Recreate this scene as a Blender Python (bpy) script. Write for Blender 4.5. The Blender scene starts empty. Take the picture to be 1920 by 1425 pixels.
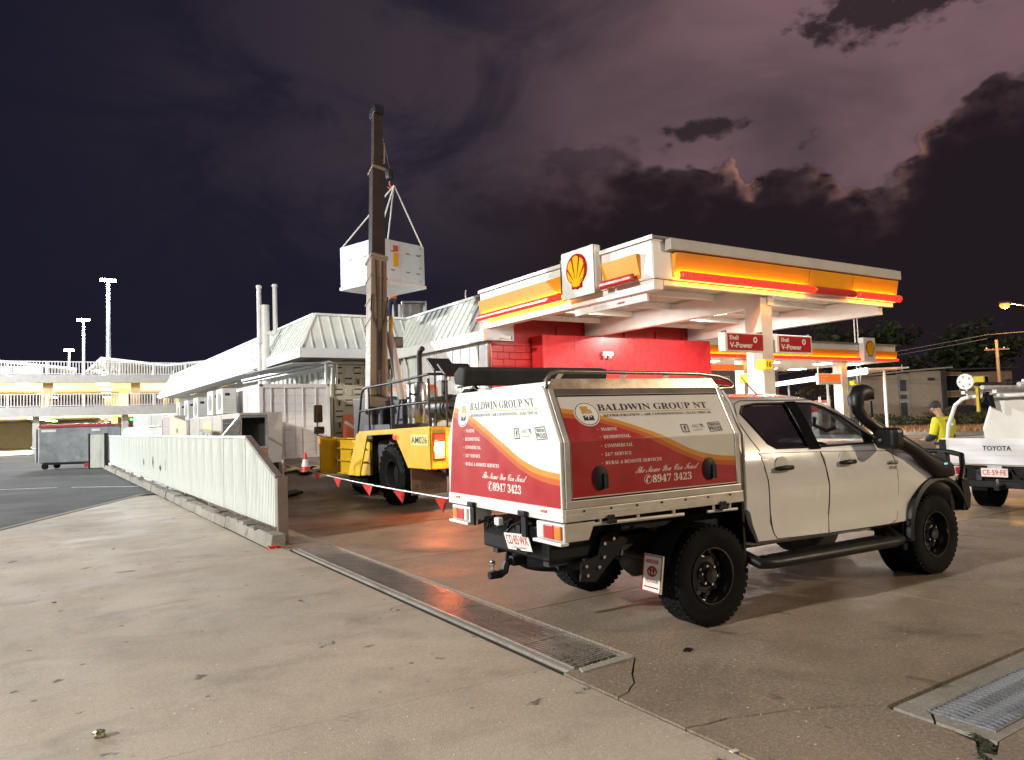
import bpy, bmesh, math, random
from mathutils import Vector, Matrix
from mathutils.bvhtree import BVHTree
import mathutils.geometry as mgeo
random.seed(7)
R = math.radians
SC = bpy.context.scene
COL = SC.collection

# ------------------------------------------------------------------ camera
cam = bpy.data.objects.new('camera', bpy.data.cameras.new('camera'))
COL.objects.link(cam)
PITCH, ROLL, YAW = R(3.05), R(1.95), R(33.0)
_f = Vector((math.sin(YAW)*math.cos(PITCH), math.cos(YAW)*math.cos(PITCH), math.sin(PITCH)))
_r = Vector((math.cos(YAW), -math.sin(YAW), 0)); _u = _r.cross(_f)
_r2 = math.cos(ROLL)*_r - math.sin(ROLL)*_u
_u2 = math.sin(ROLL)*_r + math.cos(ROLL)*_u
cam.matrix_world = Matrix(((_r2.x, _u2.x, -_f.x, 0), (_r2.y, _u2.y, -_f.y, 0), (_r2.z, _u2.z, -_f.z, 1.68), (0, 0, 0, 1)))
cam.data.sensor_width = 36; cam.data.lens = 36*1380/1920
cam.data.clip_start = 0.05; cam.data.clip_end = 2000
SC.camera = cam
SC.render.engine = 'CYCLES'
SC.cycles.use_denoising = True
SC.cycles.max_bounces = 5; SC.cycles.adaptive_threshold = .02; SC.cycles.transparent_max_bounces = 12
SC.cycles.sample_clamp_indirect = 4
SC.view_settings.view_transform = 'Standard'; SC.view_settings.look = 'None'
SC.view_settings.gamma = 1; SC.view_settings.use_curve_mapping = False
SC.view_settings.exposure = 0.8

# ------------------------------------------------------------------ world: night storm sky
W = bpy.data.worlds.new('World'); SC.world = W; W.use_nodes = True
nt = W.node_tree; nt.nodes.clear()
class NB:
    """small node builder"""
    def __init__(s, nt): s.nt = nt
    def n(s, t, **kw):
        o = s.nt.nodes.new(t)
        for k, v in kw.items(): setattr(o, k, v)
        return o
    def link(s, a, b): s.nt.links.new(a, b)
    def put(s, sock, v):
        if hasattr(v, 'is_linked') or isinstance(v, bpy.types.NodeSocket): s.link(v, sock)
        else: sock.default_value = v
    def m(s, op, a, b=0.0, c=0.0, clamp=False):
        o = s.n('ShaderNodeMath', operation=op); o.use_clamp = clamp
        for i, v in enumerate((a, b, c)): s.put(o.inputs[i], v)
        return o.outputs[0]
    def vm(s, op, a, b=(0, 0, 0)):
        o = s.n('ShaderNodeVectorMath', operation=op); s.put(o.inputs[0], a); s.put(o.inputs[1], b)
        return o.outputs[0]
    def mix(s, f, a, b, blend='MIX'):
        o = s.n('ShaderNodeMix', data_type='RGBA'); o.blend_type = blend
        s.put(o.inputs[0], f)
        for i, v in ((6, a), (7, b)):
            s.put(o.inputs[i], v if isinstance(v, bpy.types.NodeSocket) else (*v, 1))
        return o.outputs[2]
    def noise(s, vec, scale, detail=4, rough=.55, dist=0, dim='3D'):
        o = s.n('ShaderNodeTexNoise', noise_dimensions=dim); s.put(o.inputs['Vector'], vec)
        o.inputs['Scale'].default_value = scale; o.inputs['Detail'].default_value = detail
        o.inputs['Roughness'].default_value = rough; o.inputs['Distortion'].default_value = dist
        return o.outputs[0]
    def ramp(s, f, pts, interp='LINEAR'):
        o = s.n('ShaderNodeValToRGB'); o.color_ramp.interpolation = interp
        e = o.color_ramp.elements
        while len(e) < len(pts): e.new(0.5)
        for q, (p, v) in zip(e, pts):
            q.position = p; q.color = (v, v, v, 1) if not isinstance(v, tuple) else (*v, 1)
        s.put(o.inputs[0], f); return o.outputs[0]
    def mr(s, v, a, b, c=0., d=1., t='SMOOTHSTEP'):
        o = s.n('ShaderNodeMapRange', interpolation_type=t)
        for i, x in enumerate((v, a, b, c, d)): s.put(o.inputs[i], x)
        return o.outputs[0]
N = NB(nt)
tc = N.n('ShaderNodeTexCoord').outputs['Generated']
sx = N.n('ShaderNodeSeparateXYZ'); N.link(tc, sx.inputs[0])
az = N.m('MULTIPLY', N.m('ARCTAN2', sx.outputs[0], sx.outputs[1]), 57.2958)
el = N.m('MULTIPLY', N.m('ARCSINE', sx.outputs[2]), 57.2958)
cx = N.n('ShaderNodeCombineXYZ'); N.link(az, cx.inputs[0]); N.link(N.m('MULTIPLY', el, 1.5), cx.inputs[1])
ae = cx.outputs[0]
big = N.noise(ae, .055, 5, .55, .5)
billow = N.n('ShaderNodeTexVoronoi', feature='SMOOTH_F1', voronoi_dimensions='3D')
billow.inputs['Scale'].default_value = .32; billow.inputs['Detail'].default_value = 2; billow.inputs['Smoothness'].default_value = .35
billow.inputs['Roughness'].default_value = .55
N.link(N.vm('ADD', ae, (0, 0, 0)), billow.inputs['Vector'])
bil = billow.outputs['Distance']
fine = N.noise(ae, .5, 4, .6)
# lit storm air: navy to the west, mauve where the lightning lights it
glow = N.m('MULTIPLY', N.mr(az, 27, 55), N.mr(el, 6, 18))
var_ = N.mr(big, .30, .66, .40, 1.05)
air = N.mix(N.m('MULTIPLY', N.m('MULTIPLY', N.mr(az, -6, 36), N.mr(el, 9, 21, .25, 1.)), N.mr(N.noise(ae, .075, 6, .6, .8), .34, .62, .2, 1.15)), (.0066, .0062, .0125), (.026, .0188, .0258))
air = N.mix(N.m('MULTIPLY', glow, var_), air, (.105, .062, .070))
# dark cumulus bank, its top edge a function of azimuth
prof = N.ramp(N.m('DIVIDE', N.m('SUBTRACT', az, 28), 60), [(0.0, .70), (.10, .74), (.20, .72), (.26, .765), (.33, .735), (.375, .76), (.395, .685), (.44, .70), (.475, .705), (.495, .635), (.55, .605), (.575, .66), (.595, .76), (.64, .80), (.74, .83), (1.0, .80)])
bank_el = N.m('ADD', N.m('MULTIPLY', prof, 25), N.m('ADD', N.m('MULTIPLY', N.m('SUBTRACT', .95, bil), 3.0), N.m('MULTIPLY', N.m('SUBTRACT', fine, .5), .9)))
dlt = N.m('SUBTRACT', bank_el, el)
soft = N.mr(az, 32, 48, 5.0, .42)
bank = N.m('MULTIPLY', N.mr(dlt, N.m('MULTIPLY', soft, -1), soft), N.mr(az, 24, 41))
bankcol = N.mix(N.m('MULTIPLY', N.mr(dlt, 3.6, 0), N.mr(fine, .3, .65)), (.0092, .0060, .0078), (.027, .0165, .0195))
sky = N.mix(bank, air, bankcol)
rim = N.m('MULTIPLY', N.m('MULTIPLY', N.mr(dlt, -.25, .35), N.mr(dlt, 2.0, .1)), N.m('ADD', N.m('MULTIPLY', N.mr(az, 48.8, 51.2), N.mr(az, 53.5, 51.6)), N.m('ADD', N.m('MULTIPLY', N.m('MULTIPLY', N.mr(az, 60.5, 62.5), N.mr(az, 66, 63)), .55), N.m('MULTIPLY', N.m('MULTIPLY', N.mr(az, 55, 57), N.mr(az, 61, 58)), .4))))
sky = N.mix(N.m('MULTIPLY', rim, N.mr(fine, .3, .6)), sky, (.20, .098, .082))
# loose dark scud above the bank
def scud(a0, e0, ra, re, col, amt):
    global sky
    dx = N.m('DIVIDE', N.m('SUBTRACT', az, a0), ra); dy = N.m('DIVIDE', N.m('SUBTRACT', el, e0), re)
    r2 = N.m('ADD', N.m('MULTIPLY', dx, dx), N.m('MULTIPLY', dy, dy))
    k = N.mr(N.m('ADD', N.m('SUBTRACT', 1, r2), N.m('MULTIPLY', N.m('SUBTRACT', fine, .5), 3.4)), -.15, .75)
    sky = N.mix(N.m('MULTIPLY', k, amt), sky, col)
scud(61.5, 26.3, 6.0, 2.3, (.014, .0095, .0118), .93)
scud(48.6, 20.7, 3.4, .8, (.015, .0102, .0122), .92)
scud(39, 19.3, 4.0, 1.3, (.018, .0125, .017), .6)
# nishita twilight residue keeps the physical sky in the mix
st = N.n('ShaderNodeTexSky', sky_type='NISHITA'); st.sun_disc = False
st.sun_elevation = R(-6); st.sun_rotation = R(225)
sky = N.mix(1.0, sky, N.mix(1.0, st.outputs[0], (.01, .01, .01), 'MULTIPLY'), 'ADD')
bg = N.n('ShaderNodeBackground'); N.link(sky, bg.inputs[0]); bg.inputs[1].default_value = 1.0
W.cycles.sampling_method = 'MANUAL'; W.cycles.sample_map_resolution = 128
wo = N.n('ShaderNodeOutputWorld'); N.link(bg.outputs[0], wo.inputs[0])

# ------------------------------------------------------------------ sun lamp: faint storm light, and the two lamps that light the yard
sun = bpy.data.objects.new('sun', bpy.data.lights.new('sun', 'SUN')); COL.objects.link(sun)
sun.data.energy = .14; sun.data.angle = R(20); sun.data.color = (1.0, .95, .90)
SUN_DIR = Vector((.55, .55, -.62)).normalized()
sun.rotation_euler = SUN_DIR.to_track_quat('-Z', 'Y').to_euler()
FLOOD, SODIUM = Vector((-32, 5.5, 15.0)), Vector((21, -11, 8.6))
def point(name, loc, power, color, r):
    L = bpy.data.lights.new(name, 'POINT'); L.energy = power; L.color = color; L.shadow_soft_size = r
    o = bpy.data.objects.new(name, L); COL.objects.link(o); o.location = loc; return o
flood_light = point('flood_light', FLOOD, 45000, (1.0, .96, .88), .45)
street_light = point('street_light', SODIUM, 6300, (1.0, .80, .55), .30)

# ------------------------------------------------------------------ materials
MATS = {}
def M(name, col=(.5, .5, .5), rough=.6, metal=0., var=.10, scale=2.5, bump=0., bscale=80, spec=.5, coat=0.,
      emit=None, es=0., dirt=None, damt=.4, dscale=1.2, streak=False):
    if name in MATS: return MATS[name]
    m = bpy.data.materials.new(name); m.use_nodes = True; MATS[name] = m
    t = m.node_tree; b = t.nodes['Principled BSDF']; n = NB(t)
    tcn = n.n('ShaderNodeTexCoord'); v = tcn.outputs['Object']
    lo = tuple(c*(1-var) for c in col); hi = tuple(min(1, c*(1+var)) for c in col)
    f = n.noise(v, scale, 6, .6)
    c = n.mix(n.mr(f, .3, .7), lo, hi)
    if dirt:
        dv = v
        if streak:
            mp = n.n('ShaderNodeMapping'); mp.inputs['Scale'].default_value = (1, 1, .12); n.link(v, mp.inputs[0]); dv = mp.outputs[0]
        d = n.noise(dv, dscale, 7, .65)
        k = n.m('MULTIPLY', n.mr(d, .48, .72), damt)
        c = n.mix(k, c, dirt)
    n.link(c, b.inputs['Base Color'])
    rr = n.mr(n.noise(v, scale*2.3, 4, .6), .3, .7, max(.02, rough*.85), min(1, rough*1.15))
    n.link(rr, b.inputs['Roughness'])
    b.inputs['Metallic'].default_value = metal
    b.inputs['Specular IOR Level'].default_value = spec
    b.inputs['Coat Weight'].default_value = coat; b.inputs['Coat Roughness'].default_value = .05
    if bump:
        bn = n.n('ShaderNodeBump'); bn.inputs['Strength'].default_value = bump; bn.inputs['Distance'].default_value = .01
        n.link(n.noise(v, bscale, 4, .6), bn.inputs['Height']); n.link(bn.outputs[0], b.inputs['Normal'])
    if emit:
        b.inputs['Emission Color'].default_value = (*emit, 1); b.inputs['Emission Strength'].default_value = es
    return m
def glass(name, tint=(.5, .55, .55), refl=.12, rough=.02):
    if name in MATS: return MATS[name]
    m = bpy.data.materials.new(name); m.use_nodes = True; MATS[name] = m
    t = m.node_tree; t.nodes.clear(); n = NB(t)
    tr = n.n('ShaderNodeBsdfTransparent'); tr.inputs[0].default_value = (*tint, 1)
    gl = n.n('ShaderNodeBsdfGlossy'); gl.inputs['Roughness'].default_value = rough; gl.inputs[0].default_value = (.9, .95, 1, 1)
    lw = n.n('ShaderNodeLayerWeight'); lw.inputs[0].default_value = .25
    mx = n.n('ShaderNodeMixShader'); n.link(n.m('ADD', n.m('MULTIPLY', lw.outputs['Fresnel'], .8), refl*.3, clamp=True), mx.inputs[0])
    n.link(tr.outputs[0], mx.inputs[1]); n.link(gl.outputs[0], mx.inputs[2])
    o = n.n('ShaderNodeOutputMaterial'); n.link(mx.outputs[0], o.inputs[0])
    return m

# ------------------------------------------------------------------ mesh helpers
class MB:
    def __init__(s): s.v = []; s.f = []
    def add(s, vs, fs):
        k = len(s.v); s.v += [Vector(q) for q in vs]; s.f += [tuple(i+k for i in q) for q in fs]; return s
    def box(s, x0, x1, y0, y1, z0, z1):
        return s.add([(x0, y0, z0), (x1, y0, z0), (x1, y1, z0), (x0, y1, z0), (x0, y0, z1), (x1, y0, z1), (x1, y1, z1), (x0, y1, z1)],
                     [(0, 3, 2, 1), (4, 5, 6, 7), (0, 1, 5, 4), (1, 2, 6, 5), (2, 3, 7, 6), (3, 0, 4, 7)])
    def obox(s, c, size, rot=(0, 0, 0)):
        Mx = Matrix.Translation(Vector(c)) @ (Matrix.Rotation(rot[2], 4, 'Z') @ Matrix.Rotation(rot[1], 4, 'Y') @ Matrix.Rotation(rot[0], 4, 'X'))
        a, b, d = (q/2 for q in size); k = MB().box(-a, a, -b, b, -d, d)
        return s.add([Mx @ q for q in k.v], k.f)
    def beam(s, p0, p1, w, h, up=(0, 0, 1)):
        p0, p1 = Vector(p0), Vector(p1); d = (p1-p0).normalized(); u = Vector(up)
        r = d.cross(u)
        if r.length < 1e-4: r = d.cross(Vector((1, 0, 0)))
        r.normalize(); u = r.cross(d)
        vs = [p + a*r*w/2 + b*u*h/2 for p in (p0, p1) for a, b in ((-1, -1), (1, -1), (1, 1), (-1, 1))]
        return s.add(vs, [(0, 1, 2, 3), (7, 6, 5, 4), (0, 4, 5, 1), (1, 5, 6, 2), (2, 6, 7, 3), (3, 7, 4, 0)])
    def cyl(s, p0, p1, r0, r1=None, n=14, cap=True):
        r1 = r0 if r1 is None else r1
        p0, p1 = Vector(p0), Vector(p1); d = (p1-p0).normalized()
        a = d.cross(Vector((0, 0, 1)))
        if a.length < 1e-3: a = Vector((1, 0, 0))
        a.normalize(); b = d.cross(a)
        vs = []
        for p, r in ((p0, r0), (p1, r1)):
            for i in range(n):
                t = 2*math.pi*i/n; vs.append(p + r*(math.cos(t)*a + math.sin(t)*b))
        fs = [(i, (i+1) % n, n+(i+1) % n, n+i) for i in range(n)]
        if cap: fs += [tuple(range(n))[::-1], tuple(range(n, 2*n))]
        return s.add(vs, fs)
    def tube(s, pts, r, n=8, closed=False):
        pts = [Vector(p) for p in pts]; m = len(pts); rings = []
        d0 = (pts[1]-pts[0]).normalized(); a = d0.cross(Vector((0, 0, 1)))
        if a.length < 1e-3: a = Vector((1, 0, 0))
        a.normalize()
        for i, p in enumerate(pts):
            if closed: d = (pts[(i+1) % m]-pts[i-1])
            else: d = pts[min(i+1, m-1)]-pts[max(i-1, 0)]
            d.normalize(); a = (a - d*a.dot(d)); a.normalize(); b = d.cross(a)
            rr = r[i] if isinstance(r, (list, tuple)) else r
            rings.append([p + rr*(math.cos(2*math.pi*k/n)*a + math.sin(2*math.pi*k/n)*b) for k in range(n)])
        vs = [q for g in rings for q in g]; fs = []
        for i in range(m if closed else m-1):
            j = (i+1) % m
            fs += [(i*n+k, i*n+(k+1) % n, j*n+(k+1) % n, j*n+k) for k in range(n)]
        if not closed: fs += [tuple(range(n))[::-1], tuple(range((m-1)*n, m*n))]
        return s.add(vs, fs)
    def prism(s, poly, axis, a, b):
        def P(q, t): return {'x': (t, q[0], q[1]), 'y': (q[0], t, q[1]), 'z': (q[0], q[1], t)}[axis]
        n = len(poly); vs = [P(q, a) for q in poly]+[P(q, b) for q in poly]
        side = [(i, n+i, n+(i+1) % n, (i+1) % n) for i in range(n)]
        if n <= 4: caps = [tuple(range(n)), tuple(range(n, 2*n))[::-1]]
        else:
            tri = mgeo.tessellate_polygon([[Vector((q[0], q[1], 0)) for q in poly]]); caps = [tuple(t) for t in tri]+[tuple(n+i for i in t[::-1]) for t in tri]
        return s.add(vs, caps+side)
    def lathe(s, prof, o=(0, 0, 0), axis=(0, 0, 1), n=24, cap=True):
        o = Vector(o); d = Vector(axis).normalized(); a = d.cross(Vector((0, 0, 1)))
        if a.length < 1e-3: a = Vector((1, 0, 0))
        a.normalize(); b = d.cross(a); vs = []; m = len(prof)
        for r, t in prof:
            for k in range(n):
                q = 2*math.pi*k/n; vs.append(o + d*t + r*(math.cos(q)*a+math.sin(q)*b))
        fs = [(i*n+k, i*n+(k+1) % n, (i+1)*n+(k+1) % n, (i+1)*n+k) for i in range(m-1) for k in range(n)]
        if cap and prof[0][0] > 1e-6: fs.append(tuple(range(n))[::-1])
        if cap and prof[-1][0] > 1e-6: fs.append(tuple(range((m-1)*n, m*n)))
        return s.add(vs, fs)
    def xf(s, Mx):
        s.v = [Mx @ q for q in s.v]; return s
    def mesh(s, name, mat=None, smooth=None):
        me = bpy.data.meshes.new(name); me.from_pydata([tuple(q) for q in s.v], [], s.f)
        bm = bmesh.new(); bm.from_mesh(me); bmesh.ops.remove_doubles(bm, verts=bm.verts, dist=1e-6)
        bmesh.ops.recalc_face_normals(bm, faces=bm.faces); bm.to_mesh(me); bm.free()
        if mat: me.materials.append(mat)
        if smooth is not None:
            me.shade_smooth(); me.set_sharp_from_angle(angle=R(smooth))
        return me
    def build(s, name, mat, parent=None, smooth=None, bevel=0, seg=2, kind=None, label=None):
        return link(name, s.mesh(name, mat, smooth), parent, bevel, seg, kind, label)
def link(name, me, parent=None, bevel=0, seg=2, kind=None, label=None, loc=None, rot=None):
    o = bpy.data.objects.new(name, me); COL.objects.link(o)
    if parent: o.parent = parent
    if loc is not None: o.location = loc
    if rot is not None: o.rotation_euler = rot
    if bevel:
        b = o.modifiers.new('bevel', 'BEVEL'); b.width = bevel; b.segments = seg; b.limit_method = 'ANGLE'; b.angle_limit = R(35)
        b.harden_normals = False
    if kind: o['kind'] = kind
    if label: o['label'] = label
    return o
def tag(o, label, cat, group=None):
    o['label'] = label; o['category'] = cat
    if group: o['group'] = group
    return o
def empty(name, loc=(0, 0, 0), rz=0., label=None, cat=None, group=None):
    o = bpy.data.objects.new(name, None); COL.objects.link(o); o.location = loc; o.rotation_euler = (0, 0, rz)
    o.empty_display_size = .1
    if label: tag(o, label, cat, group)
    return o
def struct(o): o['kind'] = 'structure'; return o
def dup(root, loc, rz=None, label=None, par=None):
    r = root.copy(); COL.objects.link(r)
    if par is None:
        r.location = loc
        if rz is not None: r.rotation_euler = (0, 0, rz)
    else: r.parent = par
    if label: r['label'] = label
    for ch in list(root.children): dup(ch, None, None, None, r)
    return r
# ---- lettering
def mathtxt(s, u, l, d):
    o = ''
    for c in s:
        if 'A' <= c <= 'Z' and u: o += chr(u+ord(c)-65)
        elif 'a' <= c <= 'z' and l: o += chr(l+ord(c)-97)
        elif c.isdigit() and d: o += chr(d+ord(c)-48)
        else: o += c
    return o
def serif(s): return mathtxt(s, 0x1d400, 0x1d41a, 0x1d7ce)
def script(s): return mathtxt(s, 0x1d4d0, 0x1d4ea, 0)
def sansb(s): return '\x01'+s      # bold sans
def sansn(s): return '\x02'+s      # medium sans
_GL = {}
def _outline(strs, off=0.):
    c = bpy.data.curves.new('lettering', 'FONT'); c.body = '\n'.join(strs).replace('\x01', '').replace('\x02', ''); c.size = 1; c.resolution_u = 3; c.fill_mode = 'FRONT'; c.space_line = 4; c.offset = off
    o = bpy.data.objects.new('lettering', c)
    me = o.to_mesh()
    line = [int(round((.3-q.co.y)/4)) for q in me.vertices]
    for i, s in enumerate(strs):
        ids = [k for k, l in enumerate(line) if l == i]; rm = {k: j for j, k in enumerate(ids)}
        _GL[s] = ([me.vertices[k].co.copy() for k in ids], [tuple(rm[v] for v in p.vertices) for p in me.polygons if p.vertices[0] in rm])
    o.to_mesh_clear(); bpy.data.objects.remove(o); bpy.data.curves.remove(c)
def letters(s, w=None, h=None):
    """text as a flat mesh (verts, faces) fitted into [0,w]x[0,h]; all strings are outlined in one go"""
    if s not in _GL: _outline([s], .022 if s[0] == '\x01' else (.008 if s[0] == '\x02' else 0.))
    vs, fs = _GL[s]
    x0 = min(q.x for q in vs); x1 = max(q.x for q in vs); y0 = min(q.y for q in vs); y1 = max(q.y for q in vs)
    kx = w/(x1-x0) if w else None; ky = h/(y1-y0) if h else None
    kx = kx or ky; ky = ky or kx
    return [((q.x-x0)*kx, (q.y-y0)*ky) for q in vs], fs
def text(name, s, org, xd, yd, w, h, mat, parent, off=.002, th=.0015):
    """lettering on a plane: org is the lower left corner"""
    v2, fs = letters(s, w, h); xd, yd = Vector(xd).normalized(), Vector(yd).normalized(); nrm = xd.cross(yd)
    mb = MB(); mb.add([Vector(org)+xd*a+yd*b+nrm*off for a, b in v2], fs)
    me = bpy.data.meshes.new(name); me.from_pydata([tuple(q) for q in mb.v], [], mb.f); me.materials.append(mat)
    return link(name, me, parent)

# ------------------------------------------------------------------ shared materials
white = M('white_paint', (.72, .72, .70), .45, var=.04, dirt=(.45, .42, .36), damt=.25)
whitewall = M('white_wall_sheet', (.70, .72, .70), .5, var=.05, dirt=(.50, .40, .25), damt=.35, dscale=1.5, streak=True)
roofmat = M('pale_roof_sheet', (.74, .78, .74), .42, var=.04, dirt=(.5, .52, .48), damt=.2)
black = M('black_plastic', (.004, .004, .0045), .55, var=.25, spec=.3)
rubber = M('tyre_rubber', (.005, .005, .0055), .9, var=.3, spec=.2, bump=.3, bscale=120, dirt=(.018, .015, .012), damt=.4, dscale=6)
steel = M('brushed_aluminium', (.60, .59, .57), .32, 1., var=.08, scale=8, bump=.05, bscale=200)
galv = M('galvanised_steel', (.52, .54, .55), .42, .9, var=.2, scale=14)
darksteel = M('dark_steel', (.035, .034, .034), .5, .4, var=.25, dirt=(.10, .07, .045), damt=.4, dscale=5)
chrome = M('chrome', (.8, .8, .8), .12, 1., var=.03)
# ================================================================== ground
def groundmat(name, base, var, agg, rough, stain, spots, wet=.0, bumpk=.5, brown=None, glint=1.):
    m = bpy.data.materials.new(name); m.use_nodes = True
    t = m.node_tree; b = t.nodes['Principled BSDF']; n = NB(t)
    v = n.n('ShaderNodeTexCoord').outputs['Object']
    c = n.mix(n.mr(n.noise(v, .35, 6, .6), .32, .68), tuple(q*(1-var) for q in base), tuple(q*(1+var) for q in base))
    if brown: c = n.mix(n.m('MULTIPLY', n.mr(n.noise(v, .16, 4, .6), .42, .62), .6), c, brown)
    fineg = n.noise(v, 38, 6, .75)
    c = n.mix(n.m('MULTIPLY', n.mr(fineg, .42, .68), agg), c, tuple(min(1, q*1.8) for q in base))
    c = n.mix(n.m('MULTIPLY', n.mr(n.noise(v, 70, 4, .7), .52, .70), agg), c, tuple(q*.30 for q in base))
    mid = n.noise(v, 1.7, 8, .68, .4)
    c = n.mix(n.m('MULTIPLY', n.mr(mid, .46, .66), .30), c, tuple(q*.50 for q in base))
    mp = n.n('ShaderNodeMapping'); mp.inputs['Scale'].default_value = (1.0, 1.7, 1); mp.inputs['Rotation'].default_value = (0, 0, .2); n.link(v, mp.inputs[0])
    c = n.mix(n.m('MULTIPLY', n.mr(n.noise(mp.outputs[0], .75, 8, .66, .6), .53, .70), stain), c, tuple(q*.30 for q in base))
    c = n.mix(n.m('MULTIPLY', n.mr(n.noise(v, 2.6, 5, .55, .5), .66, .71), spots), c, tuple(q*.22 for q in base))
    vo = n.n('ShaderNodeTexVoronoi', voronoi_dimensions='2D'); vo.inputs['Scale'].default_value = 10; n.link(v, vo.inputs['Vector'])
    cc = n.n('ShaderNodeSeparateColor'); n.link(vo.outputs['Color'], cc.inputs[0])
    grit = n.m('MULTIPLY', n.m('LESS_THAN', vo.outputs['Distance'], n.m('MULTIPLY', cc.outputs[0], .055)), n.m('GREATER_THAN', cc.outputs[1], .80))  # bright flecks: sparkle glints painted into the base colour
    c = n.mix(n.m('MULTIPLY', grit, glint), c, (.85, .84, .80))
    vo2 = n.n('ShaderNodeTexVoronoi', voronoi_dimensions='2D'); vo2.inputs['Scale'].default_value = 3.1; n.link(v, vo2.inputs['Vector'])
    c2 = n.n('ShaderNodeSeparateColor'); n.link(vo2.outputs['Color'], c2.inputs[0])
    gum = n.m('MULTIPLY', n.m('LESS_THAN', n.m('ADD', vo2.outputs['Distance'], n.m('MULTIPLY', n.noise(v, 14, 3), .06)), n.m('MULTIPLY', c2.outputs[0], .10)), n.m('GREATER_THAN', c2.outputs[1], .62))
    c = n.mix(n.m('MULTIPLY', gum, spots*.75), c, tuple(q*.25 for q in base))
    n.link(c, b.inputs['Base Color'])
    rr = n.mr(n.noise(v, .9, 5, .6), .3, .7, rough-wet, min(1, rough+.08))
    n.link(rr, b.inputs['Roughness']); b.inputs['Specular IOR Level'].default_value = .3
    bn = n.n('ShaderNodeBump'); bn.inputs['Strength'].default_value = bumpk; bn.inputs['Distance'].default_value = .006
    h = n.m('ADD', n.noise(v, 90, 5, .65), n.m('MULTIPLY', n.noise(v, 6, 5, .6), .8))
    n.link(h, bn.inputs['Height']); n.link(bn.outputs[0], b.inputs['Normal'])
    return m
g_apron = groundmat('smooth_concrete', (.385, .330, .255), .16, .30, .74, .38, 1., .14, .6)
g_drive = groundmat('exposed_aggregate_concrete', (.225, .180, .130), .26, .75, .60, .55, .5, .26, 1.1, (.19, .135, .10))
g_asph = groundmat('asphalt', (.06, .058, .057), .25, .35, .88, .5, .2, .08, .8)
g_dirt = groundmat('red_soil', (.20, .115, .06), .3, .3, .95, .3, .3, .0, 1.)
g_joint = M('joint_dirt', (.035, .030, .024), .95, var=.4, scale=20, bump=.5)
g_edge = groundmat('old_concrete_edging', (.25, .235, .20), .2, .4, .8, .6, .6, .0, 1.)

struct(MB().box(-400, 400, -60, 700, -.30, -.045).build('ground', g_asph))
# forecourt and driveway: slabs with open joints over a dirt bed
bed = struct(MB().box(2.86, 46, -4, 60, -.06, -.026).build('driveway', g_joint))
def slab(poly, mat, parent, z1=0., z0=-.025, name='slab', bevel=0):
    return MB().prism(poly, 'z', z0, z1).build(name, mat, parent, bevel=bevel, seg=1)
G = .016
ys = [2.43, 5.48, 8.47, 11.47, 14.47, 17.47, 20.5, 23.5, 26.5, 30, 34]
xs = [3.52, 6.5, 10.0, 13.5, 17.0, 20.5, 24, 28, 32, 36, 41]
slab([(2.925, 4.0), (2.925, 3.462), (3.025, 3.488), (3.078, 3.532), (3.164, 3.586), (3.258, 3.712), (3.43, 3.881), (3.472, 3.92), (3.51, 4.0)], g_drive, bed)
slab([(2.925, 3.452), (3.03, 3.478), (3.085, 3.522), (3.17, 3.575), (3.265, 3.70), (3.435, 3.87), (3.48, 3.91), (3.52, 3.99), (3.52, 5.473), (6.493, 5.473), (6.493, 2.44),
      (4.03, 2.44), (3.90, 2.545), (3.77, 2.624), (3.62, 2.70), (3.54, 2.738), (3.36, 2.80), (3.2, 2.868), (3.06, 2.88), (2.925, 2.918)], g_drive, bed)
slab([(2.925, 2.902), (3.06, 2.866), (3.2, 2.852), (3.36, 2.784), (3.54, 2.722), (3.62, 2.682), (3.77, 2.607), (3.89, 2.53), (3.995, 2.44), (3.975, 2.1), (3.93, 1.93), (3.80, 1.86), (3.74, 1.80), (3.70, 1.6), (3.72, -3.9), (2.925, -3.9)], g_drive, bed)
slab([(3.83, 1.85), (3.86, 1.80), (4.02, 1.86), (6.4, 1.86), (6.4, -3.9), (3.745, -3.9), (3.74, 1.62)], g_drive, bed)
# frame of the second grate
slab([(4.03, 2.405), (6.493, 2.405), (6.493, 2.275), (4.125, 2.275), (4.10, 2.24), (4.02, 2.18)], g_edge, bed)
slab([(4.025, 2.17), (4.12, 2.23), (4.125, 1.92), (4.6, 1.92), (6.4, 1.92), (6.4, 1.87), (4.02, 1.87)], g_edge, bed, z1=-.004)
for i in range(len(xs)-1):
    for j in range(-1, len(ys)-1):
        x0, x1 = xs[i], xs[i+1]; y0 = ys[j] if j >= 0 else -3.9; y1 = ys[j+1]
        if i == 0 and j <= 0: continue
        dz = random.uniform(-.002, .002)
        slab([(x0+G*.5, y0+G*.5), (x1-G*.5, y0+G*.5), (x1-G*.5, y1-G*.5), (x0+G*.5, y1-G*.5)], g_drive, bed, z1=dz)
slab([(2.925, 10.25), (3.515, 10.25), (3.515, 60), (2.99, 60), (2.99, 10.62), (2.925, 10.62)], g_drive, bed, z1=-.002)
# left apron
ab = struct(MB().box(-30, 2.86, -5, 11, -.06, -.030).build('concrete_apron', g_joint))
def K(y): return -0.52 + (y-16.19)*.5085     # kerb line between asphalt and apron
slab([(-9, -5), (2.893, -5), (2.893, 4.142), (1.0, 4.242), (-9, 4.797)], g_apron, ab)
slab([(-9, 4.801), (1.0, 4.246), (2.893, 4.146), (2.893, 10.62), (2.70, 10.62), (2.70, K(21.98)*0+21.6), (K(21.6), 21.6), (K(12), 12), (K(5.5), 5.5)], g_apron, ab, bevel=0)
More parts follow.
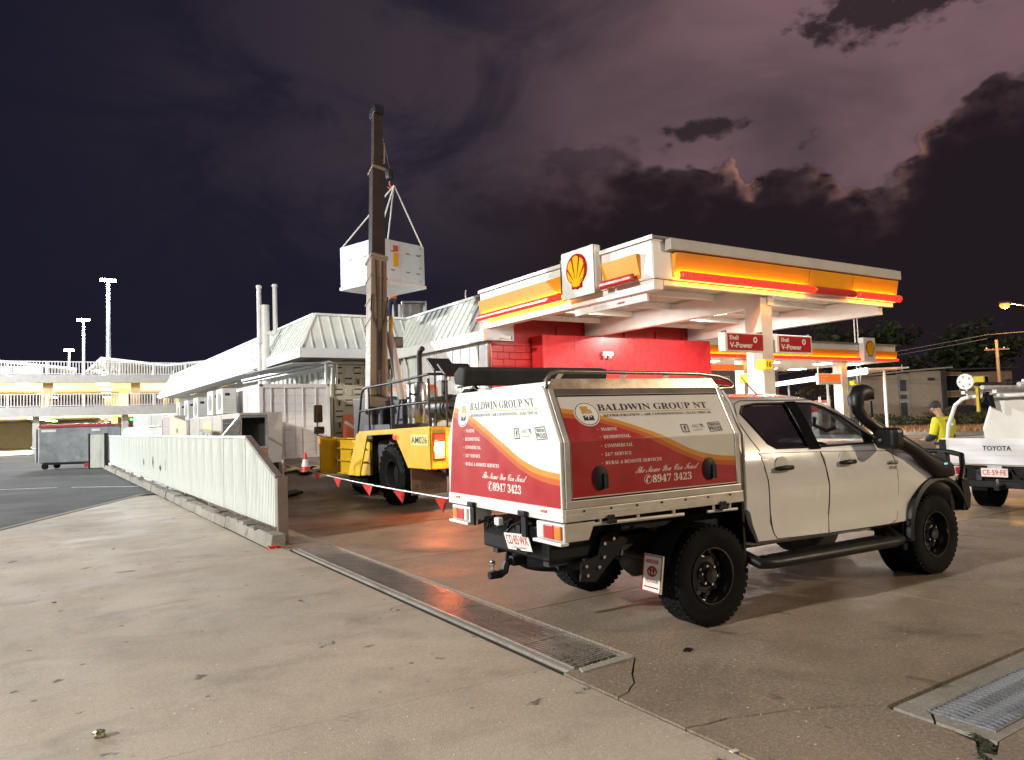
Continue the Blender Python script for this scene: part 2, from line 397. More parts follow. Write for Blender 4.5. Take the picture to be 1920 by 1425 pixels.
# asphalt car park
kb = MB().prism([(K(5), 5), (K(22.2), 22.2), (K(22.2)-.17, 22.2), (K(5)-.17, 5)], 'z', -.1, .012)
struct(kb.build('apron_kerb', g_edge, None, bevel=.012))
struct(MB().prism([(K(5)-.17, 5), (K(22.2)-.17, 22.2), (2.76, 22.2), (2.76, 41), (6.4, 41.2), (6.4, 77), (-60, 77), (-60, 5)], 'z', -.04, -.018).build('car_park_ground', g_asph))
lines = M('worn_white_line', (.55, .54, .50), .7, var=.2, dirt=(.10, .1, .1), damt=.9, dscale=9)
yline = M('worn_yellow_line', (.60, .42, .08), .7, var=.2, dirt=(.12, .1, .08), damt=.8, dscale=7)
for k, (p, q, w) in enumerate([((1.0, 27.6), (2.7, 25.8), .09), ((-1.9, 29.5), (.6, 28.0), .09)]):
    o = struct(MB().beam((*p, -.016), (*q, -.016), w, .004).build('painted_line', lines))
struct(MB().beam((-2.2, 48, -.016), (-3.2, 62, -.016), .14, .004).build('painted_line', yline))
# kerb under the fence, in short broken pieces
kerb = struct(empty('fence_kerb'))
y = 10.62
while y < 40.5:
    L = random.uniform(.55, 1.3); w0 = 2.76+random.uniform(-.015, .015); h = .15+random.uniform(-.02, .02)
    MB().prism([(w0, -.03), (2.985, -.03), (2.985, h), (w0+.035, h+random.uniform(-.02, .01))], 'y', y, y+L-.008).build('kerb_stone', g_edge, kerb, bevel=.012)
    y += L
# ramp and yard by the building
struct(MB().prism([(17.0, -.02), (21.4, .74), (26, .78), (26, -.05), (17, -.05)], 'x', 3.6, 10.7).build('yard_ramp', g_drive))
# far kerb, verge and road on the right
struct(MB().box(42.6, 42.9, -40, 60, -.05, .14).build('street_kerb', g_edge))
struct(MB().box(42.9, 62, -60, 120, -.05, .10).build('verge', g_dirt))
# ================================================================== trench drains
rust = M('rusty_grate_steel', (.46, .43, .40), .32, .55, var=.15, scale=9, dirt=(.22, .13, .08), damt=.4, dscale=5)
pit = M('pit_shade_black', (.004, .004, .004), .95, var=.4, spec=.1)  # black sheet close under the bars, painted as the shade of a deep pit
moss = M('moss', (.035, .045, .016), .95, var=.5, scale=30)
dr = empty('trench_drain', (3.0, 4.0, 0), 0, 'long rusty trench drain grate running between apron and driveway', 'drain')
MB().box(.04, .44, .02, 6.22, -.0235, -.0225).build('pit_shade_sheet', pit, dr)
MB().box(-.035, .025, 0, 6.25, -.025, .003).build('edging', g_edge, dr, bevel=.012)
MB().box(.45, .485, 0, 6.25, -.025, .001).build('edging', g_edge, dr, bevel=.01)
MB().prism([(.02, -.075), (.5, -.06), (.5, .018), (.46, .03), (.05, .005)], 'z', -.025, .008).build('edging', g_edge, dr, bevel=.012)
MB().box(.027, .036, .02, 6.22, -.018, .008).build('side_rail', rust, dr)
MB().box(.438, .447, .02, 6.22, -.018, .008).build('side_rail', rust, dr)
pm = MB()
for k in range(17):
    yy = .012+k*.0352
    pm.beam((.036, yy, -.003), (.438, yy+.03, -.003), .010, .026)
for k in range(1, 5):
    pm.cyl((.036+k*.08, .0, -.002), (.036+k*.08, .61, -.002), .004, n=5)
gp = pm.mesh('grate_panel', rust)
for k in range(10):
    o = link('grate_panel', gp, dr, loc=(0, .03+k*.618, random.uniform(-.002, .001)), kind='stuff')
mm = MB()
for k in range(260):
    a, b = random.uniform(.05, .43), abs(random.gauss(0, .16))+.03
    s_ = random.uniform(.006, .018)
    mm.obox((a, b, -.006+random.uniform(0, .012)), (s_, s_*.5, s_*.4), (random.random()*3, random.random()*3, random.random()*3))
mm.build('moss', moss, dr, kind='stuff')
# second, galvanised grate
galv2 = M('bright_galvanised_bar', (.60, .63, .66), .30, .85, var=.25, scale=22)
d2 = empty('steel_grate', (4.13, 1.925, 0), 0, 'galvanised zigzag steel grate set in concrete at the right corner', 'drain')
MB().box(0, 2.3, 0, .345, -.03, -.023).build('pit_shade_sheet', pit, d2)
MB().box(0, .012, .0, .345, -.02, .004).build('frame_bar', galv2, d2)
MB().box(.012, 2.3, .0, .01, -.02, .004).build('frame_bar', galv2, d2)
MB().box(.012, 2.3, .335, .345, -.02, .004).build('frame_bar', galv2, d2)
bar = MB()
pts = [(0, .012), (.03, .09), (.0, .17), (.03, .25), (.0, .332)]
for a, b in zip(pts, pts[1:]): bar.beam((a[0], a[1], -.004), (b[0], b[1], -.004), .011, .018)
bm_ = bar.mesh('grate_bar', galv2)
for k in range(48): link('grate_bar', bm_, d2, loc=(.035+k*.046, 0, random.uniform(-.001, .001)))
# weeds and grit in the broken corner, loose litter
wd = MB()
for k in range(700):
    t = random.random(); a = 3.76+t*.26+random.gauss(0, .012); b = 1.835+t*.06+random.gauss(0, .016)+.35*max(0, t-.75)
    s_ = random.uniform(.004, .012); wd.obox((a, b, -.012+random.random()*.012), (s_*1.4, s_*.5, s_*.3), (random.uniform(-.4, .4), random.uniform(-.4, .4), random.random()*3))
o = wd.build('weeds', M('dark_weeds', (.032, .034, .016), .95, var=.5, scale=30), None, kind='stuff'); tag(o, 'dark weeds and grit in the broken slab corner', 'weeds')
cm = M('crushed_can', (.35, .38, .22), .35, .8, var=.5, scale=40)
can = MB(); can.lathe([(.0, 0), (.03, .0), (.034, .008), (.027, .018), (.033, .026), (.02, .034), (0, .03)], (.30, 4.78, .004), (0, .1, 1), 14)
can.v = [q+Vector((random.gauss(0, .002), random.gauss(0, .002), random.gauss(0, .0015))) for q in can.v]
tag(can.build('crushed_can', cm, None, smooth=30), 'small crushed drink can lying on the pale concrete', 'can')
lit = MB().obox((3.89, 3.82, .004), (.085, .05, .006), (0, 0, .5)); tag(lit.build('flattened_lid', black, None, bevel=.002), 'flat black lid lying on the concrete near the ute', 'litter')
rc = M('red_litter', (.65, .03, .02), .5)
lt = MB()
for k in range(9): lt.obox((2.80+random.gauss(0, .05), 10.50+random.gauss(0, .02), .012+random.random()*.02), (.07, .03, .006), (random.random(), random.random(), random.random()*3))
tag(lt.build('red_wrapper', rc), 'torn red wrapper at the foot of the fence kerb', 'litter')
for k, (a, b, l) in enumerate([(2.905, 2.57, 'scrap of pale paper lodged in the long concrete joint'), (.16, 8.82, 'brown leaf lying alone on the pale apron')]):
    tag(MB().obox((a, b, .005), (.05, .025, .004), (0, .1, k)).build('litter_scrap', M('paper%d' % k, (.6, .55, .45) if k == 0 else (.1, .06, .03), .8)), l, 'litter')
# ================================================================== shop building with mansard roof
redp = M('red_wall_paint', (.50, .022, .020), .38, var=.07, dirt=(.32, .015, .014), damt=.3, dscale=.7)
fasc = M('white_fascia', (.80, .82, .82), .4, var=.03, dirt=(.5, .48, .44), damt=.2)
soff = M('soffit_grey', (.30, .29, .27), .7, var=.1)
cream = M('cream_render', (.62, .58, .44), .6, var=.06, dirt=(.4, .36, .25), damt=.3)
dark = M('dark_void', (.012, .012, .013), .9, var=.2)
shop = empty('shop_building', (10.6, 17.6, 0), 0, 'white mansard roofed shop with red block front beneath the canopy', 'building')
OX = Vector((10.6, 17.6, 0))
def SB(mb, name, mat, **k):
    mb.v = [q-OX for q in mb.v]; return mb.build(name, mat, shop, **k)
def clip(poly, a, b):
    def cut(P, f):
        out = []
        for i in range(len(P)):
            p, q = P[i], P[(i+1) % len(P)]; fp, fq = f(p), f(q)
            if fp >= 0: out.append(p)
            if (fp > 0 > fq) or (fp < 0 < fq):
                t = fp/(fp-fq); out.append((p[0]+(q[0]-p[0])*t, p[1]+(q[1]-p[1])*t))
        return out
    return cut(cut(poly, lambda p: p[0]-a), lambda p: b-p[0])
def mansard(org, along, inward, S, a, b, z0, z1, run, pitch=.38):
    org, along, inward = Vector(org), Vector(along), Vector(inward)
    nrm = (Vector((0, 0, run))-inward*(z1-z0)*-1*-1)
    up = (inward*run+Vector((0, 0, z1-z0))); out = along.cross(up).normalized()
    if out.dot(inward) > 0: out = -out
    def P(s, h, o=0.): return org+along*s+inward*(run*h)+Vector((0, 0, z0+(z1-z0)*h))+out*o
    trap = [(0, 0), (S, 0), (S+b, 1), (a, 1)]
    lo = min(0, a); hi = max(S, S+b); k = int(math.ceil((hi-lo)/pitch))
    for i in range(k):
        s0, s1 = lo+i*pitch, min(hi, lo+(i+1)*pitch)
        pl = clip(trap, s0, s1)
        if len(pl) < 3: continue
        mb = MB(); n = len(pl)
        mb.add([P(s, h) for s, h in pl]+[P(s, h, -.02) for s, h in pl], [tuple(range(n)), tuple(range(n, 2*n))[::-1]]+[(q, n+q, n+(q+1) % n, (q+1) % n) for q in range(n)])
        e = [q for q in pl if abs(q[0]-s0) < .02]
        if len(e) >= 2:
            h0 = min(q[1] for q in e); h1 = max(q[1] for q in e)
            if h1-h0 > .05: mb.beam(P(s0+.012, h0, .012), P(s0+.012, h1, .012), .032, .062, out)
        SB(mb, 'roof_sheet', roofmat)
    return P
EZ, RZ = 4.21, 5.40
mansard((7.2, 23.5, 0), (0, 1, 0), (1, 0, 0), 32, .7, 0, EZ, RZ, .7)
mansard((7.2, 23.5, 0), (1, 0, 0), (0, 1, 0), 3.4, .7, .7, EZ, RZ, .7)
mansard((10.6, 17.62, 0), (0, 1, 0), (1, 0, 0), 5.88, 0, .7, EZ, RZ, .7)
# hip cover, ridge cappings, fascias, gutters
SB(MB().beam((7.19, 23.49, EZ+.01), (7.9, 24.2, RZ+.02), .09, .05), 'hip_capping', fasc)
for p, q in [((7.9, 24.2), (7.9, 55.5)), ((7.9, 24.2), (11.3, 24.2)), ((11.3, 24.2), (11.3, 17.62))]:
    SB(MB().beam((*p, RZ+.035), (*q, RZ+.035), .16, .07), 'ridge_capping', fasc)
SB(MB().box(7.12, 7.19, 23.42, 55.5, 3.90, 4.215), 'fascia_board', fasc, bevel=.008)
SB(MB().box(7.195, 10.58, 23.42, 23.49, 3.90, 4.215), 'fascia_board', fasc, bevel=.008)
SB(MB().box(10.52, 10.59, 17.60, 23.41, 3.90, 4.215), 'fascia_board', fasc, bevel=.008)
SB(MB().prism([(10.59, 3.92), (10.595, 4.2), (11.30, 5.38), (11.55, 5.38), (11.55, 3.92)], 'y', 17.61, 17.66), 'roof_end_panel', fasc)
SB(MB().box(7.2, 8.32, 23.5, 55.5, 3.93, 3.96), 'soffit', soff)
SB(MB().box(8.33, 10.58, 23.5, 24.58, 3.93, 3.96), 'soffit', soff)
SB(MB().box(7.95, 20, 24.25, 55, 5.30, 5.34), 'roof_deck', soff)
SB(MB().box(11.35, 20, 17.8, 24.24, 5.30, 5.34), 'roof_deck', soff)
# walls
SB(MB().box(8.32, 8.5, 24.6, 55, 0, 3.92), 'wall', whitewall)
SB(MB().box(8.51, 10.74, 24.62, 24.8, 0, 3.92), 'wall', cream)
for k in range(13):
    y0 = 17.75+k*.525
    mb = MB().box(10.76, 10.80, y0, y0+.518, .6, 3.9)
    mb.box(10.735, 10.765, y0+.02, y0+.06, .6, 3.9)
    SB(mb, 'wall_sheet', whitewall)
SB(MB().box(10.805, 10.9, 17.75, 24.6, 0, 3.92), 'wall', whitewall)
for k in range(40):
    y0 = 25.2+k*.62
    SB(MB().box(8.25, 8.31, y0, y0+.30, 2.2, 3.55), 'wall_batten', whitewall)
# red front: upper rendered wall with pilasters, block wall, sign box
SB(MB().box(10.82, 19.0, 17.70, 17.74, 0, 5.25), 'wall', redp)
bl = MB().box(0, .392, -.05, 0, 0, .192).mesh('block', redp)
for r in range(9):
    for c in range(5):
        x0 = 10.80+c*.40-(r % 2)*.2
        if x0 < 10.7 or x0 > 12.1: continue
        o = link('block', bl, shop, .008, 1, loc=(x0-OX.x, 17.69-OX.y+random.uniform(-.004, .004), 2.0+r*.2))
for r in range(9):
    if r % 2: o = link('block', MB().box(0, .192, -.05, 0, 0, .192).mesh('half_block', redp), shop, .008, 1, loc=(10.80-OX.x, 17.69-OX.y, 2.0+r*.2))
SB(MB().box(10.79, 12.35, 17.62, 17.69, 3.80, 3.86), 'ledge', redp)
for x in (13.1, 14.45, 15.8, 17.15, 18.4):
    SB(MB().box(x, x+.07, 17.63, 17.69, 3.4, 4.42), 'pilaster', redp, bevel=.006)
SB(MB().box(12.9, 18.9, 17.64, 17.69, 4.43, 4.50), 'ledge', redp)
sb = SB(MB().box(12.15, 19.06, 17.05, 17.60, 1.2, 4.07), 'sign_box', M('red_sign_box', (.56, .03, .035), .30, var=.05), bevel=.015)
for k in range(6):
    x0 = 12.155+k*1.15
    SB(MB().box(x0+.004, x0+1.146, 17.042, 17.055, 1.21, 4.05), 'panel', MATS['red_sign_box'])
# breeze block screen
def frame(mb, x0, x1, z0, z1, t, y0=-.07, y1=0):
    mb.box(x0, x1, y0, y1, z0, z0+t); mb.box(x0, x1, y0, y1, z1-t, z1); mb.box(x0, x0+t, y0, y1, z0+t, z1-t); mb.box(x1-t, x1, y0, y1, z0+t, z1-t)
slot = M('slot_shade_brown', (.10, .065, .04), .9)  # dark plates on solid blocks, painted as the shade inside open slots
A = MB().box(0, .34, -.05, 0, 0, .37); frame(A, .09, .25, .05, .32, .03, -.085, -.051)
Bm = MB().box(0, .34, -.05, 0, 0, .37); Bm.box(.02, .32, -.08, -.051, .14, .24)
Cm = MB().box(0, .34, -.05, 0, 0, .37); Cm.box(.06, .28, -.08, -.051, .07, .30)
ms = [q.mesh('screen_block', cream) for q in (A, Bm, Cm)]
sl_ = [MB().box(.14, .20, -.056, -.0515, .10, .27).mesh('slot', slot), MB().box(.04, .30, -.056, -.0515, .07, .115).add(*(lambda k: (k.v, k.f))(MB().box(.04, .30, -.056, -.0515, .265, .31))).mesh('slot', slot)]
for r in range(8):
    for c in range(6):
        t = (0 if c % 2 == 0 else 1) if r % 2 == 0 else (1 if c % 2 == 0 else 2)
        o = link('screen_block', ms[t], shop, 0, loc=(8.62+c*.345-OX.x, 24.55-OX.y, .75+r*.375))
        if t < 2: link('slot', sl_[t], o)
SB(MB().box(8.6, 10.72, 24.56, 24.61, .7, 3.8), 'screen_back', M('screen_dull_cream', (.40, .36, .27), .9))  # dull cream backing so the screen reads as cream
SB(MB().box(8.5, 10.73, 24.46, 24.60, 3.78, 3.86), 'lintel', cream)
SB(MB().cyl((8.5, 24.45, .8), (8.5, 24.45, 3.6), .045), 'downpipe', cream, smooth=40)
# downpipe at the valley
SB(MB().tube([(10.66, 23.2, 3.9), (10.68, 23.0, 3.5), (10.68, 23.0, .7)], .04), 'downpipe', white, smooth=40)

# things fixed on the walls
camo = empty('security_camera', (10.95, 17.35, 3.97), R(-15), 'white bullet security camera on the red wall beneath the canopy', 'security camera')
MB().obox((.08, -.12, .0), (.34, .1, .1), (0, R(12), R(-20))).build('housing', white, camo, bevel=.015)
MB().cyl((-.06, .28, -.02), (0, -.02, -.03), .025).build('bracket', white, camo)
MB().obox((.25, -.18, -.03), (.02, .08, .07), (0, R(12), R(-20))).build('lens', black, camo)
el_ = empty('wall_light', (14.3, 17.04, 3.47), 0, 'small white twin emergency light on the red sign box', 'wall light')
MB().box(0, .42, -.09, 0, .02, .15).build('housing', white, el_, bevel=.012)
for x in (.08, .28): MB().lathe([(.05, 0), (.06, .05), (.05, .07)], (x, -.05, -.0), (0, -.5, -1), 12).build('lamp_head', white, el_)
# roof items
vb = empty('roof_vent', (11.8, 25.8, 5.34), R(-20), 'grey open fronted metal vent cowl standing on the flat roof', 'vent')
MB().box(-.05, 1.0, 0, 1.0, 0, .05).build('base', galv, vb)
mb = MB(); frame(mb, 0, .95, .06, .98, .07, -.25, .0); mb.box(.07, .88, -.02, -.005, .13, .91); mb.build('cowl', galv, vb, bevel=.01)
MB().box(-.45, -.02, .02, .8, .06, .9).build('duct', M('pale_duct', (.6, .62, .64), .5, var=.1), vb, bevel=.02)
vp = empty('vent_pipe_cluster', (7.0, 27.7, 2.9), 0, 'cluster of tall white vent pipes rising past the roof eave', 'pipes')
MB().tube([(-.02, .1, 0), (-.02, .1, 2.2), (-.02, .1, 3.2)], .08, 8).build('pipe', white, vp, smooth=40)
MB().tube([(.14, -.12, 0), (.14, -.12, 3.3)], .15, 10).build('pipe', white, vp, smooth=40)
MB().tube([(-.05, -.02, 1.9), (-.05, -.02, 3.95)], .085, 8).build('pipe', white, vp, smooth=40)
MB().tube([(.14, -.12, 2.30), (.36, -.36, 2.22), (.42, -.42, 2.28), (.42, -.42, 2.4), (.42, -.42, 3.95)], .085, 8).build('pipe', white, vp, smooth=40)
for a, b in ((-.05, -.02), (.42, -.42)): MB().lathe([(.0, 0), (.10, .01), (.115, .06), (.08, .12), (0, .13)], (a, b, 3.93), (0, 0, 1), 10).build('cap', white, vp, smooth=60)
MB().beam((-.12, .16, 1.55), (.22, -.2, 1.55), .03, .03).build('clamp', galv, vp)
MB().beam((-.12, .16, .95), (.22, -.2, .95), .03, .03).build('clamp', galv, vp)
fl = empty('eave_floodlight', (7.08, 28.3, 3.86), 0, 'small grey floodlight pair fixed under the long eave', 'floodlight')
MB().cyl((.08, 0, .03), (-.05, 0, .03), .02).build('bracket', galv, fl)
for s_ in (-.12, .12): MB().lathe([(.03, 0), (.09, .12), (.085, .14)], (-.06, s_, .03), (-.7, s_*3, -.5), 12).build('lamp_head', galv, fl, smooth=40)
tag(MB().tube([(14.2, 25, 5.3), (14.2, 25, 6.6), (14.1, 24.8, 6.75)], .03).build('roof_mast', white), 'thin white mast standing behind the pale ridge', 'mast')
for k, yy in enumerate((33.0, 41.0)):
    tag(MB().lathe([(.10, 0), (.10, .03), (.05, .05)], (7.115, yy, 4.05), (-1, 0, 0), 12).build('eave_lamp', galv), ['round bulkhead lamp on the eave fascia nearer the pipes', 'round bulkhead lamp farther along the eave fascia'][k], 'lamp')
# dark awning rail below the eave
aw = empty('awning', (6.6, 22.6, 3.3), 0, 'rolled metal awning rail hanging over the shipping container', 'awning')
MB().beam((.0, 6.2, .18), (1.35, .35, .42), .16, .07).build('front_rail', galv, aw, bevel=.01)
MB().beam((.05, 6.3, .10), (1.4, .45, .32), .10, .05).build('lower_rail', galv, aw)
MB().prism([(.3, .9), (1.6, .6), (1.6, 5.9), (.05, 5.9)], 'z', .40, .43).build('sheet', soff, aw)
for x, y_ in ((1.28, .55), (1.5, .6), (1.7, .75)): MB().cyl((x, y_, -.28), (x, y_, .38), .04).build('post', galv, aw)
# ================================================================== yard: container, fence, air conditioning units
cw = M('container_paint', (.74, .75, .76), .45, var=.04, dirt=(.55, .50, .45), damt=.25, dscale=2)
ct = empty('shipping_container', (5.48, 22.0, .74), 0, 'white shipping container with closed double doors beside the shop', 'container')
Wc, Hc, Lc = 2.12, 2.22, 5.6
for x in (0, Wc-.12): MB().box(x, x+.12, 0, .12, 0, Hc).build('corner_post', cw, ct, bevel=.01)
MB().box(.121, Wc-.121, .0, .11, Hc-.12, Hc).build('header', cw, ct, bevel=.008)
MB().box(.121, Wc-.121, .0, .11, 0, .10).build('sill', cw, ct, bevel=.008)
for x, z_ in ((.0, Hc-.1), (Wc-.1, Hc-.1)): MB().box(x-.006, x+.11, -.008, .1, z_, Hc+.012).build('corner_casting', cw, ct, bevel=.012)
for x in (.05, Wc-.05): MB().lathe([(.0, 0), (.03, 0), (.03, .012), (0, .012)], (x, -.021, Hc-.04), (0, 1, 0), 12).build('casting_hole', dark, ct)
for s_ in (0, 1):
    x0 = .13+s_*.935; d = MB().box(x0, x0+.925, .035, .08, .105, Hc-.125)
    dd = d.build('door', cw, ct)
    for k in range(8):
        MB().box(x0+.05, x0+.875, .028, .0345, .22+k*.235, .228+k*.235).build('door_groove', M('container_groove', (.50, .51, .53), .5), dd)
    for q in (.22, .62):
        MB().cyl((x0+q, .012, .05), (x0+q, .012, Hc-.06), .018, n=8).build('lock_rod', cw, dd, smooth=40)
        MB().obox((x0+q+.08, .0, .85), (.20, .015, .03)).build('handle', galv, dd)
        for zz in (.3, 1.2, 1.9): MB().obox((x0+q, .012, zz), (.07, .03, .05)).build('rod_bracket', cw, dd)
side = MB()
n = 28
for k in range(n):
    y0 = .12+k*(Lc-.24)/n; w = (Lc-.24)/n
    side.add([(0.03, y0, .12), (.03, y0+w*.35, .12), (.0, y0+w*.5, .12), (.0, y0+w*.85, .12), (.03, y0+w, .12),
              (0.03, y0, Hc-.1), (.03, y0+w*.35, Hc-.1), (.0, y0+w*.5, Hc-.1), (.0, y0+w*.85, Hc-.1), (.03, y0+w, Hc-.1)],
             [(q, q+1, q+6, q+5) for q in range(4)])
side.build('side_wall', cw, ct)
MB().box(.0, .08, .121, Lc, Hc-.095, Hc-.002).build('top_rail', cw, ct); MB().box(0, .08, .121, Lc, .0, .115).build('bottom_rail', cw, ct)
MB().box(.04, Wc-.02, .12, Lc, Hc-.06, Hc-.03).build('roof', cw, ct); MB().box(Wc-.06, Wc-.02, .121, Lc, .02, Hc-.07).build('side_wall', cw, ct); MB().box(.05, Wc-.061, Lc-.05, Lc, .02, Hc-.07).build('back_wall', cw, ct)

# corrugated fence
fm = M('fence_sheet_paint', (.64, .68, .64), .48, var=.06, dirt=(.30, .29, .23), damt=.5, dscale=3.5, streak=True)
fence = empty('corrugated_fence', (3.0, 10.95, .15), 0, 'long pale ribbed metal fence on a concrete kerb', 'fence')
def ribsheet(L, h0, h1, zb=.07):
    mb = MB(); n = int(round(L/.0885)); w = L/n
    for k in range(n):
        for a, b, xa, xb in ((0, .40, 0, 0), (.40, .50, 0, -.042), (.50, .90, -.042, -.042), (.90, 1., -.042, 0)):
            ya, yb = (k+a)*w, (k+b)*w; ha, hb = h0+(h1-h0)*ya/L, h0+(h1-h0)*yb/L
            mb.add([(xa, ya, zb), (xb, yb, zb), (xb, yb, hb), (xa, ya, ha)], [(0, 1, 2, 3)])
    return mb.mesh('sheet', fm)
H = 1.36
link('sheet', ribsheet(.9, .80, 1.06), fence, loc=(0, .08, 0)); link('sheet', ribsheet(.85, 1.06, H), fence, loc=(0, .985, 0))
full = ribsheet(.86, H, H)
for k in range(32):
    yy = 1.845+k*.865
    if yy > 28.6: break
    o = link('sheet', full, fence, loc=(random.uniform(-.008, .008), yy, 0)); o.rotation_euler = (0, random.uniform(-.012, .012), 0)
MB().box(-.055, .055, 1.84, 29.0, H, H+.045).build('top_rail', fm, fence, bevel=.006)
MB().beam((0, .03, .80), (0, 1.84, H+.022), .11, .045).build('end_rail', M('fence_rail_dark', (.16, .13, .12), .6), fence, bevel=.006)
brn = M('fence_post_brown', (.17, .125, .10), .6, var=.15)
MB().box(-.03, .12, .0, .07, -.15, .80).build('end_post', brn, fence, bevel=.006)
for k in range(10): MB().box(.004, .06, 2.4+k*2.9, 2.46+k*2.9, -.10, H-.01).build('post', galv, fence)
for z_ in (.25, 1.1): MB().box(.002, .04, 2.0, 28.9, z_, z_+.05).build('rail', galv, fence)
for k, (yy, hh) in enumerate(((13.4, .42), (10.9, .46), (11.9, .2), (15.6, .3))):
    mb = MB(); mb.add([(-.047, yy-.0, .40), (-.047, yy+.16, .40+hh*.5), (-.047, yy+.02, .40+hh), (-.047, yy-.10, .40+hh*.5), (-.046, yy+.02, .40+hh*.5)], [(0, 1, 4), (1, 2, 4), (2, 3, 4), (3, 0, 4)])
    mb.build('tear', dark, fence)
for k in range(7):
    yy = .25+k*.55
    MB().obox((-.10, yy, -.002+random.uniform(0, .02)), (.16, .30+random.random()*.12, .03), (random.uniform(-.1, .1), 0, random.uniform(-.2, .2))).build('timber_wedge', M('old_timber', (.09, .075, .06), .9, var=.4, scale=9), fence)
# end panels beyond the fence
e1 = empty('fence_gate_panel', (2.2, 40.4, 0), R(-22), 'narrow pale gate panel standing at the far end of the fence', 'gate')
MB().box(0, .62, 0, .05, .05, 1.62).build('leaf', fm, e1, bevel=.01); MB().box(-.07, -.005, -.03, .08, 0, 1.68).build('post', black, e1); MB().box(.625, .78, -.03, .08, 0, 1.68).build('post', black, e1)

# air conditioning plant behind the fence
acg = M('ac_beige_metal', (.42, .40, .36), .5, var=.06, dirt=(.25, .22, .17), damt=.3)
def louvre(mb, x, y0, y1, z0, z1, n=9):
    for k in range(n):
        z = z0+(z1-z0)*k/n; mb.box(x-.012, x, y0, y1, z, z+.01)
    for k in range(7):
        y = y0+(y1-y0)*k/6; mb.box(x-.016, x-.0125, y-.006, y+.006, z0, z1)
u1 = empty('air_conditioner', (4.4, 19.7, 0), 0, 'large beige packaged air conditioner with stickers behind the fence', 'air conditioner')
MB().box(.06, 1.0, .05, 7.0, 0, .75).build('plinth', darksteel, u1)
MB().box(0, 1.1, 0, 7.2, .752, 2.08).build('cabinet', acg, u1, bevel=.02)
MB().box(-.012, -.004, .10, 1.95, .85, 1.95).build('grille_back', dark, u1); q = MB(); louvre(q, -.014, .10, 1.95, .85, 1.95); q.build('grille', M('grille_brown', (.15, .11, .085), .6), u1)
for y_ in (2.1, 3.4, 5.4): MB().box(-.004, -.001, y_, y_+.015, .8, 2.05).build('seam', darksteel, u1)
MB().box(-.006, -.002, 3.55, 4.75, 1.60, 1.92).build('sticker', M('yellow_sticker', (.72, .68, .30), .5), u1)
MB().box(-.006, -.002, 3.75, 4.5, 1.2, 1.58).build('sticker', M('white_sticker', (.75, .78, .76), .5), u1)
MB().lathe([(0, 0), (.16, 0), (.16, .003), (0, .003)], (-.007, 4.1, 1.40), (-1, 0, 0), 18).build('sticker_mark', M('teal_mark', (.02, .25, .33), .5), u1)
MB().box(-.006, -.002, 5.0, 5.35, 1.5, 1.62).build('sticker', MATS['white_sticker'], u1)
def condenser(loc, lab, d):
    u = empty('condenser', loc, 0, lab, 'air conditioner', 'condenser units above the packaged plant')
    MB().box(0, .42, 0, d, .06, .85).build('cabinet', M('condenser_white', (.62, .62, .58), .5, var=.05), u, bevel=.02)
    for y_ in (.1, d-.2): MB().box(.02, .40, y_, y_+.08, 0, .058).build('foot', galv, u)
    MB().lathe([(.0, 0), (.26, 0), (.28, -.015)], (-.012, d*.45, .45), (-1, 0, 0), 20).build('fan_guard', M('fan_guard', (.2, .2, .2), .6), u)
    MB().box(.08, .22, -.008, -.002, .62, .70).build('badge', dark, u)
    for k in range(8): MB().box(.03, .39, -.006, -.002, .15+k*.05, .155+k*.05).build('louvre', M('fan_guard'), u)
    return u
condenser((4.85, 23.9, 2.09), 'nearest white condenser unit standing on the beige plant', .95)
condenser((4.85, 25.4, 2.09), 'second white condenser unit from the container, under the eave', .9)
for k in range(3):
    yy = 28.3+k*2.6
    c_ = condenser((4.9+.1*k, yy, 2.0), ['third white condenser unit along the eave shade', 'fourth white condenser unit along the eave shade', 'farthest white condenser unit under the long eave'][k], .9)
    MB().box(.0, .4, 0, .9, -2.0, -.002).build('stand', galv, c_)
u2 = empty('air_conditioner', (4.0, 27.4, 0), 0, 'smaller beige air conditioner with brown grille at the row end', 'air conditioner')
MB().box(0, .35, 0, 3.0, 0, 2.2).build('cabinet', acg, u2, bevel=.02)
MB().box(-.012, -.004, .10, 1.4, 1.0, 2.05).build('grille_back', dark, u2); q = MB(); louvre(q, -.014, .10, 1.4, 1., 2.05); q.build('grille', MATS['grille_brown'], u2)
MB().box(-.02, -.004, 1.9, 2.4, .9, 2.1).build('panel', M('greenish_panel', (.6, .68, .62), .35), u2); MB().box(-.02, -.004, 2.5, 2.75, .9, 2.1).build('panel', dark, u2)
du = empty('sheet_metal_duct', (3.75, 17.6, 0), R(-8), 'shiny sheet metal duct box with open mouth behind the fence', 'duct')
foil = M('shiny_duct_metal', (.72, .75, .78), .22, .95, var=.15, scale=12)
mb = MB(); frame(mb, .16, .78, 1.20, 1.98, .06, -.22, .0); mb.build('mouth', foil, du, bevel=.012)
MB().box(.22, .72, -.03, -.02, 1.26, 1.92).build('mouth_back', dark, du)
MB().prism([(.155, 1.96), (-.25, 1.45), (-.25, 1.30), (.155, 1.22)], 'y', -.18, .3).build('hopper', galv, du)
MB().box(.1, .8, .02, .7, 0, 1.19).build('stand', galv, du)
MB().box(.45, .74, -.28, -.23, .98, 1.20).build('copper_coil', M('copper_orange', (.55, .22, .10), .4, .5), du)
pn = empty('loose_panel', (3.45, 21.6, 0), R(4), 'cream coloured loose sheet panel leaning behind the fence', 'panel')
MB().prism([(0, .2), (2.0, .2), (2.0, 2.12), (0, 1.92)], 'x', 0, .03).build('sheet', M('peach_panel', (.62, .46, .33), .6, var=.05), pn)
MB().box(-.008, -.002, 1.0, 1.18, 1.62, 1.74).build('label_plate', M('plate_brown', (.25, .18, .13), .5), pn)
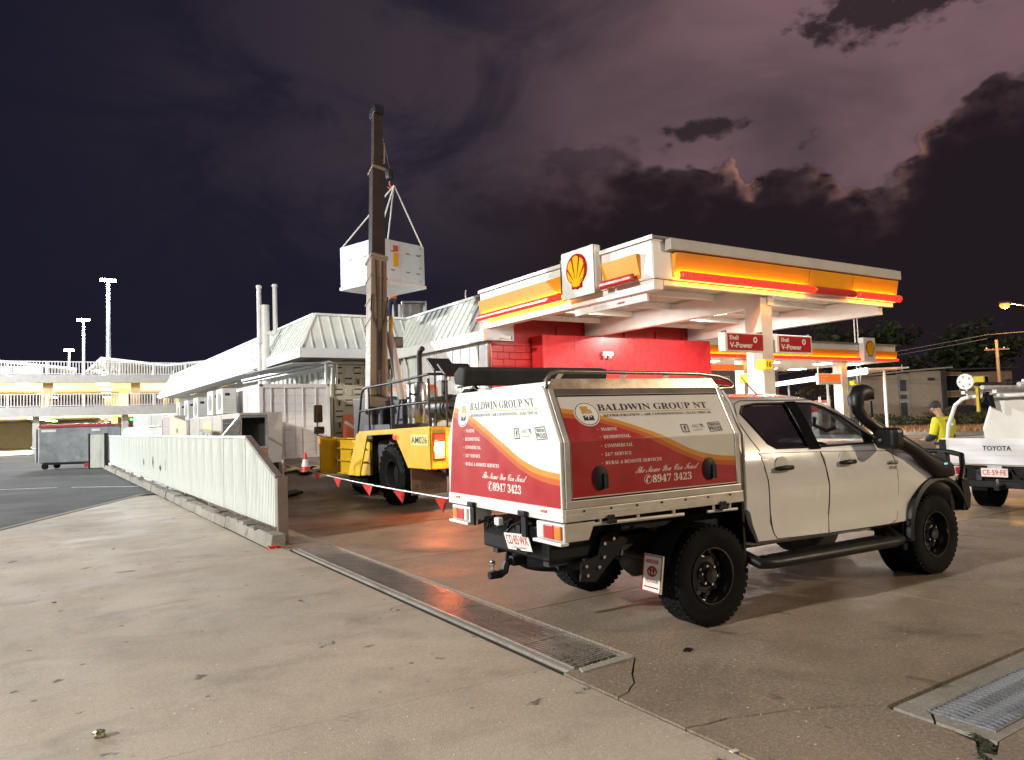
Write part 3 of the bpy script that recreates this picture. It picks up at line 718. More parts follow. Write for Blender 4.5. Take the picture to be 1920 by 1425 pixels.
MB().box(0, .04, 2.02, 2.9, .2, 2.1).build('coil_fins', M('grey_fins', (.35, .30, .30), .5, var=.3, scale=30), pn)
hd = empty('handrail', (4.9, 17.6, .1), 0, 'white tube handrail by the ramp behind the fence end', 'handrail')
MB().tube([(0, 0, 0), (.02, 0, 1.12), (-.02, .03, 1.17), (-.42, .3, 1.46), (-.9, .6, 1.8)], .026, 8).build('rail', white, hd, smooth=40)
MB().tube([(-.42, .3, .05), (-.42, .3, 1.44)], .024, 8).build('post', white, hd, smooth=40)
tag(MB().obox((5.05, 17.5, .12), (.5, .3, .05), (R(8), R(-6), .4)).build('rubber_base', black, None, bevel=.01), 'black rubber foot under the white handrail post', 'base')
cone = empty('traffic_cone', (6.03, 19.5, .445), 0, 'red and white traffic cone on the ramp before the container', 'traffic cone')
orr = M('cone_red', (.72, .045, .02), .45, var=.05)
MB().box(-.19, .19, -.19, .19, 0, .035).build('base', black, cone, bevel=.01)
MB().lathe([(.135, .036), (.105, .17)], (0, 0, 0), n=20).build('lower_band', orr, cone, smooth=40)
MB().lathe([(.107, .17), (.066, .36)], (0, 0, 0), n=20).build('reflective_band', M('cone_white', (.8, .8, .78), .4), cone, smooth=40)
MB().lathe([(.064, .36), (.03, .53), (.015, .54), (0, .535)], (0, 0, 0), n=20).build('tip', orr, cone, smooth=40)
card = M('cardboard', (.42, .31, .19), .8, var=.1)
for k, (a, b, w, d, r, l) in enumerate([(5.75, 19.9, .7, .5, .2, 'flattened cardboard sheet lying left of the traffic cone'), (6.35, 20.2, .95, .6, -.15, 'cardboard sheet propped behind the traffic cone'), (6.75, 19.7, .7, .45, .5, 'bent cardboard piece right of the traffic cone')]):
    z0 = (b-17)*.1727+.05
    mb = MB().obox((a-w*.25, b, z0), (w*.5, d, .012), (R(10), R(-8), r)); mb.obox((a+w*.25, b+.03, z0+.01), (w*.5, d, .012), (R(10), R(12), r))
    tag(mb.build('cardboard_sheet', card), l, 'cardboard')
tag(MB().obox((7.0, 20.6, .66), (1.3, 1.0, .02), (R(10), 0, -.1)).build('grey_board', M('grey_board', (.45, .45, .47), .6)), 'flat grey board lying before the container doors', 'board')
# orange barrier board with a white stripe
ob = empty('orange_barrier', (8.9, 23.6, .76), R(12), 'orange barrier panel with white diagonal stripe below the breeze blocks', 'barrier')
orm = M('orange_board', (.66, .13, .03), .5, var=.08)
MB().box(-.35, 1.3, 0, .04, .2, 1.25).build('board', orm, ob); MB().beam((-.30, -.012, 1.02), (.75, -.012, .45), .02, .10, (0, 0, 1)).build('stripe', white, ob)
for x in (-.2, 1.1): MB().box(x, x+.05, .05, .10, 0, 1.2).build('leg', galv, ob)
# bunting tape with red flags
tp = empty('flag_tape', (4.92, 17.6, .1), 0, 'white cord strung with red triangular flags across the driveway', 'flag tape')
P0, P1 = Vector((0, 0, .73)), Vector((3.16-4.92, 6.0-17.6, .88))
def TP(t): return P0.lerp(P1, t)+Vector((0, 0, -.05*4*t*(1-t)))
MB().tube([TP(k/30) for k in range(31)], .0075, 5).build('cord', white, tp)
fr = M('flag_red', (.72, .06, .05), .6, var=.08)
for t in (.40, .56, .73, .86, .985):
    p = TP(t); d = Vector((random.uniform(.03, .042), -random.uniform(.018, .028), .004))
    tw = random.uniform(-.03, .03)
    MB().add([p-d*1.5, p+d*1.5, p+Vector((tw*.6+.01, tw*.6, -.155))+d*random.uniform(-.4, .6), p+Vector((.010, -.008, -.07))], [(0, 1, 3), (1, 2, 3), (2, 0, 3)]).build('flag', fr, tp)
# ================================================================== filling station canopies
yel = M('canopy_yellow', (.76, .31, .008), .4, var=.03)
redbar = M('red_light_bar', (.7, .02, .02), .3, emit=(1, .03, .015), es=1.0)
reddim = M('red_bar_unlit', (.45, .03, .02), .35, var=.05)
strip = M('yellow_light_strip', (1, .6, .1), .5, emit=(1, .38, .03), es=26)
lens = M('canopy_lamp_lens', (1, 1, 1), .4, emit=(1, .97, .90), es=30)
cwht = M('canopy_white', (.74, .72, .68), .45, var=.04, dirt=(.5, .46, .4), damt=.25)
cgrey = M('canopy_top_grey', (.20, .19, .18), .6, var=.1)
signw = M('sign_white', (.70, .70, .66), .6, var=.03, spec=.2)
emy = M('emblem_yellow', (.74, .40, .01), .9, var=.02, spec=.1); emr = M('emblem_red', (.36, .008, .008), .9, var=.02, spec=.1)
def lamp_area(name, loc, size, power, color=(1, .96, .88), parent=None, rot=(0, 0, 0)):
    L = bpy.data.lights.new(name, 'AREA'); L.shape = 'RECTANGLE'; L.size = size[0]; L.size_y = size[1]; L.energy = power; L.color = color
    o = bpy.data.objects.new(name, L); COL.objects.link(o); o.location = loc; o.rotation_euler = rot
    if parent: o.parent = parent
    return o
def emblem(parent, org, xd, yd, w, h, ma, mb_, th=.03):
    """fan shell emblem centred on org"""
    xd, yd = Vector(xd), Vector(yd); nn = xd.cross(yd)
    def P(a, b, o): return Vector(org)+xd*a*w+yd*b*h+nn*o
    def outline(k, base):
        pts = []
        for i in range(33):
            t = R(-32+244*i/32); pts.append((.5*k*math.cos(t), .06+.45*k*math.sin(t)))
        pts = pts[::-1]
        pts += [(.25*k+.0, -.30*1), (.24*k, base), (.08*k, base-.0), (0, base-.035), (-.08*k, base), (-.24*k, base), (-.25*k, -.30)]
        return pts
    def plate(poly, o0, o1, name, mat):
        n = len(poly); m = MB(); vs = [P(a, b, o0) for a, b in poly]+[P(a, b, o1) for a, b in poly]
        m.add(vs, [tuple(range(n)), tuple(range(n, 2*n))[::-1]]+[(i, n+i, n+(i+1) % n, (i+1) % n) for i in range(n)])
        return m.build(name, mat, parent)
    rd = plate(outline(1.0, -.46), .0, th, 'emblem_border', emr)
    # yellow ribs, each its own wedge
    c = (0, -.36)
    for i in range(7):
        a0 = R(90+(i-3.5)*27.5+3.2); a1 = R(90+(i-2.5)*27.5-3.2)
        def rim(a):
            # ray from c to the inner border ellipse
            dx, dy = math.cos(a), math.sin(a); lo, hi = 0, 1.2
            for _ in range(30):
                m_ = (lo+hi)/2; x, y = c[0]+dx*m_, c[1]+dy*m_
                if (x/.425)**2+((y-.06)/.38)**2 < 1 or (y < -.12 and abs(x) < .26+(-.12-y)*-.2+.12): lo = m_
                else: hi = m_
            return lo
        am = (a0+a1)/2; r0 = .16
        pts = [(c[0]+math.cos(a)*r0, c[1]+math.sin(a)*r0*1.0+.0) for a in (a0, a1)]
        rr = min(rim(a0), rim(a1), rim(am)) if abs(i-3) < 3 else min(rim(a0), rim(a1))*.97
        arc = [(c[0]+math.cos(a)*r*.99, c[1]+math.sin(a)*r*.99) for a, r in ((a1, rim(a1)), (a1*.66+a0*.34, rim(a1*.66+a0*.34)*1.02), (am, rim(am)*1.03), (a1*.34+a0*.66, rim(a1*.34+a0*.66)*1.02), (a0, rim(a0)))]
        arc = [(max(-.43, min(.43, x)), max(-.27, y)) for x, y in arc]
        plate([pts[0], pts[1]]+arc, th+.001, th+.012, 'emblem_rib', emy)
    plate([(-.19, -.20), (.19, -.20), (.17, -.41), (.06, -.41), (0, -.43), (-.06, -.41), (-.17, -.41)], th+.001, th+.010, 'emblem_base', emy)
def fascia(parent, p0, p1, out, z0, z1, lit, tone=1):
    """yellow slanted panel and red bar along p0-p1 on a canopy face"""
    p0, p1, out = Vector(p0), Vector(p1), Vector(out); d = (p1-p0).normalized(); L = (p1-p0).length
    n = max(1, round(L/3.2)); w = L/n; hh = z1-z0
    for k in range(n):
        a = p0+d*(k*w+.004); b = p0+d*((k+1)*w-.004)
        def Q(p, z, o): return Vector((p.x, p.y, z))+out*o
        m = MB(); m.add([Q(a, z0+.10*hh, .03), Q(b, z0+.10*hh, .03), Q(b, z1, .13), Q(a, z1, .13), Q(a, z0+.10*hh, .0), Q(b, z0+.1*hh, .0), Q(b, z1, .0), Q(a, z1, 0)],
                        [(0, 1, 2, 3), (4, 7, 6, 5), (0, 4, 5, 1), (3, 2, 6, 7), (0, 3, 7, 4), (1, 5, 6, 2)])
        m.build('yellow_panel', yel, parent)
        m = MB(); r = .075
        prof = [(.13, z0-.02), (.20, z0-.02), (.245, z0+.03), (.245, z0+.10), (.20, z0+.15), (.13, z0+.15)]
        pa, pb = a, b
        if k == 0: pa = a+d*.06
        if k == n-1: pb = b-d*.06
        m.add([Q(pa, z, o) for o, z in prof]+[Q(pb, z, o) for o, z in prof], [tuple(range(6))[::-1], tuple(range(6, 12))]+[(i, (i+1) % 6, 6+(i+1) % 6, 6+i) for i in range(6)])
        m.build('red_bar', redbar if lit else reddim, parent, bevel=.012)
        if lit:
            m = MB(); m.add([Q(pa, z0+.04, .128), Q(pb, z0+.04, .128), Q(pb, z0+.13, .128), Q(pa, z0+.13, .128)], [(0, 1, 2, 3)])
            m.build('light_strip', strip, parent)
c1 = empty('station_canopy', (10.43, 10.7, 0), 0, 'large white petrol station canopy with glowing orange and red fascia', 'canopy')
def C1(mb, name, mat, **k):
    mb.v = [q-Vector((10.43, 10.7, 0)) for q in mb.v]; return mb.build(name, mat, c1, **k)
C1(MB().box(10.43, 10.53, 10.8, 17.5, 4.42, 5.22), 'fascia_panel', cwht)
for k in range(3): C1(MB().box(10.42, 10.428, 10.72+2.27*k, 10.72+2.27*(k+1)-.01, 4.44, 5.20), 'cladding_sheet', cwht)
C1(MB().box(10.43, 19.15, 10.70, 10.79, 4.42, 5.22), 'fascia_panel', cwht)
for k in range(4): C1(MB().box(10.44+2.18*k, 10.44+2.18*(k+1)-.01, 10.69, 10.698, 4.44, 5.0), 'cladding_sheet', cwht)
C1(MB().box(19.05, 19.15, 10.8, 17.5, 4.42, 5.22), 'fascia_panel', cwht)
C1(MB().box(10.38, 19.2, 10.64, 17.55, 5.223, 5.28), 'top_capping', cgrey, bevel=.01)
C1(MB().box(10.36, 10.379, 10.64, 17.55, 5.20, 5.285), 'top_capping', cwht)
C1(MB().prism([(10.50, 5.0), (10.685, 5.0), (10.66, 5.22), (10.50, 5.22)], 'x', 10.75, 19.14), 'upper_flashing', M('flashing_pale', (.40, .38, .35), .5, var=.08))
C1(MB().box(10.55, 19.0, 10.95, 17.4, 5.0, 5.03), 'roof_sheet', cgrey)
h1 = C1(MB(), 'holder', cwht) if False else None
def F1(p0, p1, out, lit):
    e = c1; o = Vector((10.43, 10.7, 0))
    fascia(e, Vector(p0)-o, Vector(p1)-o, out, 4.42, 4.97, lit)
F1((10.95, 10.70, 0), (15.35, 10.70, 0), (0, -1, 0), True)
F1((15.36, 10.70, 0), (17.1, 10.70, 0), (0, -1, 0), False)
F1((17.11, 10.70, 0), (19.13, 10.70, 0), (0, -1, 0), True)
F1((10.42, 17.45, 0), (10.42, 13.52, 0), (-1, 0, 0), True)
F1((10.42, 12.18, 0), (10.42, 11.05, 0), (-1, 0, 0), False)
# underside
C1(MB().box(10.54, 19.04, 10.8, 17.45, 4.62, 4.66), 'soffit', cwht)
for k in range(42): C1(MB().box(10.6+k*.2, 10.62+k*.2, 10.85, 17.4, 4.585, 4.62), 'soffit_rib', cwht)
C1(MB().box(10.46, 10.72, 10.74, 17.40, 4.20, 4.415), 'edge_beam', cwht, bevel=.01)
C1(MB().box(10.73, 19.1, 10.74, 10.86, 4.30, 4.415), 'edge_beam', cwht, bevel=.01)
for x in (14.25, 18.7): C1(MB().box(x-.11, x+.11, 10.87, 17.6, 4.10, 4.56), 'main_beam', cwht, bevel=.01)
for y_ in (12.4, 13.9, 15.4, 16.8):
    C1(MB().box(10.73, 14.13, y_, y_+.08, 4.44, 4.58), 'purlin', cwht); C1(MB().box(14.37, 18.58, y_, y_+.08, 4.44, 4.58), 'purlin', cwht)
# hanging clearance board
hb = C1(MB().box(10.55, 10.60, 11.05, 13.45, 4.02, 4.17), 'clearance_board', signw)
text('clearance_text', sansb('Minimum height 4.2'), (10.547-10.43, 12.75-10.7, 4.065), (0, -1, 0), (0, 0, 1), .74, .075, M('faint_print', (.62, .58, .60), .5), c1)
text('clearance_text', sansb('metres'), (10.547-10.43, 11.97-10.7, 4.065), (0, -1, 0), (0, 0, 1), .24, .06, emr, c1)
for y_ in (11.55, 12.95): C1(MB().cyl((10.575, y_, 4.17), (10.575, y_, 4.20), .012), 'hanger', darksteel)
# emblem box
C1(MB().box(10.20, 10.41, 12.27, 13.44, 4.46, 5.44), 'emblem_box', cwht, bevel=.05)
eb = C1(MB().box(10.185, 10.197, 12.28, 13.43, 4.36, 5.43), 'emblem_face', signw, bevel=.004)
emblem(c1, Vector((10.183, 12.86, 4.92))-Vector((10.43, 10.7, 0)), (0, -1, 0), (0, 0, 1), .72, .80, emr, emy)
C1(MB().box(10.20, 10.30, 13.45, 13.50, 4.5, 5.3), 'bracket', darksteel)
# column with two lit brand boxes and number cubes
col = empty('canopy_column', (13.98, 11.1, 0), 0, 'white square column holding up the near canopy edge', 'column')
MB().box(-.05, .34, -.19, .28, 0, 4.29).build('shaft', cwht, col, bevel=.012)
MB().box(-.2, .5, -.34, .42, 0, .25).build('plinth', g_edge, col, bevel=.02)
vred = M('fuel_sign_red', (.36, .015, .02), .35, var=.03)
def vsign(x0, lab):
    v = empty('fuel_sign', (x0, 10.92, 3.0), 0, lab, 'sign', 'fuel brand signs on the column')
    MB().box(0, 1.30, -.10, .10, 0, .42).build('case', signw, v, bevel=.012)
    MB().box(.07, 1.25, -.108, -.102, .03, .39).build('face', vred, v)
    text('lettering', sansb('Shell'), (.13, -.1085, .255), (1, 0, 0), (0, 0, 1), .29, .10, signw, v)
    text('lettering', sansb('V-Power'), (.13, -.1085, .08), (1, 0, 0), (0, 0, 1), .76, .125, signw, v)
    m = MB(); m.lathe([(.033, 0), (.07, 0)], (.98, -.1105, .27), (0, -1, 0), 20); m.f = m.f[:20]; m.build('ring_mark', signw, v)
    m = MB().box(1.24, 1.29, -.06, .06, .42, .46); m.box(.05, .10, -.06, .06, .42, .46); m.build('hanger', darksteel, v)
    return v
vsign(12.58, 'red and white fuel brand box hanging left of the column')
vsign(14.33, 'red and white fuel brand box hanging right of the column')
def cube(loc, t, lab, rz=0.):
    q = empty('number_cube', loc, rz, lab, 'sign', 'yellow pump number cubes')
    MB().box(-.13, .13, -.13, .13, 0, .23).build('case', M('cube_yellow', (.82, .55, .02), .4, emit=(1, .6, .02), es=.25), q, bevel=.01)
    text('number', sansb(t), (-.07, -.131, .05), (1, 0, 0), (0, 0, 1), .14, .13, M('number_black', (.03, .02, .01), .5), q)
    MB().box(-.02, .02, .13, .2, .08, .12).build('bracket', galv, q)
cube((13.78, 10.77, 2.60), '16', 'yellow cube numbered 16 on the column front')
cube((14.55, 11.9, 2.36), '15', 'yellow cube numbered 15 behind the column', 0)
# lamps under canopy one
def clamp_(x, y, lab, power, z=4.56, vis=True, sz=.55):
    q = empty('canopy_lamp', (x, y, z), 0, lab, 'lamp', 'recessed canopy lamps')
    MB().box(-sz/2-.06, sz/2+.06, -sz/2-.06, sz/2+.06, -.02, .06).build('housing', cwht, q)
    MB().box(-sz/2, sz/2, -sz/2, sz/2, -.035, -.022).build('lens', lens, q)
    lamp_area('lamp_light', (0, 0, -.05), (sz, sz), power, parent=q)
clamp_(15.3, 11.6, 'bright square lamp under the near canopy edge', 260)
clamp_(16.6, 14.6, 'square lamp under the near canopy deep towards the shop', 220)
clamp_(12.4, 14.6, 'square lamp under the near canopy above the red wall', 90)

# ------------------------------------------------------------------ far canopy
c2 = empty('station_canopy', (22, 25, 0), 0, 'farther brightly lit station canopy behind the column', 'canopy')
O2 = Vector((22, 25, 0))
def C2(mb, name, mat, **k):
    mb.v = [q-O2 for q in mb.v]; return mb.build(name, mat, c2, **k)
C2(MB().box(22, 44.4, 25.0, 25.1, 4.42, 5.35), 'fascia_panel', cwht); C2(MB().box(44.3, 44.4, 25.11, 33, 4.42, 5.35), 'fascia_panel', cwht)
C2(MB().box(21.95, 44.45, 24.93, 33.05, 5.353, 5.45), 'top_capping', cgrey)
C2(MB().box(22, 44.29, 25.11, 33, 4.40, 4.45), 'soffit', white)
fascia(c2, Vector((0, 0, 0)), Vector((18.4, 0, 0)), (0, -1, 0), 4.42, 5.0, True)
fascia(c2, Vector((19.7, 0, 0)), Vector((22.4, 0, 0)), (0, -1, 0), 4.42, 5.0, True)
C2(MB().box(40.45, 41.65, 24.62, 24.95, 4.35, 5.75), 'emblem_box', signw, bevel=.04)
emblem(c2, Vector((41.05, 24.61, 5.08))-O2, (1, 0, 0), (0, 0, 1), .85, .95, emr, emy)
for k, (x, lab) in enumerate(((39.5, 'white lit column at the far canopy end'), (31.0, 'white column hidden midway under the far canopy'))):
    q = empty('canopy_column', (x, 25.6, 0), 0, lab, 'column')
    MB().box(-.28, .28, -.28, .28, 0, 4.39).build('shaft', white, q, bevel=.01); MB().box(-.4, .4, -.4, .4, 0, .3).build('plinth', g_edge, q)
for i, x in enumerate((25, 30, 35, 40, 43)):
    for j, y_ in enumerate((27, 31)):
        nm = ['first', 'second', 'third', 'fourth', 'fifth'][i]
        clamp_(x, y_, '%s lamp of the %s row under the far canopy' % (nm, ['front', 'rear'][j]), 260, 4.40, sz=.8)
# lower bright service canopy behind
c3 = empty('service_awning', (45.2, 28.7, 0), math.atan2(13.3, 9.6), 'low bright white awning edge beyond the far canopy', 'awning')
MB().box(-3, 16.4, -2.5, 0, 4.0, 4.1).build('ceiling', white, c3); MB().box(-3, 16.4, .005, .06, 3.75, 4.12).build('edge', M('glowing_awning_edge', (.9, .9, .88), .5, emit=(1, .98, .92), es=1.6), c3)  # edge brightness comes from its own emission, no lamp behind it
for x in (-2.5, 7, 16): MB().cyl((x, -1.2, 0), (x, -1.2, 3.98), .09).build('post', white, c3)
# price board under canopy two
pb = empty('price_board', (37.0, 25.4, 3.05), 0, 'orange and white fuel board hung beside the far column', 'sign')
MB().box(0, 2.1, -.08, .08, 0, .62).build('case', signw, pb, bevel=.02)
MB().box(.06, 2.04, -.09, -.082, .16, .56).build('face', M('board_orange', (.75, .12, .02), .4, emit=(1, .2, .02), es=.35), pb)
text('lettering', sansb('Quality'), (.2, -.094, .38), (1, 0, 0), (0, 0, 1), .7, .12, signw, pb); text('lettering', sansb('fuels'), (.2, -.094, .22), (1, 0, 0), (0, 0, 1), .45, .12, signw, pb)
for x in (.1, 1.9): MB().cyl((x, 0, .62), (x, 0, 1.35), .03).build('hanger', white, pb)
cube((40.1, 25.2, 3.0), '4', 'upper yellow cube beside the far lit column'); cube((40.0, 25.1, 2.55), '5', 'lower yellow cube beside the far lit column')
tag(MB().box(27.5, 30.2, 24.86, 24.98, 3.75, 4.05).build('sign_band', M('band_orange', (.75, .12, .03), .4, emit=(1, .2, .04), es=.4), None, bevel=.02), 'small orange sign band under the far canopy behind the column', 'sign')
# pumps
def pump(loc, rz, lab):
    p = empty('fuel_pump', loc, rz, lab, 'fuel pump', 'fuel pumps')
    MB().box(-.55, .55, -.3, .3, 0, .12).build('plinth', g_edge, p)
    MB().box(-.45, .45, -.24, .24, .121, 1.5).build('cabinet', M('pump_white', (.72, .72, .72), .4), p, bevel=.03)
    MB().box(-.45, .45, -.22, .22, 1.505, 2.15).build('head', M('pump_red', (.55, .03, .03), .4), p, bevel=.03)
    MB().box(-.36, .36, -.235, -.223, 1.6, 2.0).build('display', M('pump_screen', (.5, .55, .5), .2, emit=(.9, 1, .8), es=.6), p)
    MB().box(-.40, .40, -.252, -.242, .9, 1.1).build('band', yel, p)
    for s_ in (-1, 1):
        for q in (.0, .12):
            MB().tube([(s_*(.38-q), -.30, .9+.0), (s_*(.42-q), -.34, 1.8), (s_*(.47-q), -.36, 2.35), (s_*(.52-q), -.36, 2.35), (s_*(.55-q), -.36, 1.6), (s_*(.52-q), -.34, .7)], .018, 6).build('hose', M('hose_pale', (.6, .6, .58), .5), p, smooth=60)
    return p
pump((13.0, 12.6, 0), 0, 'red and white fuel pump behind the near column'); pump((38.2, 26.2, 0), 0, 'fuel pump with looped pale hoses under the far canopy')
pump((33.5, 26.2, 0), 0, 'fuel pump farther left beneath the far canopy')
# ================================================================== white dual cab ute with service canopy
def catmull(P, t):
    n = len(P)-1; i = min(int(t), n-1); f = t-i
    p0, p1, p2, p3 = P[max(i-1, 0)], P[i], P[i+1], P[min(i+2, n)]
    return tuple(.5*((2*b)+(c-a)*f+(2*a-5*b+4*c-d)*f*f+(3*b-a-3*c+d)*f**3) for a, b, c, d in zip(p0, p1, p2, p3))
def loftbody(st, subx=4, subp=3):
    """st: list of (x, [(w,z)...]) half sections, bottom centre to top centre -> closed solid MB"""
    rows = []
    for k in range((len(st)-1)*subx+1):
        t = k/subx; i = min(int(t), len(st)-2); f = t-i
        x = st[i][0]+(st[i+1][0]-st[i][0])*f
        sec = []
        for j in range(len(st[0][1])):
            sec.append(catmull([s_[1][j] for s_ in st], t))
        fine_ = []
        for q in range((len(sec)-1)*subp+1): fine_.append(catmull(sec, q/subp))
        fine_[0] = (0, fine_[0][1]); fine_[-1] = (0, fine_[-1][1])
        rows.append((x, fine_))
    mb = MB(); m = len(rows[0][1]); ring = 2*(m-1)
    for x, s_ in rows:
        for w, z in s_: mb.v.append(Vector((x, -w, z)))
        for w, z in s_[-2:0:-1]: mb.v.append(Vector((x, w, z)))
    for a in range(len(rows)-1):
        for k in range(ring):
            mb.f.append((a*ring+k, a*ring+(k+1) % ring, (a+1)*ring+(k+1) % ring, (a+1)*ring+k))
    mb.f.append(tuple(range(ring))[::-1]); mb.f.append(tuple(range((len(rows)-1)*ring, len(rows)*ring)))
    return mb
def boolean(me, cutters, op='DIFFERENCE'):
    o = bpy.data.objects.new('tmp', me); COL.objects.link(o); cs = []
    for c in cutters:
        q = bpy.data.objects.new('cut', c.mesh('cut')); COL.objects.link(q); cs.append(q)
        m = o.modifiers.new('b', 'BOOLEAN'); m.operation = op; m.object = q; m.solver = 'EXACT'
    dg = bpy.context.evaluated_depsgraph_get(); dg.update()
    out = bpy.data.meshes.new_from_object(o.evaluated_get(dg))
    for q in cs+[o]: bpy.data.objects.remove(q)
    return out
paint = M('ute_white_paint', (.74, .735, .70), .24, var=.02, coat=1., dirt=(.52, .47, .40), damt=.08, dscale=1.5)
tint = glass('privacy_glass', (.012, .013, .014), .35); clear = glass('side_glass', (.84, .88, .86), .15)
trim = M('black_trim', (.0045, .0045, .005), .45, var=.15, spec=.35)
UTE = empty('utility_truck', (4.533, 4.982, 0), R(-2.577), 'white dual cab ute with red and white lettered service canopy', 'ute')
cabst = [
 (.40, [(0, .56), (.80, .56), (.875, .74), (.90, 1.0), (.895, 1.18), (.880, 1.30), (.715, 1.71), (.625, 1.795), (.35, 1.83), (0, 1.835)]),
 (.80, [(0, .55), (.82, .55), (.895, .74), (.915, 1.0), (.905, 1.18), (.885, 1.30), (.720, 1.725), (.63, 1.805), (.35, 1.84), (0, 1.845)]),
 (1.35, [(0, .54), (.83, .54), (.895, .72), (.915, 1.0), (.905, 1.17), (.885, 1.295), (.722, 1.72), (.63, 1.80), (.35, 1.838), (0, 1.843)]),
 (1.72, [(0, .535), (.83, .535), (.895, .72), (.915, 1.0), (.905, 1.16), (.885, 1.29), (.735, 1.665), (.65, 1.735), (.35, 1.785), (0, 1.795)]),
 (2.00, [(0, .53), (.83, .53), (.893, .72), (.913, 1.0), (.905, 1.16), (.888, 1.285), (.775, 1.545), (.69, 1.60), (.37, 1.66), (0, 1.675)]),
 (2.25, [(0, .53), (.83, .53), (.89, .72), (.912, 1.0), (.906, 1.15), (.892, 1.26), (.83, 1.40), (.74, 1.44), (.40, 1.505), (0, 1.525)]),
 (2.48, [(0, .53), (.83, .53), (.89, .72), (.915, 1.0), (.908, 1.13), (.895, 1.20), (.85, 1.255), (.76, 1.285), (.42, 1.35), (0, 1.365)]),
 (2.80, [(0, .53), (.83, .53), (.90, .74), (.925, .98), (.915, 1.09), (.895, 1.16), (.84, 1.205), (.72, 1.235), (.40, 1.285), (0, 1.295)]),
 (3.20, [(0, .54), (.83, .54), (.905, .74), (.93, .94), (.915, 1.04), (.885, 1.10), (.82, 1.145), (.70, 1.175), (.40, 1.22), (0, 1.23)]),
 (3.52, [(0, .56), (.80, .56), (.87, .72), (.885, .88), (.875, .97), (.84, 1.03), (.77, 1.07), (.66, 1.095), (.38, 1.13), (0, 1.14)]),
 (3.70, [(0, .58), (.70, .58), (.76, .70), (.775, .84), (.76, .92), (.72, .97), (.66, 1.0), (.58, 1.02), (.34, 1.05), (0, 1.055)]),
 (3.78, [(0, .62), (.60, .62), (.66, .70), (.67, .82), (.655, .88), (.62, .92), (.57, .945), (.5, .96), (.3, .98), (0, .985)])]
solid = loftbody(cabst)
bv = BVHTree.FromPolygons([tuple(q) for q in solid.v], solid.f)
def yside(x, z):
    h = bv.ray_cast(Vector((x, -3, z)), Vector((0, 1, 0)))
    return h[0].y if h[0] else -.85
def drape(poly, off, step=.08, sgn=-1):
    pts = [Vector(p) for p in poly]; dense = []
    for i, p in enumerate(pts):
        q = pts[(i+1) % len(pts)]; k = max(1, int((q-p).length/step))
        dense += [p.lerp(q, j/k) for j in range(k)]
    n = len(dense); xs_ = [p.x for p in dense]; zs_ = [p.y for p in dense]
    def inside(x, z):
        c = False
        for i in range(n):
            a, b = dense[i], dense[i-1]
            if (a.y > z) != (b.y > z) and x < (b.x-a.x)*(z-a.y)/(b.y-a.y)+a.x: c = not c
        return c
    grid = []
    x = min(xs_)+step/2
    while x < max(xs_):
        z = min(zs_)+step/2
        while z < max(zs_):
            if inside(x, z) and min((Vector((x, z))-d).length for d in dense) > step*.35: grid.append(Vector((x, z)))
            z += step
        x += step
    r = mgeo.delaunay_2d_cdt(dense+grid, [], [list(range(n))], 1, 1e-5)
    mb = MB(); mb.add([(p.x, (yside(p.x, p.y)-off)*(-sgn), p.y) for p in r[0]], [tuple(f) for f in r[2]])
    return mb
def seam(line, r=.0045, sgn=-1):
    pts = []
    for a, b in zip(line, line[1:]):
        a, b = Vector(a), Vector(b); k = max(1, int((b-a).length/.05))
        pts += [a.lerp(b, j/k) for j in range(k)]
    pts.append(Vector(line[-1]))
    return MB().tube([(p.x, (yside(p.x, p.y)-.001)*(-sgn), p.y) for p in pts], r, 5)
WR = [(.545, 1.66), (.60, 1.725), (.75, 1.742), (1.17, 1.742), (1.27, 1.345), (.83, 1.355), (.74, 1.40)]
WF = [(1.245, 1.742), (1.50, 1.732), (1.66, 1.695), (1.86, 1.60), (2.16, 1.40), (2.21, 1.345), (1.335, 1.342)]
inner = []
for x, s_ in cabst[:6]:
    inner.append((max(.46, x), [(0, .62)]+[(max(0, w-.055), min(z, 1.60) if i > 6 else z) for i, (w, z) in enumerate(s_[1:-1], 1)]+[(0, s_[-1][1]-.05)]))
inner = [(x, [(0, .64), (.76, .64)]+[(w-.05, z) for w, z in s_[2:6]]+[(w-.045, z-.035) for w, z in s_[6:9]]+[(0, s_[9][1]-.04)]) for x, s_ in [(max(.45, q[0]), q[1]) for q in cabst[:7]]]
cut = [loftbody(inner, 2, 2)]
cut += [MB().prism(WR, 'y', -1.3, 1.3), MB().prism(WF, 'y', -1.3, 1.3)]
ws = MB(); ws.add([(1.80, -.60, 1.90), (1.80, .60, 1.90), (2.62, .70, 1.36), (2.62, -.70, 1.36), (1.60, -.56, 1.70), (1.60, .56, 1.70), (2.22, .66, 1.22), (2.22, -.66, 1.22)],
                  [(0, 1, 2, 3), (7, 6, 5, 4), (0, 4, 5, 1), (1, 5, 6, 2), (2, 6, 7, 3), (3, 7, 4, 0)])
cut += [ws, MB().box(.2, .6, -.55, .55, 1.38, 1.70)]
cut += [MB().cyl((3.085, s_*.55, .44), (3.085, s_*1.3, .44), .485, n=40) for s_ in (-1, 1)]
cut += [MB().prism([(.30, .40), (.60, .40), (.44, .85), (.30, .95)], 'y', s_*.70, s_*1.2) for s_ in (-1, 1)]
bmesh_body = boolean(solid.mesh('cab_body'), cut)
bmesh_body.materials.clear(); bmesh_body.materials.append(paint)
bmesh_body.shade_smooth(); bmesh_body.set_sharp_from_angle(angle=R(32))
body = link('cab_body', bmesh_body, UTE)
DR = [(.60, 1.32), (.655, 1.10), (.665, .85), (.70, .66), (.74, .605), (1.0, .595), (1.385, .585), (1.41, .75), (1.425, 1.0), (1.40, 1.16), (1.365, 1.30)]
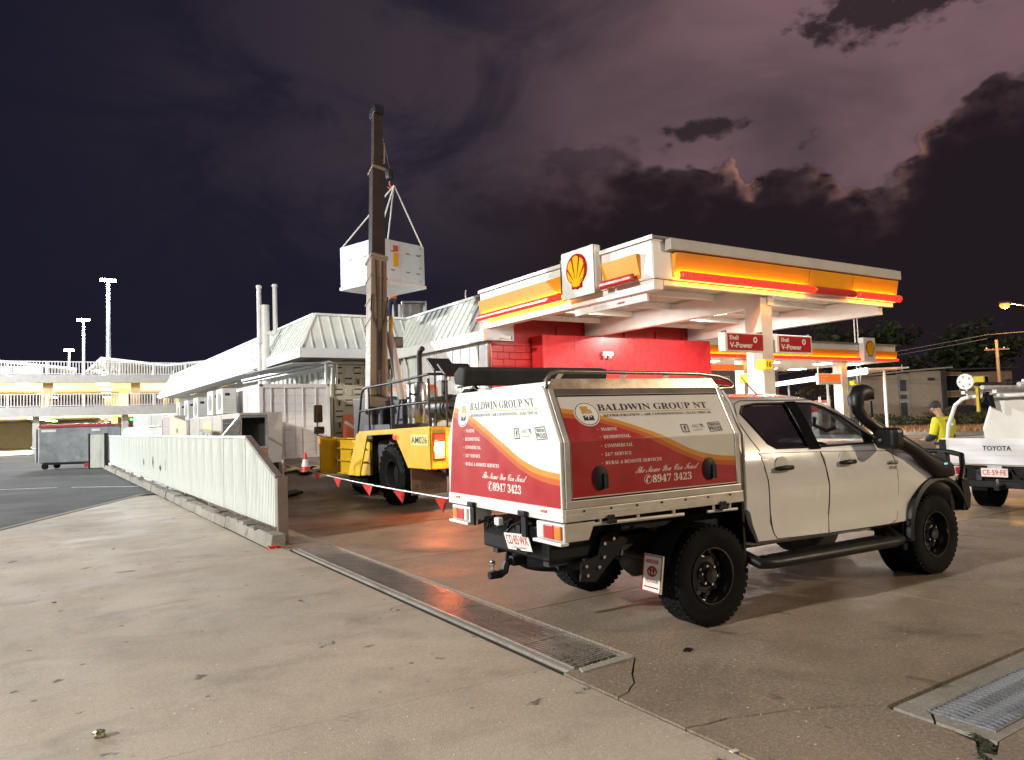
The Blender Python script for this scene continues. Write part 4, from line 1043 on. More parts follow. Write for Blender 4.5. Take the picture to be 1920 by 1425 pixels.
DF = [(1.375, 1.30), (1.41, 1.16), (1.435, 1.0), (1.42, .75), (1.395, .585), (2.30, .57), (2.40, .60), (2.44, .68), (2.455, .95), (2.43, 1.15), (2.40, 1.255)]
for sg in (-1, 1):
    bo = sg
    for poly, nm, hx in ((DR, 'rear_door', .73), (DF, 'front_door', 1.58)):
        d = drape(poly, .004, .1, sg).build(nm, paint, UTE, smooth=50)
        hz = 1.19; yy = (yside(hx+.09, hz)-.004)*(-sg)
        MB().lathe([(0, -.005), (.085, 0), (.085, .003), (0, .003)], (hx+.10, yy, hz+.012), (0, sg, 0), 20).build('handle_recess', paint, d)
        hm = MB().tube([(hx, yy+sg*.012, hz), (hx+.03, yy+sg*.035, hz), (hx+.11, yy+sg*.042, hz+.002), (hx+.19, yy+sg*.035, hz), (hx+.22, yy+sg*.012, hz)], [.012, .020, .022, .020, .012], 10)
        hm.build('handle', trim, d, smooth=60)
        seam(poly+[poly[0]], .0042, sg).build('door_gap', dark, d)
    seam([(.62, 1.34), (.55, 1.45), (.485, 1.60), (.52, 1.745), (.60, 1.772), (1.6, 1.765)], .004, sg).build('door_gap', dark, UTE)
    drape([(1.14, 1.757), (1.285, 1.757), (1.39, 1.325), (1.24, 1.328)], .012, .05, sg).build('pillar_trim', M('matte_black_film', (.004, .004, .004), .9, spec=.05), UTE, smooth=50)
    for pl in (WR, WF): seam(pl+[pl[0]], .010, sg).build('window_rubber', trim, UTE)
    drape([(.545, 1.66), (.60, 1.725), (.75, 1.742), (1.16, 1.742), (1.26, 1.345), (.83, 1.355), (.74, 1.40)], -.012, .1, sg).build('window', tint, UTE, smooth=60)
    drape(WF, -.012, .1, sg).build('window', clear, UTE, smooth=60)
    drape([(2.06, 1.475), (2.21, 1.40), (2.24, 1.335), (2.02, 1.335)], .003, .06, sg).build('mirror_sail', trim, UTE)
    MB().lathe([(.0, 0), (.03, .0), (.05, .02), (.05, .06), (.035, .10), (0, .11)], (2.15, sg*.92, 1.35), (-.35, sg*1.0, .25), 14).build('mirror_arm', trim, UTE, smooth=60)
    mr = MB(); mr.lathe([(0, 0), (.09, .005), (.125, .05), (.12, .12), (.09, .135), (0, .135)], (2.27, sg*1.03, 1.38), (-1, sg*.1, .05), 16); mr.v = [Vector((q.x, q.y*1.0, 1.38+(q.z-1.38)*.85)) for q in mr.v]
    mr = MB().obox((2.17, sg*1.03, 1.385), (.14, .24, .20), (0, 0, sg*R(8))); mo = mr.build('mirror', trim, UTE, bevel=.045, seg=3)
    # arch flare
    fl_ = MB(); a0, a1 = 18, 186; seg_ = 26
    for i in range(seg_):
        t0, t1 = R(a0+(a1-a0)*i/seg_), R(a0+(a1-a0)*(i+1)/seg_)
        def q(t, r, y): return (3.085+r*math.cos(t), y, .44+r*math.sin(t))
        fl_.add([q(t0, .47, sg*.90), q(t1, .47, sg*.90), q(t1, .49, sg*.955), q(t0, .49, sg*.955), q(t1, .535, sg*.945), q(t0, .535, sg*.945), q(t1, .545, sg*.905), q(t0, .545, sg*.905)],
                [(0, 1, 2, 3), (3, 2, 4, 5), (5, 4, 6, 7)])
    fl_.build('wheel_arch_flare', trim, UTE, smooth=50)
    MB().cyl((3.085, sg*.56, .44), (3.085, sg*.545, .44), .50, n=30).build('arch_liner', black, UTE)
    hl = MB().prism([(3.30, 1.03), (3.52, 1.0), (3.66, .93), (3.66, .86), (3.50, .87), (3.42, .93)], 'y', sg*.60, sg*.86); hl.v = [Vector((q_.x, sg*min(abs(q_.y), .905-.9*max(0, q_.x-3.42)**1.1), q_.z)) for q_ in hl.v]
    hl.build('headlight', M('headlamp_glass', (.35, .37, .40), .1, .6, var=.5, scale=9), UTE, bevel=.01)
    # side step
    MB().tube([(.42, sg*.80, .50), (.46, sg*.95, .44), (.60, sg*.975, .43), (2.25, sg*.975, .415), (2.38, sg*.95, .42), (2.42, sg*.80, .48)], .045, 10).build('side_step', trim, UTE, smooth=50)
    MB().box(.62, 2.24, sg*.97 if sg < 0 else .80, -.80 if sg < 0 else .97, .435, .462).build('step_tread', black, UTE)
    MB().box(2.50, 2.56, sg*.90 if sg < 0 else .60, -.60 if sg < 0 else .90, .30, .58).build('mud_flap', rubber, UTE)
drape([(2.30, 1.145), (2.46, 1.14), (2.46, 1.125), (2.30, 1.13)], .008, .05).build('badge', M('badge_grey', (.12, .12, .13), .3, .6), UTE)
for z_, w, t in ((1.135, .15, sansb('HILUX')), (1.085, .11, sansb('SR 2.8'))):
    text('badge_lettering', t, (2.32, yside(2.4, z_)-.008, z_), (1, 0, 0), (0, 0, 1), w, .028, M('badge_grey'), UTE)
# windscreen, rear glass, interior
MB().add([(1.745, -.60, 1.75), (1.745, .60, 1.75), (2.43, .70, 1.365), (2.43, -.70, 1.365)], [(0, 1, 2, 3)]).build('windscreen', clear, UTE)
MB().add([(.44, -.56, 1.37), (.44, .56, 1.37), (.44, .56, 1.71), (.44, -.56, 1.71)], [(0, 1, 2, 3)]).build('rear_window', tint, UTE)
inter = M('interior_dark', (.02, .02, .022), .8, var=.2)
MB().box(2.02, 2.40, -.74, .74, .70, 1.27).build('dashboard', inter, UTE, bevel=.06)
for y_ in (-.38, .38):
    MB().box(1.18, 1.66, y_-.24, y_+.24, .68, .98).build('seat', inter, UTE, bevel=.05)
    MB().prism([(1.10, .90), (1.26, .90), (1.14, 1.46), (1.02, 1.44)], 'y', y_-.23, y_+.23).build('seat_back', inter, UTE, bevel=.05)
    MB().box(1.00, 1.10, y_-.12, y_+.12, 1.47, 1.64).build('headrest', inter, UTE, bevel=.03)
MB().prism([(.50, .80), (.72, .80), (.62, 1.44), (.48, 1.44)], 'y', -.66, .66).build('rear_seat', inter, UTE, bevel=.05)
MB().tube([(1.98+.10*math.cos(t)*.35, -.38+.18*math.sin(t), 1.18+.18*math.cos(t)*.9) for t in [k*math.pi/9 for k in range(18)]], .016, 8, True).build('steering_wheel', inter, UTE, smooth=50)
MB().tube([(1.62, -.655, 1.60), (1.64, -.63, 1.53), (1.80, -.64, 1.47), (1.86, -.70, 1.50)], .018, 8).build('grab_handle', inter, UTE, smooth=50)
MB().obox((2.0, 0, 1.62), (.03, .22, .07), (0, R(20), 0)).build('rear_view_mirror', inter, UTE)
# bonnet shut line, scoop, grille, bull bar
MB().tube([(2.52, -.83, 1.262), (2.9, -.80, 1.222), (3.3, -.78, 1.162), (3.55, -.74, 1.10)], .004, 5).build('bonnet_gap', dark, UTE)
MB().prism([(3.74, .64), (3.80, .66), (3.80, .96), (3.72, 1.0)], 'y', -.55, .55).build('grille', trim, UTE, bevel=.02)
bb = M('bull_bar_black', (.005, .005, .0055), .5, var=.2, spec=.35)
o = MB()
sec_ = [(-.95, 3.48), (-.92, 3.66), (-.70, 3.86), (-.35, 3.95), (.35, 3.95), (.70, 3.86), (.92, 3.66), (.95, 3.48)]
for (ya, xa), (yb, xb) in zip(sec_, sec_[1:]):
    o.add([(xa, ya, .60), (xb, yb, .60), (xb+.03, yb, .74), (xa+.03, ya, .74), (xb-.01, yb, .90), (xa-.01, ya, .90), (xb-.12, yb*.95, .90), (xa-.12, ya*.95, .90), (xb-.14, yb*.95, .60), (xa-.14, ya*.95, .60)],
          [(0, 1, 2, 3), (3, 2, 4, 5), (5, 4, 6, 7), (8, 1, 0, 9), (7, 6, 8, 9)])
o.build('bull_bar', bb, UTE, smooth=25)
for y_ in (-.55, .55): MB().obox((3.88, y_, 1.0), (.07, .09, .34), (0, R(-6), 0)).build('bull_bar_post', bb, UTE, bevel=.015)
for y_ in (-.55, .55):
    MB().obox((3.87, y_, 1.10), (.09, .12, .10)).build('hoop_clamp', bb, UTE, bevel=.015)
MB().tube([(3.50, -.93, .90), (3.60, -.90, 1.02), (3.78, -.80, 1.14), (3.86, -.62, 1.165), (3.88, -.5, 1.17), (3.88, .5, 1.17), (3.86, .62, 1.165), (3.78, .80, 1.14), (3.60, .90, 1.02), (3.5, .93, .9)], .028, 8).build('top_hoop', bb, UTE, smooth=50)
fpl = MB().obox((3.98, -.05, .70), (.006, .37, .12)).build('number_plate', M('plate_white', (.78, .77, .72), .4), UTE)
# snorkel
sn = MB()
pth = [(3.34, -.935, .985), (3.22, -.955, 1.035), (3.02, -.965, 1.06), (2.88, -.965, 1.13), (2.68, -.965, 1.25), (2.47, -.95, 1.345), (2.33, -.915, 1.41), (2.18, -.875, 1.50), (2.06, -.85, 1.58), (1.99, -.84, 1.66), (1.985, -.84, 1.72)]
sn.tube(pth, [.04, .085, .10, .085, .07, .072, .062, .056, .056, .062, .066], 12); sn.v = [Vector((q.x, (q.y+.90)*.85-.90, q.z)) for q in sn.v]
sno = sn.build('snorkel', trim, UTE, smooth=60)
MB().tube([(1.985, -.84, 1.70), (1.985, -.84, 1.765), (2.03, -.84, 1.81), (2.11, -.84, 1.82), (2.16, -.84, 1.81)], [.068, .075, .084, .080, .074], 12).build('snorkel_head', trim, sno, smooth=60)
MB().obox((2.165, -.84, 1.80), (.02, .13, .10)).build('snorkel_grille', dark, sno)
MB().tube([(2.20, -.86, 1.38), (2.195, -.855, 1.74)], .010, 6).build('snorkel_stay', trim, sno)
MB().obox((3.03, -1.052, 1.10), (.055, .006, .018), (0, 0, 0)).build('indicator', M('teal_badge', (.10, .55, .50), .3, emit=(.2, 1, .9), es=.4), sno, bevel=.006)
MB().tube([(1.05, -.50, 1.82), (.92, -.49, 1.93), (.86, -.49, 1.99)], .005, 5).build('roof_aerial', black, UTE)
# ---------------------------------------------------------------- wheels
rimm = M('black_steel_rim', (.045, .045, .046), .18, .7, var=.2)
Rw = .393
ty = MB().lathe([(.215, -.105), (.24, -.118), (.30, -.132), (.345, -.133), (.375, -.118), (Rw-.006, -.09), (Rw-.006, .09), (.375, .118), (.345, .133), (.30, .132), (.24, .118), (.215, .105)], (0, 0, 0), (0, 1, 0), 48, False)
for k in range(44):
    t = 2*math.pi*k/44
    for y_, tw in ((-.095, .03), (-.045, -.02), (.0, .02), (.045, -.02), (.095, .03)):
        t2 = t+tw+(.07 if abs(y_) in (.045,) else 0)
        c_ = Vector(((Rw-.006)*math.cos(t2), y_, (Rw-.006)*math.sin(t2)))
        k_ = MB().obox((0, 0, 0), (.036, .038, .02)); k_.xf(Matrix.Translation(c_) @ Matrix.Rotation(-t2+math.pi/2, 4, 'Y')); ty.add(k_.v, k_.f)
tym = ty.mesh('tyre', rubber, 35)
rm = MB().lathe([(.216, -.108), (.224, -.121), (.212, -.122), (.200, -.085), (.192, .0), (.172, .005), (.145, -.035), (.10, -.040), (.088, -.062), (.064, -.075), (.058, -.105), (.03, -.112), (0, -.112)], (0, 0, 0), (0, 1, 0), 36, False)
rm.lathe([(.0, .02), (.19, .02), (.215, .105)], (0, 0, 0), (0, 1, 0), 36, False)
rmm = rm.mesh('rim', rimm, 40)
hub = MB()
for k in range(6):
    t = 2*math.pi*k/6; hub.cyl((.078*math.cos(t), -.085, .078*math.sin(t)), (.078*math.cos(t), -.062, .078*math.sin(t)), .011, n=6)
hubm = hub.mesh('wheel_nuts', chrome)
hol = MB()
for k in range(10):
    t = 2*math.pi*k/10; hol.lathe([(0, 0), (.021, 0), (.021, .006)], (.157*math.cos(t), -.026, .157*math.sin(t)), (.35*math.cos(t), -1, .35*math.sin(t)), 10)
holm = hol.mesh('rim_holes', M('drum_grey', (.16, .16, .155), .4, .6, var=.4, scale=20))
for x in (0, 3.085):
    for sg in (-1, 1):
        w = bpy.data.objects.new('wheel', tym); COL.objects.link(w); w.parent = UTE; w.location = (x, sg*.765, Rw); w.rotation_euler = (0, random.random()*3, 0 if sg < 0 else math.pi)
        w.rotation_euler = (0, random.random()*.3, 0 if sg < 0 else math.pi)
        for nm, me in (('rim', rmm), ('wheel_nuts', hubm), ('rim_holes', holm)): link(nm, me, w)
# ---------------------------------------------------------------- chassis
for sg in (-1, 1):
    MB().box(-1.25, 3.4, sg*.40-.04, sg*.40+.04, .55, .70).build('chassis_rail', darksteel, UTE)
    MB().tube([(-.62, sg*.52, .60), (-.1, sg*.53, .44), (.1, sg*.53, .43), (.62, sg*.52, .58)], .028, 6).build('leaf_spring', darksteel, UTE)
    MB().cyl((.10, sg*.45, .38), (-.22, sg*.40, .82), .03).build('shock_absorber', M('shock_brown', (.28, .14, .06), .5, .3), UTE)
MB().cyl((0, -.74, Rw), (0, .74, Rw), .048).build('rear_axle', darksteel, UTE)
MB().lathe([(0, -.16), (.08, -.14), (.15, -.05), (.15, .05), (.08, .14), (0, .16)], (0, 0.05, Rw), (1, 0, 0), 18).build('differential', darksteel, UTE, smooth=50)
MB().cyl((3.085, -.74, Rw), (3.085, .74, Rw), .05).build('front_axle', darksteel, UTE)
MB().box(.15, 3.3, -.36, .36, .42, .56).build('gearbox_tray', darksteel, UTE, bevel=.03)
MB().box(-1.30, -.75, -.52, .52, .60, .85).build('under_tray_box', black, UTE, bevel=.02)
MB().box(-.75, .32, -.70, .70, .80, .93).build('tray_crossmember', black, UTE)
MB().lathe([(0, -.12), (.30, -.11), (.38, -.06), (.38, .06), (.30, .11), (0, .12)], (-.85, .05, .56), (0, 0, 1), 26).build('spare_tyre', rubber, UTE, smooth=50)
for sg in (-1, 1):
    g = MB()
    for i in range(14):
        t0, t1 = R(20+150*i/14), R(20+150*(i+1)/14)
        def q(t, y): return (.02+.50*math.cos(t), y, .43+.47*math.sin(t))
        g.add([q(t0, sg*.62), q(t1, sg*.62), q(t1, sg*.90), q(t0, sg*.90)], [(0, 1, 2, 3)])
    g.build('mud_guard', black, UTE, smooth=50)
    MB().box(.36, .385, sg*.60 if sg > 0 else -.88, .88 if sg > 0 else -.60, .45, .93).build('guard_plate', black, UTE)
    mf = MB().prism([(-.50, .60), (-.487, .60), (-.53, .27), (-.543, .27)], 'y', min(sg*.63, sg*.90), max(sg*.63, sg*.90)).build('mud_flap', M('flap_white', (.72, .70, .66), .5, dirt=(.3, .25, .2), damt=.4), UTE)
    mf.scale = (1, .80, .84); mf.location = (0, sg*.765*.2, .60*.16)
    if sg < 0:
        xd = Vector((0, -1, 0)); yd = Vector((.043, 0, .33)).normalized(); fr_ = M('flap_red', (.30, .012, .012), .5)
        def F(a, b): return Vector((-.545, -.63, .27))+xd*a+yd*b
        text('lettering', sansb('BRIDGE'), F(.045, .255), xd, yd, .17, .035, fr_, mf); text('lettering', sansb('TOYOTA'), F(.045, .085), xd, yd, .18, .035, fr_, mf)
        for rx, ry, cy in ((.062, .042, 0), (.022, .040, 0), (.045, .016, .020)):
            MB().tube([F(.135+rx*math.cos(t), .185+cy+ry*math.sin(t))-Vector((.003, 0, 0)) for t in [k*math.pi/12 for k in range(24)]], .006, 5, True).build('emblem_ring', fr_, mf)
        MB().tube([F(a, b)-Vector((.002, 0, 0)) for a, b in ((.006, .006), (.264, .006), (.264, .324), (.006, .324))], .005, 5, True).build('flap_border', fr_, mf)
        MB().tube([F(.04, .045)-Vector((.002, 0, 0)), F(.23, .045)-Vector((.002, 0, 0))], .006, 5).build('flap_line', fr_, mf)
_nb = len(UTE.children); _before = set(UTE.children)
# tow bar
MB().box(-1.36, -1.24, -.55, .55, .50, .60).build('tow_bar', black, UTE, bevel=.012)
for sg in (-1, 1):
    tp_ = MB().prism([(-1.42, .44), (-1.28, .42), (-1.05, .62), (-.95, .70), (-1.05, .78), (-1.20, .76), (-1.25, .62), (-1.40, .58)], 'y', sg*.555, sg*.575).build('tow_bar_plate', black, UTE)
    bo = MB()
    for a, b in ((-1.36, .48), (-1.37, .55), (-1.19, .70), (-1.10, .73), (-1.20, .60), (-1.25, .53)): bo.cyl((a, sg*.576, b), (a, sg*.592, b), .014, n=6)
    bo.build('bolt', chrome, tp_)
MB().obox((-1.52, -.02, .55), (.36, .075, .075)).build('hitch_receiver', black, UTE, bevel=.008)
MB().tube([(-1.66, -.02, .55), (-1.74, -.02, .545), (-1.76, -.02, .48), (-1.80, -.02, .46), (-1.90, -.02, .46)], .032, 6).build('tow_tongue', black, UTE)
MB().lathe([(.012, -.06), (.012, 0), (.028, .005), (.012, .012), (.012, .04), (.022, .048), (.026, .065), (.018, .085), (0, .09)], (-1.87, -.02, .49), (0, 0, 1), 14).build('tow_ball', chrome, UTE, smooth=50)
for s_ in (-.35, .30): MB().tube([(-1.40, s_, .52), (-1.46, s_, .50), (-1.47, s_+.05, .55), (-1.40, s_+.06, .57)], .012, 6).build('shackle', black, UTE)
MB().lathe([(.0, 0), (.035, 0), (.04, .05), (.0, .06)], (-1.45, .22, .62), (-1, 0, 0), 12).build('trailer_socket', black, UTE)
for k in range(5):
    MB().tube([(-1.30, .55-.17*k, .86), (-1.36, .48-.16*k, .80-.02*(k % 2)), (-1.33, .40-.15*k, .83), (-1.28, .33-.15*k, .87)], .012, 6).build('wiring', black, UTE, smooth=50)
for o_ in UTE.children:
    if o_ not in _before and o_.name.split('.')[0] != 'wiring': o_.location.x += .36
# number plate, tilted
pp = MB().obox((0, 0, 0), (.006, .372, .134)); pp.xf(Matrix.Translation(Vector((-1.40, -.24, .735))) @ Matrix.Rotation(R(-14), 4, 'Y') @ Matrix.Rotation(R(-4), 4, 'X'))
pl_ = pp.build('number_plate', MATS['plate_white'], UTE, bevel=.002)
pm_ = Matrix.Translation(Vector((-1.40, -.24, .735))) @ Matrix.Rotation(R(-14), 4, 'Y') @ Matrix.Rotation(R(-4), 4, 'X')
oo = pm_ @ Vector((-.003, .165, -.022)); xd = (pm_.to_3x3() @ Vector((0, -1, 0))); yd = pm_.to_3x3() @ Vector((0, 0, 1))
prd = M('plate_red', (.42, .02, .02), .5)
text('plate_number', sansn('CD\u00b785\u00b7WX'), oo, xd, yd, .33, .078, prd, pl_)
text('plate_slogan', sansn('NT OUTBACK AUSTRALIA'), pm_ @ Vector((-.003, .12, -.052)), xd, yd, .24, .016, prd, pl_)
MB().box(-1.39, -1.25, -.26, -.20, .66, .86).build('plate_bracket', black, UTE)
MB().obox((-1.44, -.02, .875), (.05, .07, .06)).build('plate_lamp', white, UTE, bevel=.008)
# ---------------------------------------------------------------- tray and canopy
trw = M('tray_white', (.72, .72, .70), .4, .1, var=.05)
tral = M('tray_aluminium', (.60, .56, .50), .38, .45, var=.1, scale=6)
MB().box(-1.40, .33, -.89, .89, .945, .985).build('tray_floor', tral, UTE)
for sg in (-1, 1):
    y0, y1 = (sg*.895, sg*.918) if sg > 0 else (sg*.918, sg*.895)
    MB().box(-1.41, .345, y0, y1, .950, 1.038).build('tray_side_rail', tral, UTE, bevel=.004)
    for z_ in (.972, .990): MB().box(-1.405, .34, y0-.003 if sg < 0 else y1-.001, y0+.001 if sg < 0 else y1+.003, z_, z_+.009).build('rail_groove', tral, UTE)
    bt = MB()
    for k in range(7): bt.cyl((-1.25+k*.24, sg*.918, 1.018), (-1.25+k*.24, sg*.926, 1.018), .008, n=6)
    bt.build('rail_bolts', dark, UTE)
    for x in (-1.02, .10):
        t_ = MB().obox((x, sg*.93, .95), (.05, .03, .045)); t_.obox((x, sg*.935, .925), (.08, .025, .03)); t_.build('tie_down', black, UTE, bevel=.006)
    MB().tube([(-1.18, sg*.90, .915), (-.30, sg*.90, .905)], .014, 6).build('rope_rail', tral, UTE)
    for x in (-1.1, -.75, -.4): MB().cyl((x, sg*.90, .91), (x, sg*.90, .95), .014, n=6).build('rope_rail_post', tral, UTE)
    MB().tube([(-.05, sg*.90, .90), (.28, sg*.90, .895)], .012, 6).build('rope_rail', tral, UTE)
    for x in (.02, .2): MB().cyl((x, sg*.90, .90), (x, sg*.90, .95), .012, n=6).build('rope_rail_post', tral, UTE)
MB().box(-1.43, -1.405, -.915, .915, .950, 1.038).build('tray_rear_rail', trw, UTE, bevel=.004)
MB().box(-1.436, -1.4305, -.91, .91, .990, .998).build('rail_groove', trw, UTE)
amber = M('amber_marker', (.60, .16, .05), .3)
for y_ in (.72, -.68): MB().box(-1.439, -1.431, y_-.035, y_+.035, 1.005, 1.022).build('marker_light', amber, UTE)
lr = M('tail_light_red', (.42, .012, .015), .15, var=.1, coat=.5); la = M('tail_light_amber', (.55, .17, .02), .15, coat=.5); lw_ = M('tail_light_clear', (.6, .58, .55), .2, coat=.5)
for y0, y1, sg in ((-.915, -.56, -1), (.50, .855, 1)):
    tb = MB().box(-1.425, -1.22, y0, y1, .815, .935); tl = tb.build('tail_light_box', trw, UTE, bevel=.006)
    MB().box(-1.46, -1.39, y0-.005, y1+.005, .790, .812).build('light_guard', trw, UTE, bevel=.004)
    w = (y1-y0-.05); a = y0+.015 if sg < 0 else y0+.035
    order = [(la, .30), (lr, .42), (lw_, .20)] if sg < 0 else [(lw_, .2), (lr, .42), (la, .30)]
    for m_, f_ in order:
        MB().box(-1.446, -1.426, a, a+w*f_-.004, .825, .925).build('lens', m_, tl, bevel=.008); a += w*f_
MB().prism([(-1.42, .815), (-1.22, .815), (-1.16, .94), (-1.42, .94)], 'y', -.921, -.9165).build('light_side_plate', tral, UTE)
for y_ in (.42, -.42):
    h_ = MB().box(-1.455, -1.43, y_-.035, y_+.035, .80, .99); h_.obox((-1.46, y_, .975), (.03, .10, .04)); h_.build('rear_latch', black, UTE, bevel=.006)
# canopy box
SEC = [(.905, 1.04), (.905, 1.505), (.72, 1.885), (.69, 1.915)]
x0c, x1c = -1.395, .325
cb = MB(); pf = [(-a, b) for a, b in SEC]+[(a, b) for a, b in SEC[::-1]]
cb.prism([(y_*.985, z_) for y_, z_ in pf], 'x', x0c+.004, x1c-.004).build('canopy_shell', tral, UTE)
rp_ = MB().prism([(y_, z_) for y_, z_ in pf], 'x', x0c-.030, x0c).build('rear_panel', M('vinyl_white', (.65, .66, .62), .32, var=.03), UTE, bevel=.004)
alf = M('canopy_frame_aluminium', (.50, .47, .43), .34, .55, var=.10, scale=5)
grey = M('canopy_header_grey', (.20, .18, .165), .38, .8, var=.1)
def SP(s, t, off=0., sg=-1):
    """point on the folded canopy side: s along x in metres from the rear, t up the skin"""
    a = .465; b = math.hypot(.185, .38)
    if t <= a: y_, z_, ny, nz = .905, 1.04+t, 1, 0
    else:
        f = (t-a)/b; y_, z_ = .905-.185*f, 1.505+.38*f; ny, nz = .38/b, .185/b
    return Vector((x0c+s, sg*(y_+ny*off), z_+nz*off))
TT = .465+math.hypot(.185, .38); LX = x1c-x0c
def skin(s0, s1, t0, t1, o0, o1, sg=-1, n=1):
    """a slab on the folded side, split at the fold"""
    ts = [t0]+([.465] if t0 < .465 < t1 else [])+[t1]; mb = MB()
    for a, b in zip(ts, ts[1:]):
        mb.add([SP(s0, a, o0, sg), SP(s1, a, o0, sg), SP(s1, b, o0, sg), SP(s0, b, o0, sg), SP(s0, a, o1, sg), SP(s1, a, o1, sg), SP(s1, b, o1, sg), SP(s0, b, o1, sg)],
               [(0, 1, 2, 3), (4, 7, 6, 5), (0, 4, 5, 1), (2, 6, 7, 3), (0, 3, 7, 4), (1, 5, 6, 2)])
    return mb
ps0, ps1, pt0, pt1 = .055, LX-.055, .075, TT-.075
red_v = M('vinyl_red', (.36, .012, .014), .35, var=.05); or1 = M('vinyl_orange', (.60, .25, .03), .35, var=.04); or2 = M('vinyl_dark_orange', (.50, .10, .015), .35, var=.04)
navy = M('vinyl_navy', (.010, .012, .03), .4); gold = M('vinyl_gold', (.55, .30, .05), .4); lred = M('vinyl_white_text', (.78, .74, .70), .4); grayv = M('vinyl_grey', (.30, .30, .31), .4)
CUR = [(0, .885, .835, .78), (.10, .85, .80, .755), (.2, .80, .755, .71), (.30, .735, .69, .645), (.40, .66, .61, .565), (.50, .575, .525, .475), (.60, .485, .43, .38), (.70, .395, .345, .295), (.80, .335, .28, .235), (.90, .30, .25, .20), (1.0, .285, .235, .185)]
def cur(s, k):
    P = [(c[k],) for c in CUR]; return catmull(P, max(0., min(.9999, s))*(len(CUR)-1))[0]
def graphics(mapf, par, fold=1.):
    """vinyl wrap: mapf(s, t, off) with s, t in 0..1"""
    def band(f0, f1, name, mat, off):
        mb = MB(); n = 44
        for i in range(n):
            a, b = i/n, (i+1)/n
            # cut each column at the fold so that the film follows it
            for lo, hi in ((0, fold), (fold, 1)):
                t0a, t1a, t0b, t1b = (min(hi, max(lo, v)) for v in (f0(a), f1(a), f0(b), f1(b)))
                if t1a-t0a < 1e-5 and t1b-t0b < 1e-5: continue
                k_ = 1e-6
                mb.add([mapf(a, t0a, off), mapf(b, t0b, off), mapf(b, t1b, off), mapf(a, t1a, off)], [(0, 1, 2, 3)])
        mb.build(name, mat, par)
    band(lambda s: .0, lambda s: cur(s, 3), 'red_vinyl', red_v, .0004)
    band(lambda s: cur(s, 3), lambda s: cur(s, 2), 'dark_orange_band', or2, .0005)
    band(lambda s: cur(s, 2), lambda s: cur(s, 1), 'orange_band', or1, .0006)
    def tx(name, s, a, b, w, h, mat, off=.0011, shear=0.):
        v2, fs = letters(s, w, h); me = bpy.data.meshes.new(name)
        me.from_pydata([tuple(mapf(a+x+y*shear, b+y, off)) for x, y in v2], [], fs); me.materials.append(mat); return link(name, me, par)
    tx('company_name', serif('BALDWIN GROUP NT'), .205, .845, .685, .075, navy)
    def rect(name, a, b, c, d, mat, off=.0011, n=8):
        m = MB()
        for i in range(n):
            p, q = a+(c-a)*i/n, a+(c-a)*(i+1)/n; m.add([mapf(p, b, off), mapf(q, b, off), mapf(q, d, off), mapf(p, d, off)], [(0, 1, 2, 3)])
        return m.build(name, mat, par)
    rect('gold_rule', .205, .823, .905, .831, gold)
    tx('trade_line', serif('REFRIGERATION | AIR CONDITIONING | ELECTRICAL'), .225, .77, .68, .036, navy)
    for i, t in enumerate(('MARINE', 'RESIDENTIAL', 'COMMERCIAL', '24/7 SERVICE', 'RURAL & REMOTE SERVICES')):
        w = (.092, .155, .162, .152, .33)[i]
        tx('service_line', serif(t), .185, .625-.083*i, w, .034, lred)
        rect('bullet', .163, .636-.083*i, .172, .648-.083*i, or1, n=1)
    for o_, mt in ((.0032, navy), (.0038, lred)):
        for k in range(3 if mt is navy else 1):
            pass
    tx('slogan', script('The Name You Can Trust'), .352, .183, .385, .062, lred, .0011, .25)
    tx('phone_number', serif('8947 3423'), .455, .075, .245, .078, lred)
    tx('phone_symbol', '\u2706', .405, .068, .045, .092, lred)
    # round logo
    def disc(r, off, mat, name, kx):
        m = MB(); n = 30; m.add([mapf(.135, .815, off)]+[mapf(.135+r*kx*math.cos(2*math.pi*i/n), .815+r*math.sin(2*math.pi*i/n), off) for i in range(n)], [(0, 1+i, 1+(i+1) % n) for i in range(n)])
        m.build(name, mat, par)
    disc(.135, .0013, lred, 'logo_disc', .52); disc(.125, .0016, navy, 'logo_ring', .52); disc(.117, .0019, lred, 'logo_disc', .52)
    m = MB(); pts = [(-.030, .0), (-.030, .055), (-.034, .06), (-.030, .085), (.010, .082), (.012, .05), (.026, .045), (.028, 0)]
    m.add([mapf(.137+a, .815+b, .0022) for a, b in pts], [tuple(range(len(pts)))]); m.build('logo_shape', gold, par)
    m = MB(); pts = [(-.028, -.072), (-.028, -.018), (.03, -.018), (.03, -.072)]
    m.add([mapf(.137+a, .815+b, .0022) for a, b in pts], [(0, 1, 2, 3)]); m.build('logo_shape', navy, par)
    m = MB()
    for k in range(6):
        t = math.pi*k/3+.5; dx, dy = math.cos(t)*.022, math.sin(t)*.042; nx, ny = -math.sin(t)*.0026, math.cos(t)*.005
        m.add([mapf(.138+nx, .80+ny, .0025), mapf(.138-nx, .80-ny, .0025), mapf(.138+dx-nx, .80+dy-ny, .0025), mapf(.138+dx+nx, .80+dy+ny, .0025)], [(0, 1, 2, 3)])
    m.build('logo_snowflake', lred, par)
    # small badges
    def outline_box(a, b, c, d, th, mat, name, sh=0.):
        for p in ((a, b, c, b+th*1.8), (a, d-th*1.8, c, d), (a, b+th*1.8, a+th, d-th*1.8), (c-th, b+th*1.8, c, d-th*1.8)):
            m = MB(); m.add([mapf(p[0], p[1]+(p[0]-a)*sh, .0011), mapf(p[2], p[1]+(p[2]-a)*sh, .0011), mapf(p[2], p[3]+(p[2]-a)*sh, .0011), mapf(p[0], p[3]+(p[0]-a)*sh, .0011)], [(0, 1, 2, 3)]); m.build(name, mat, par)
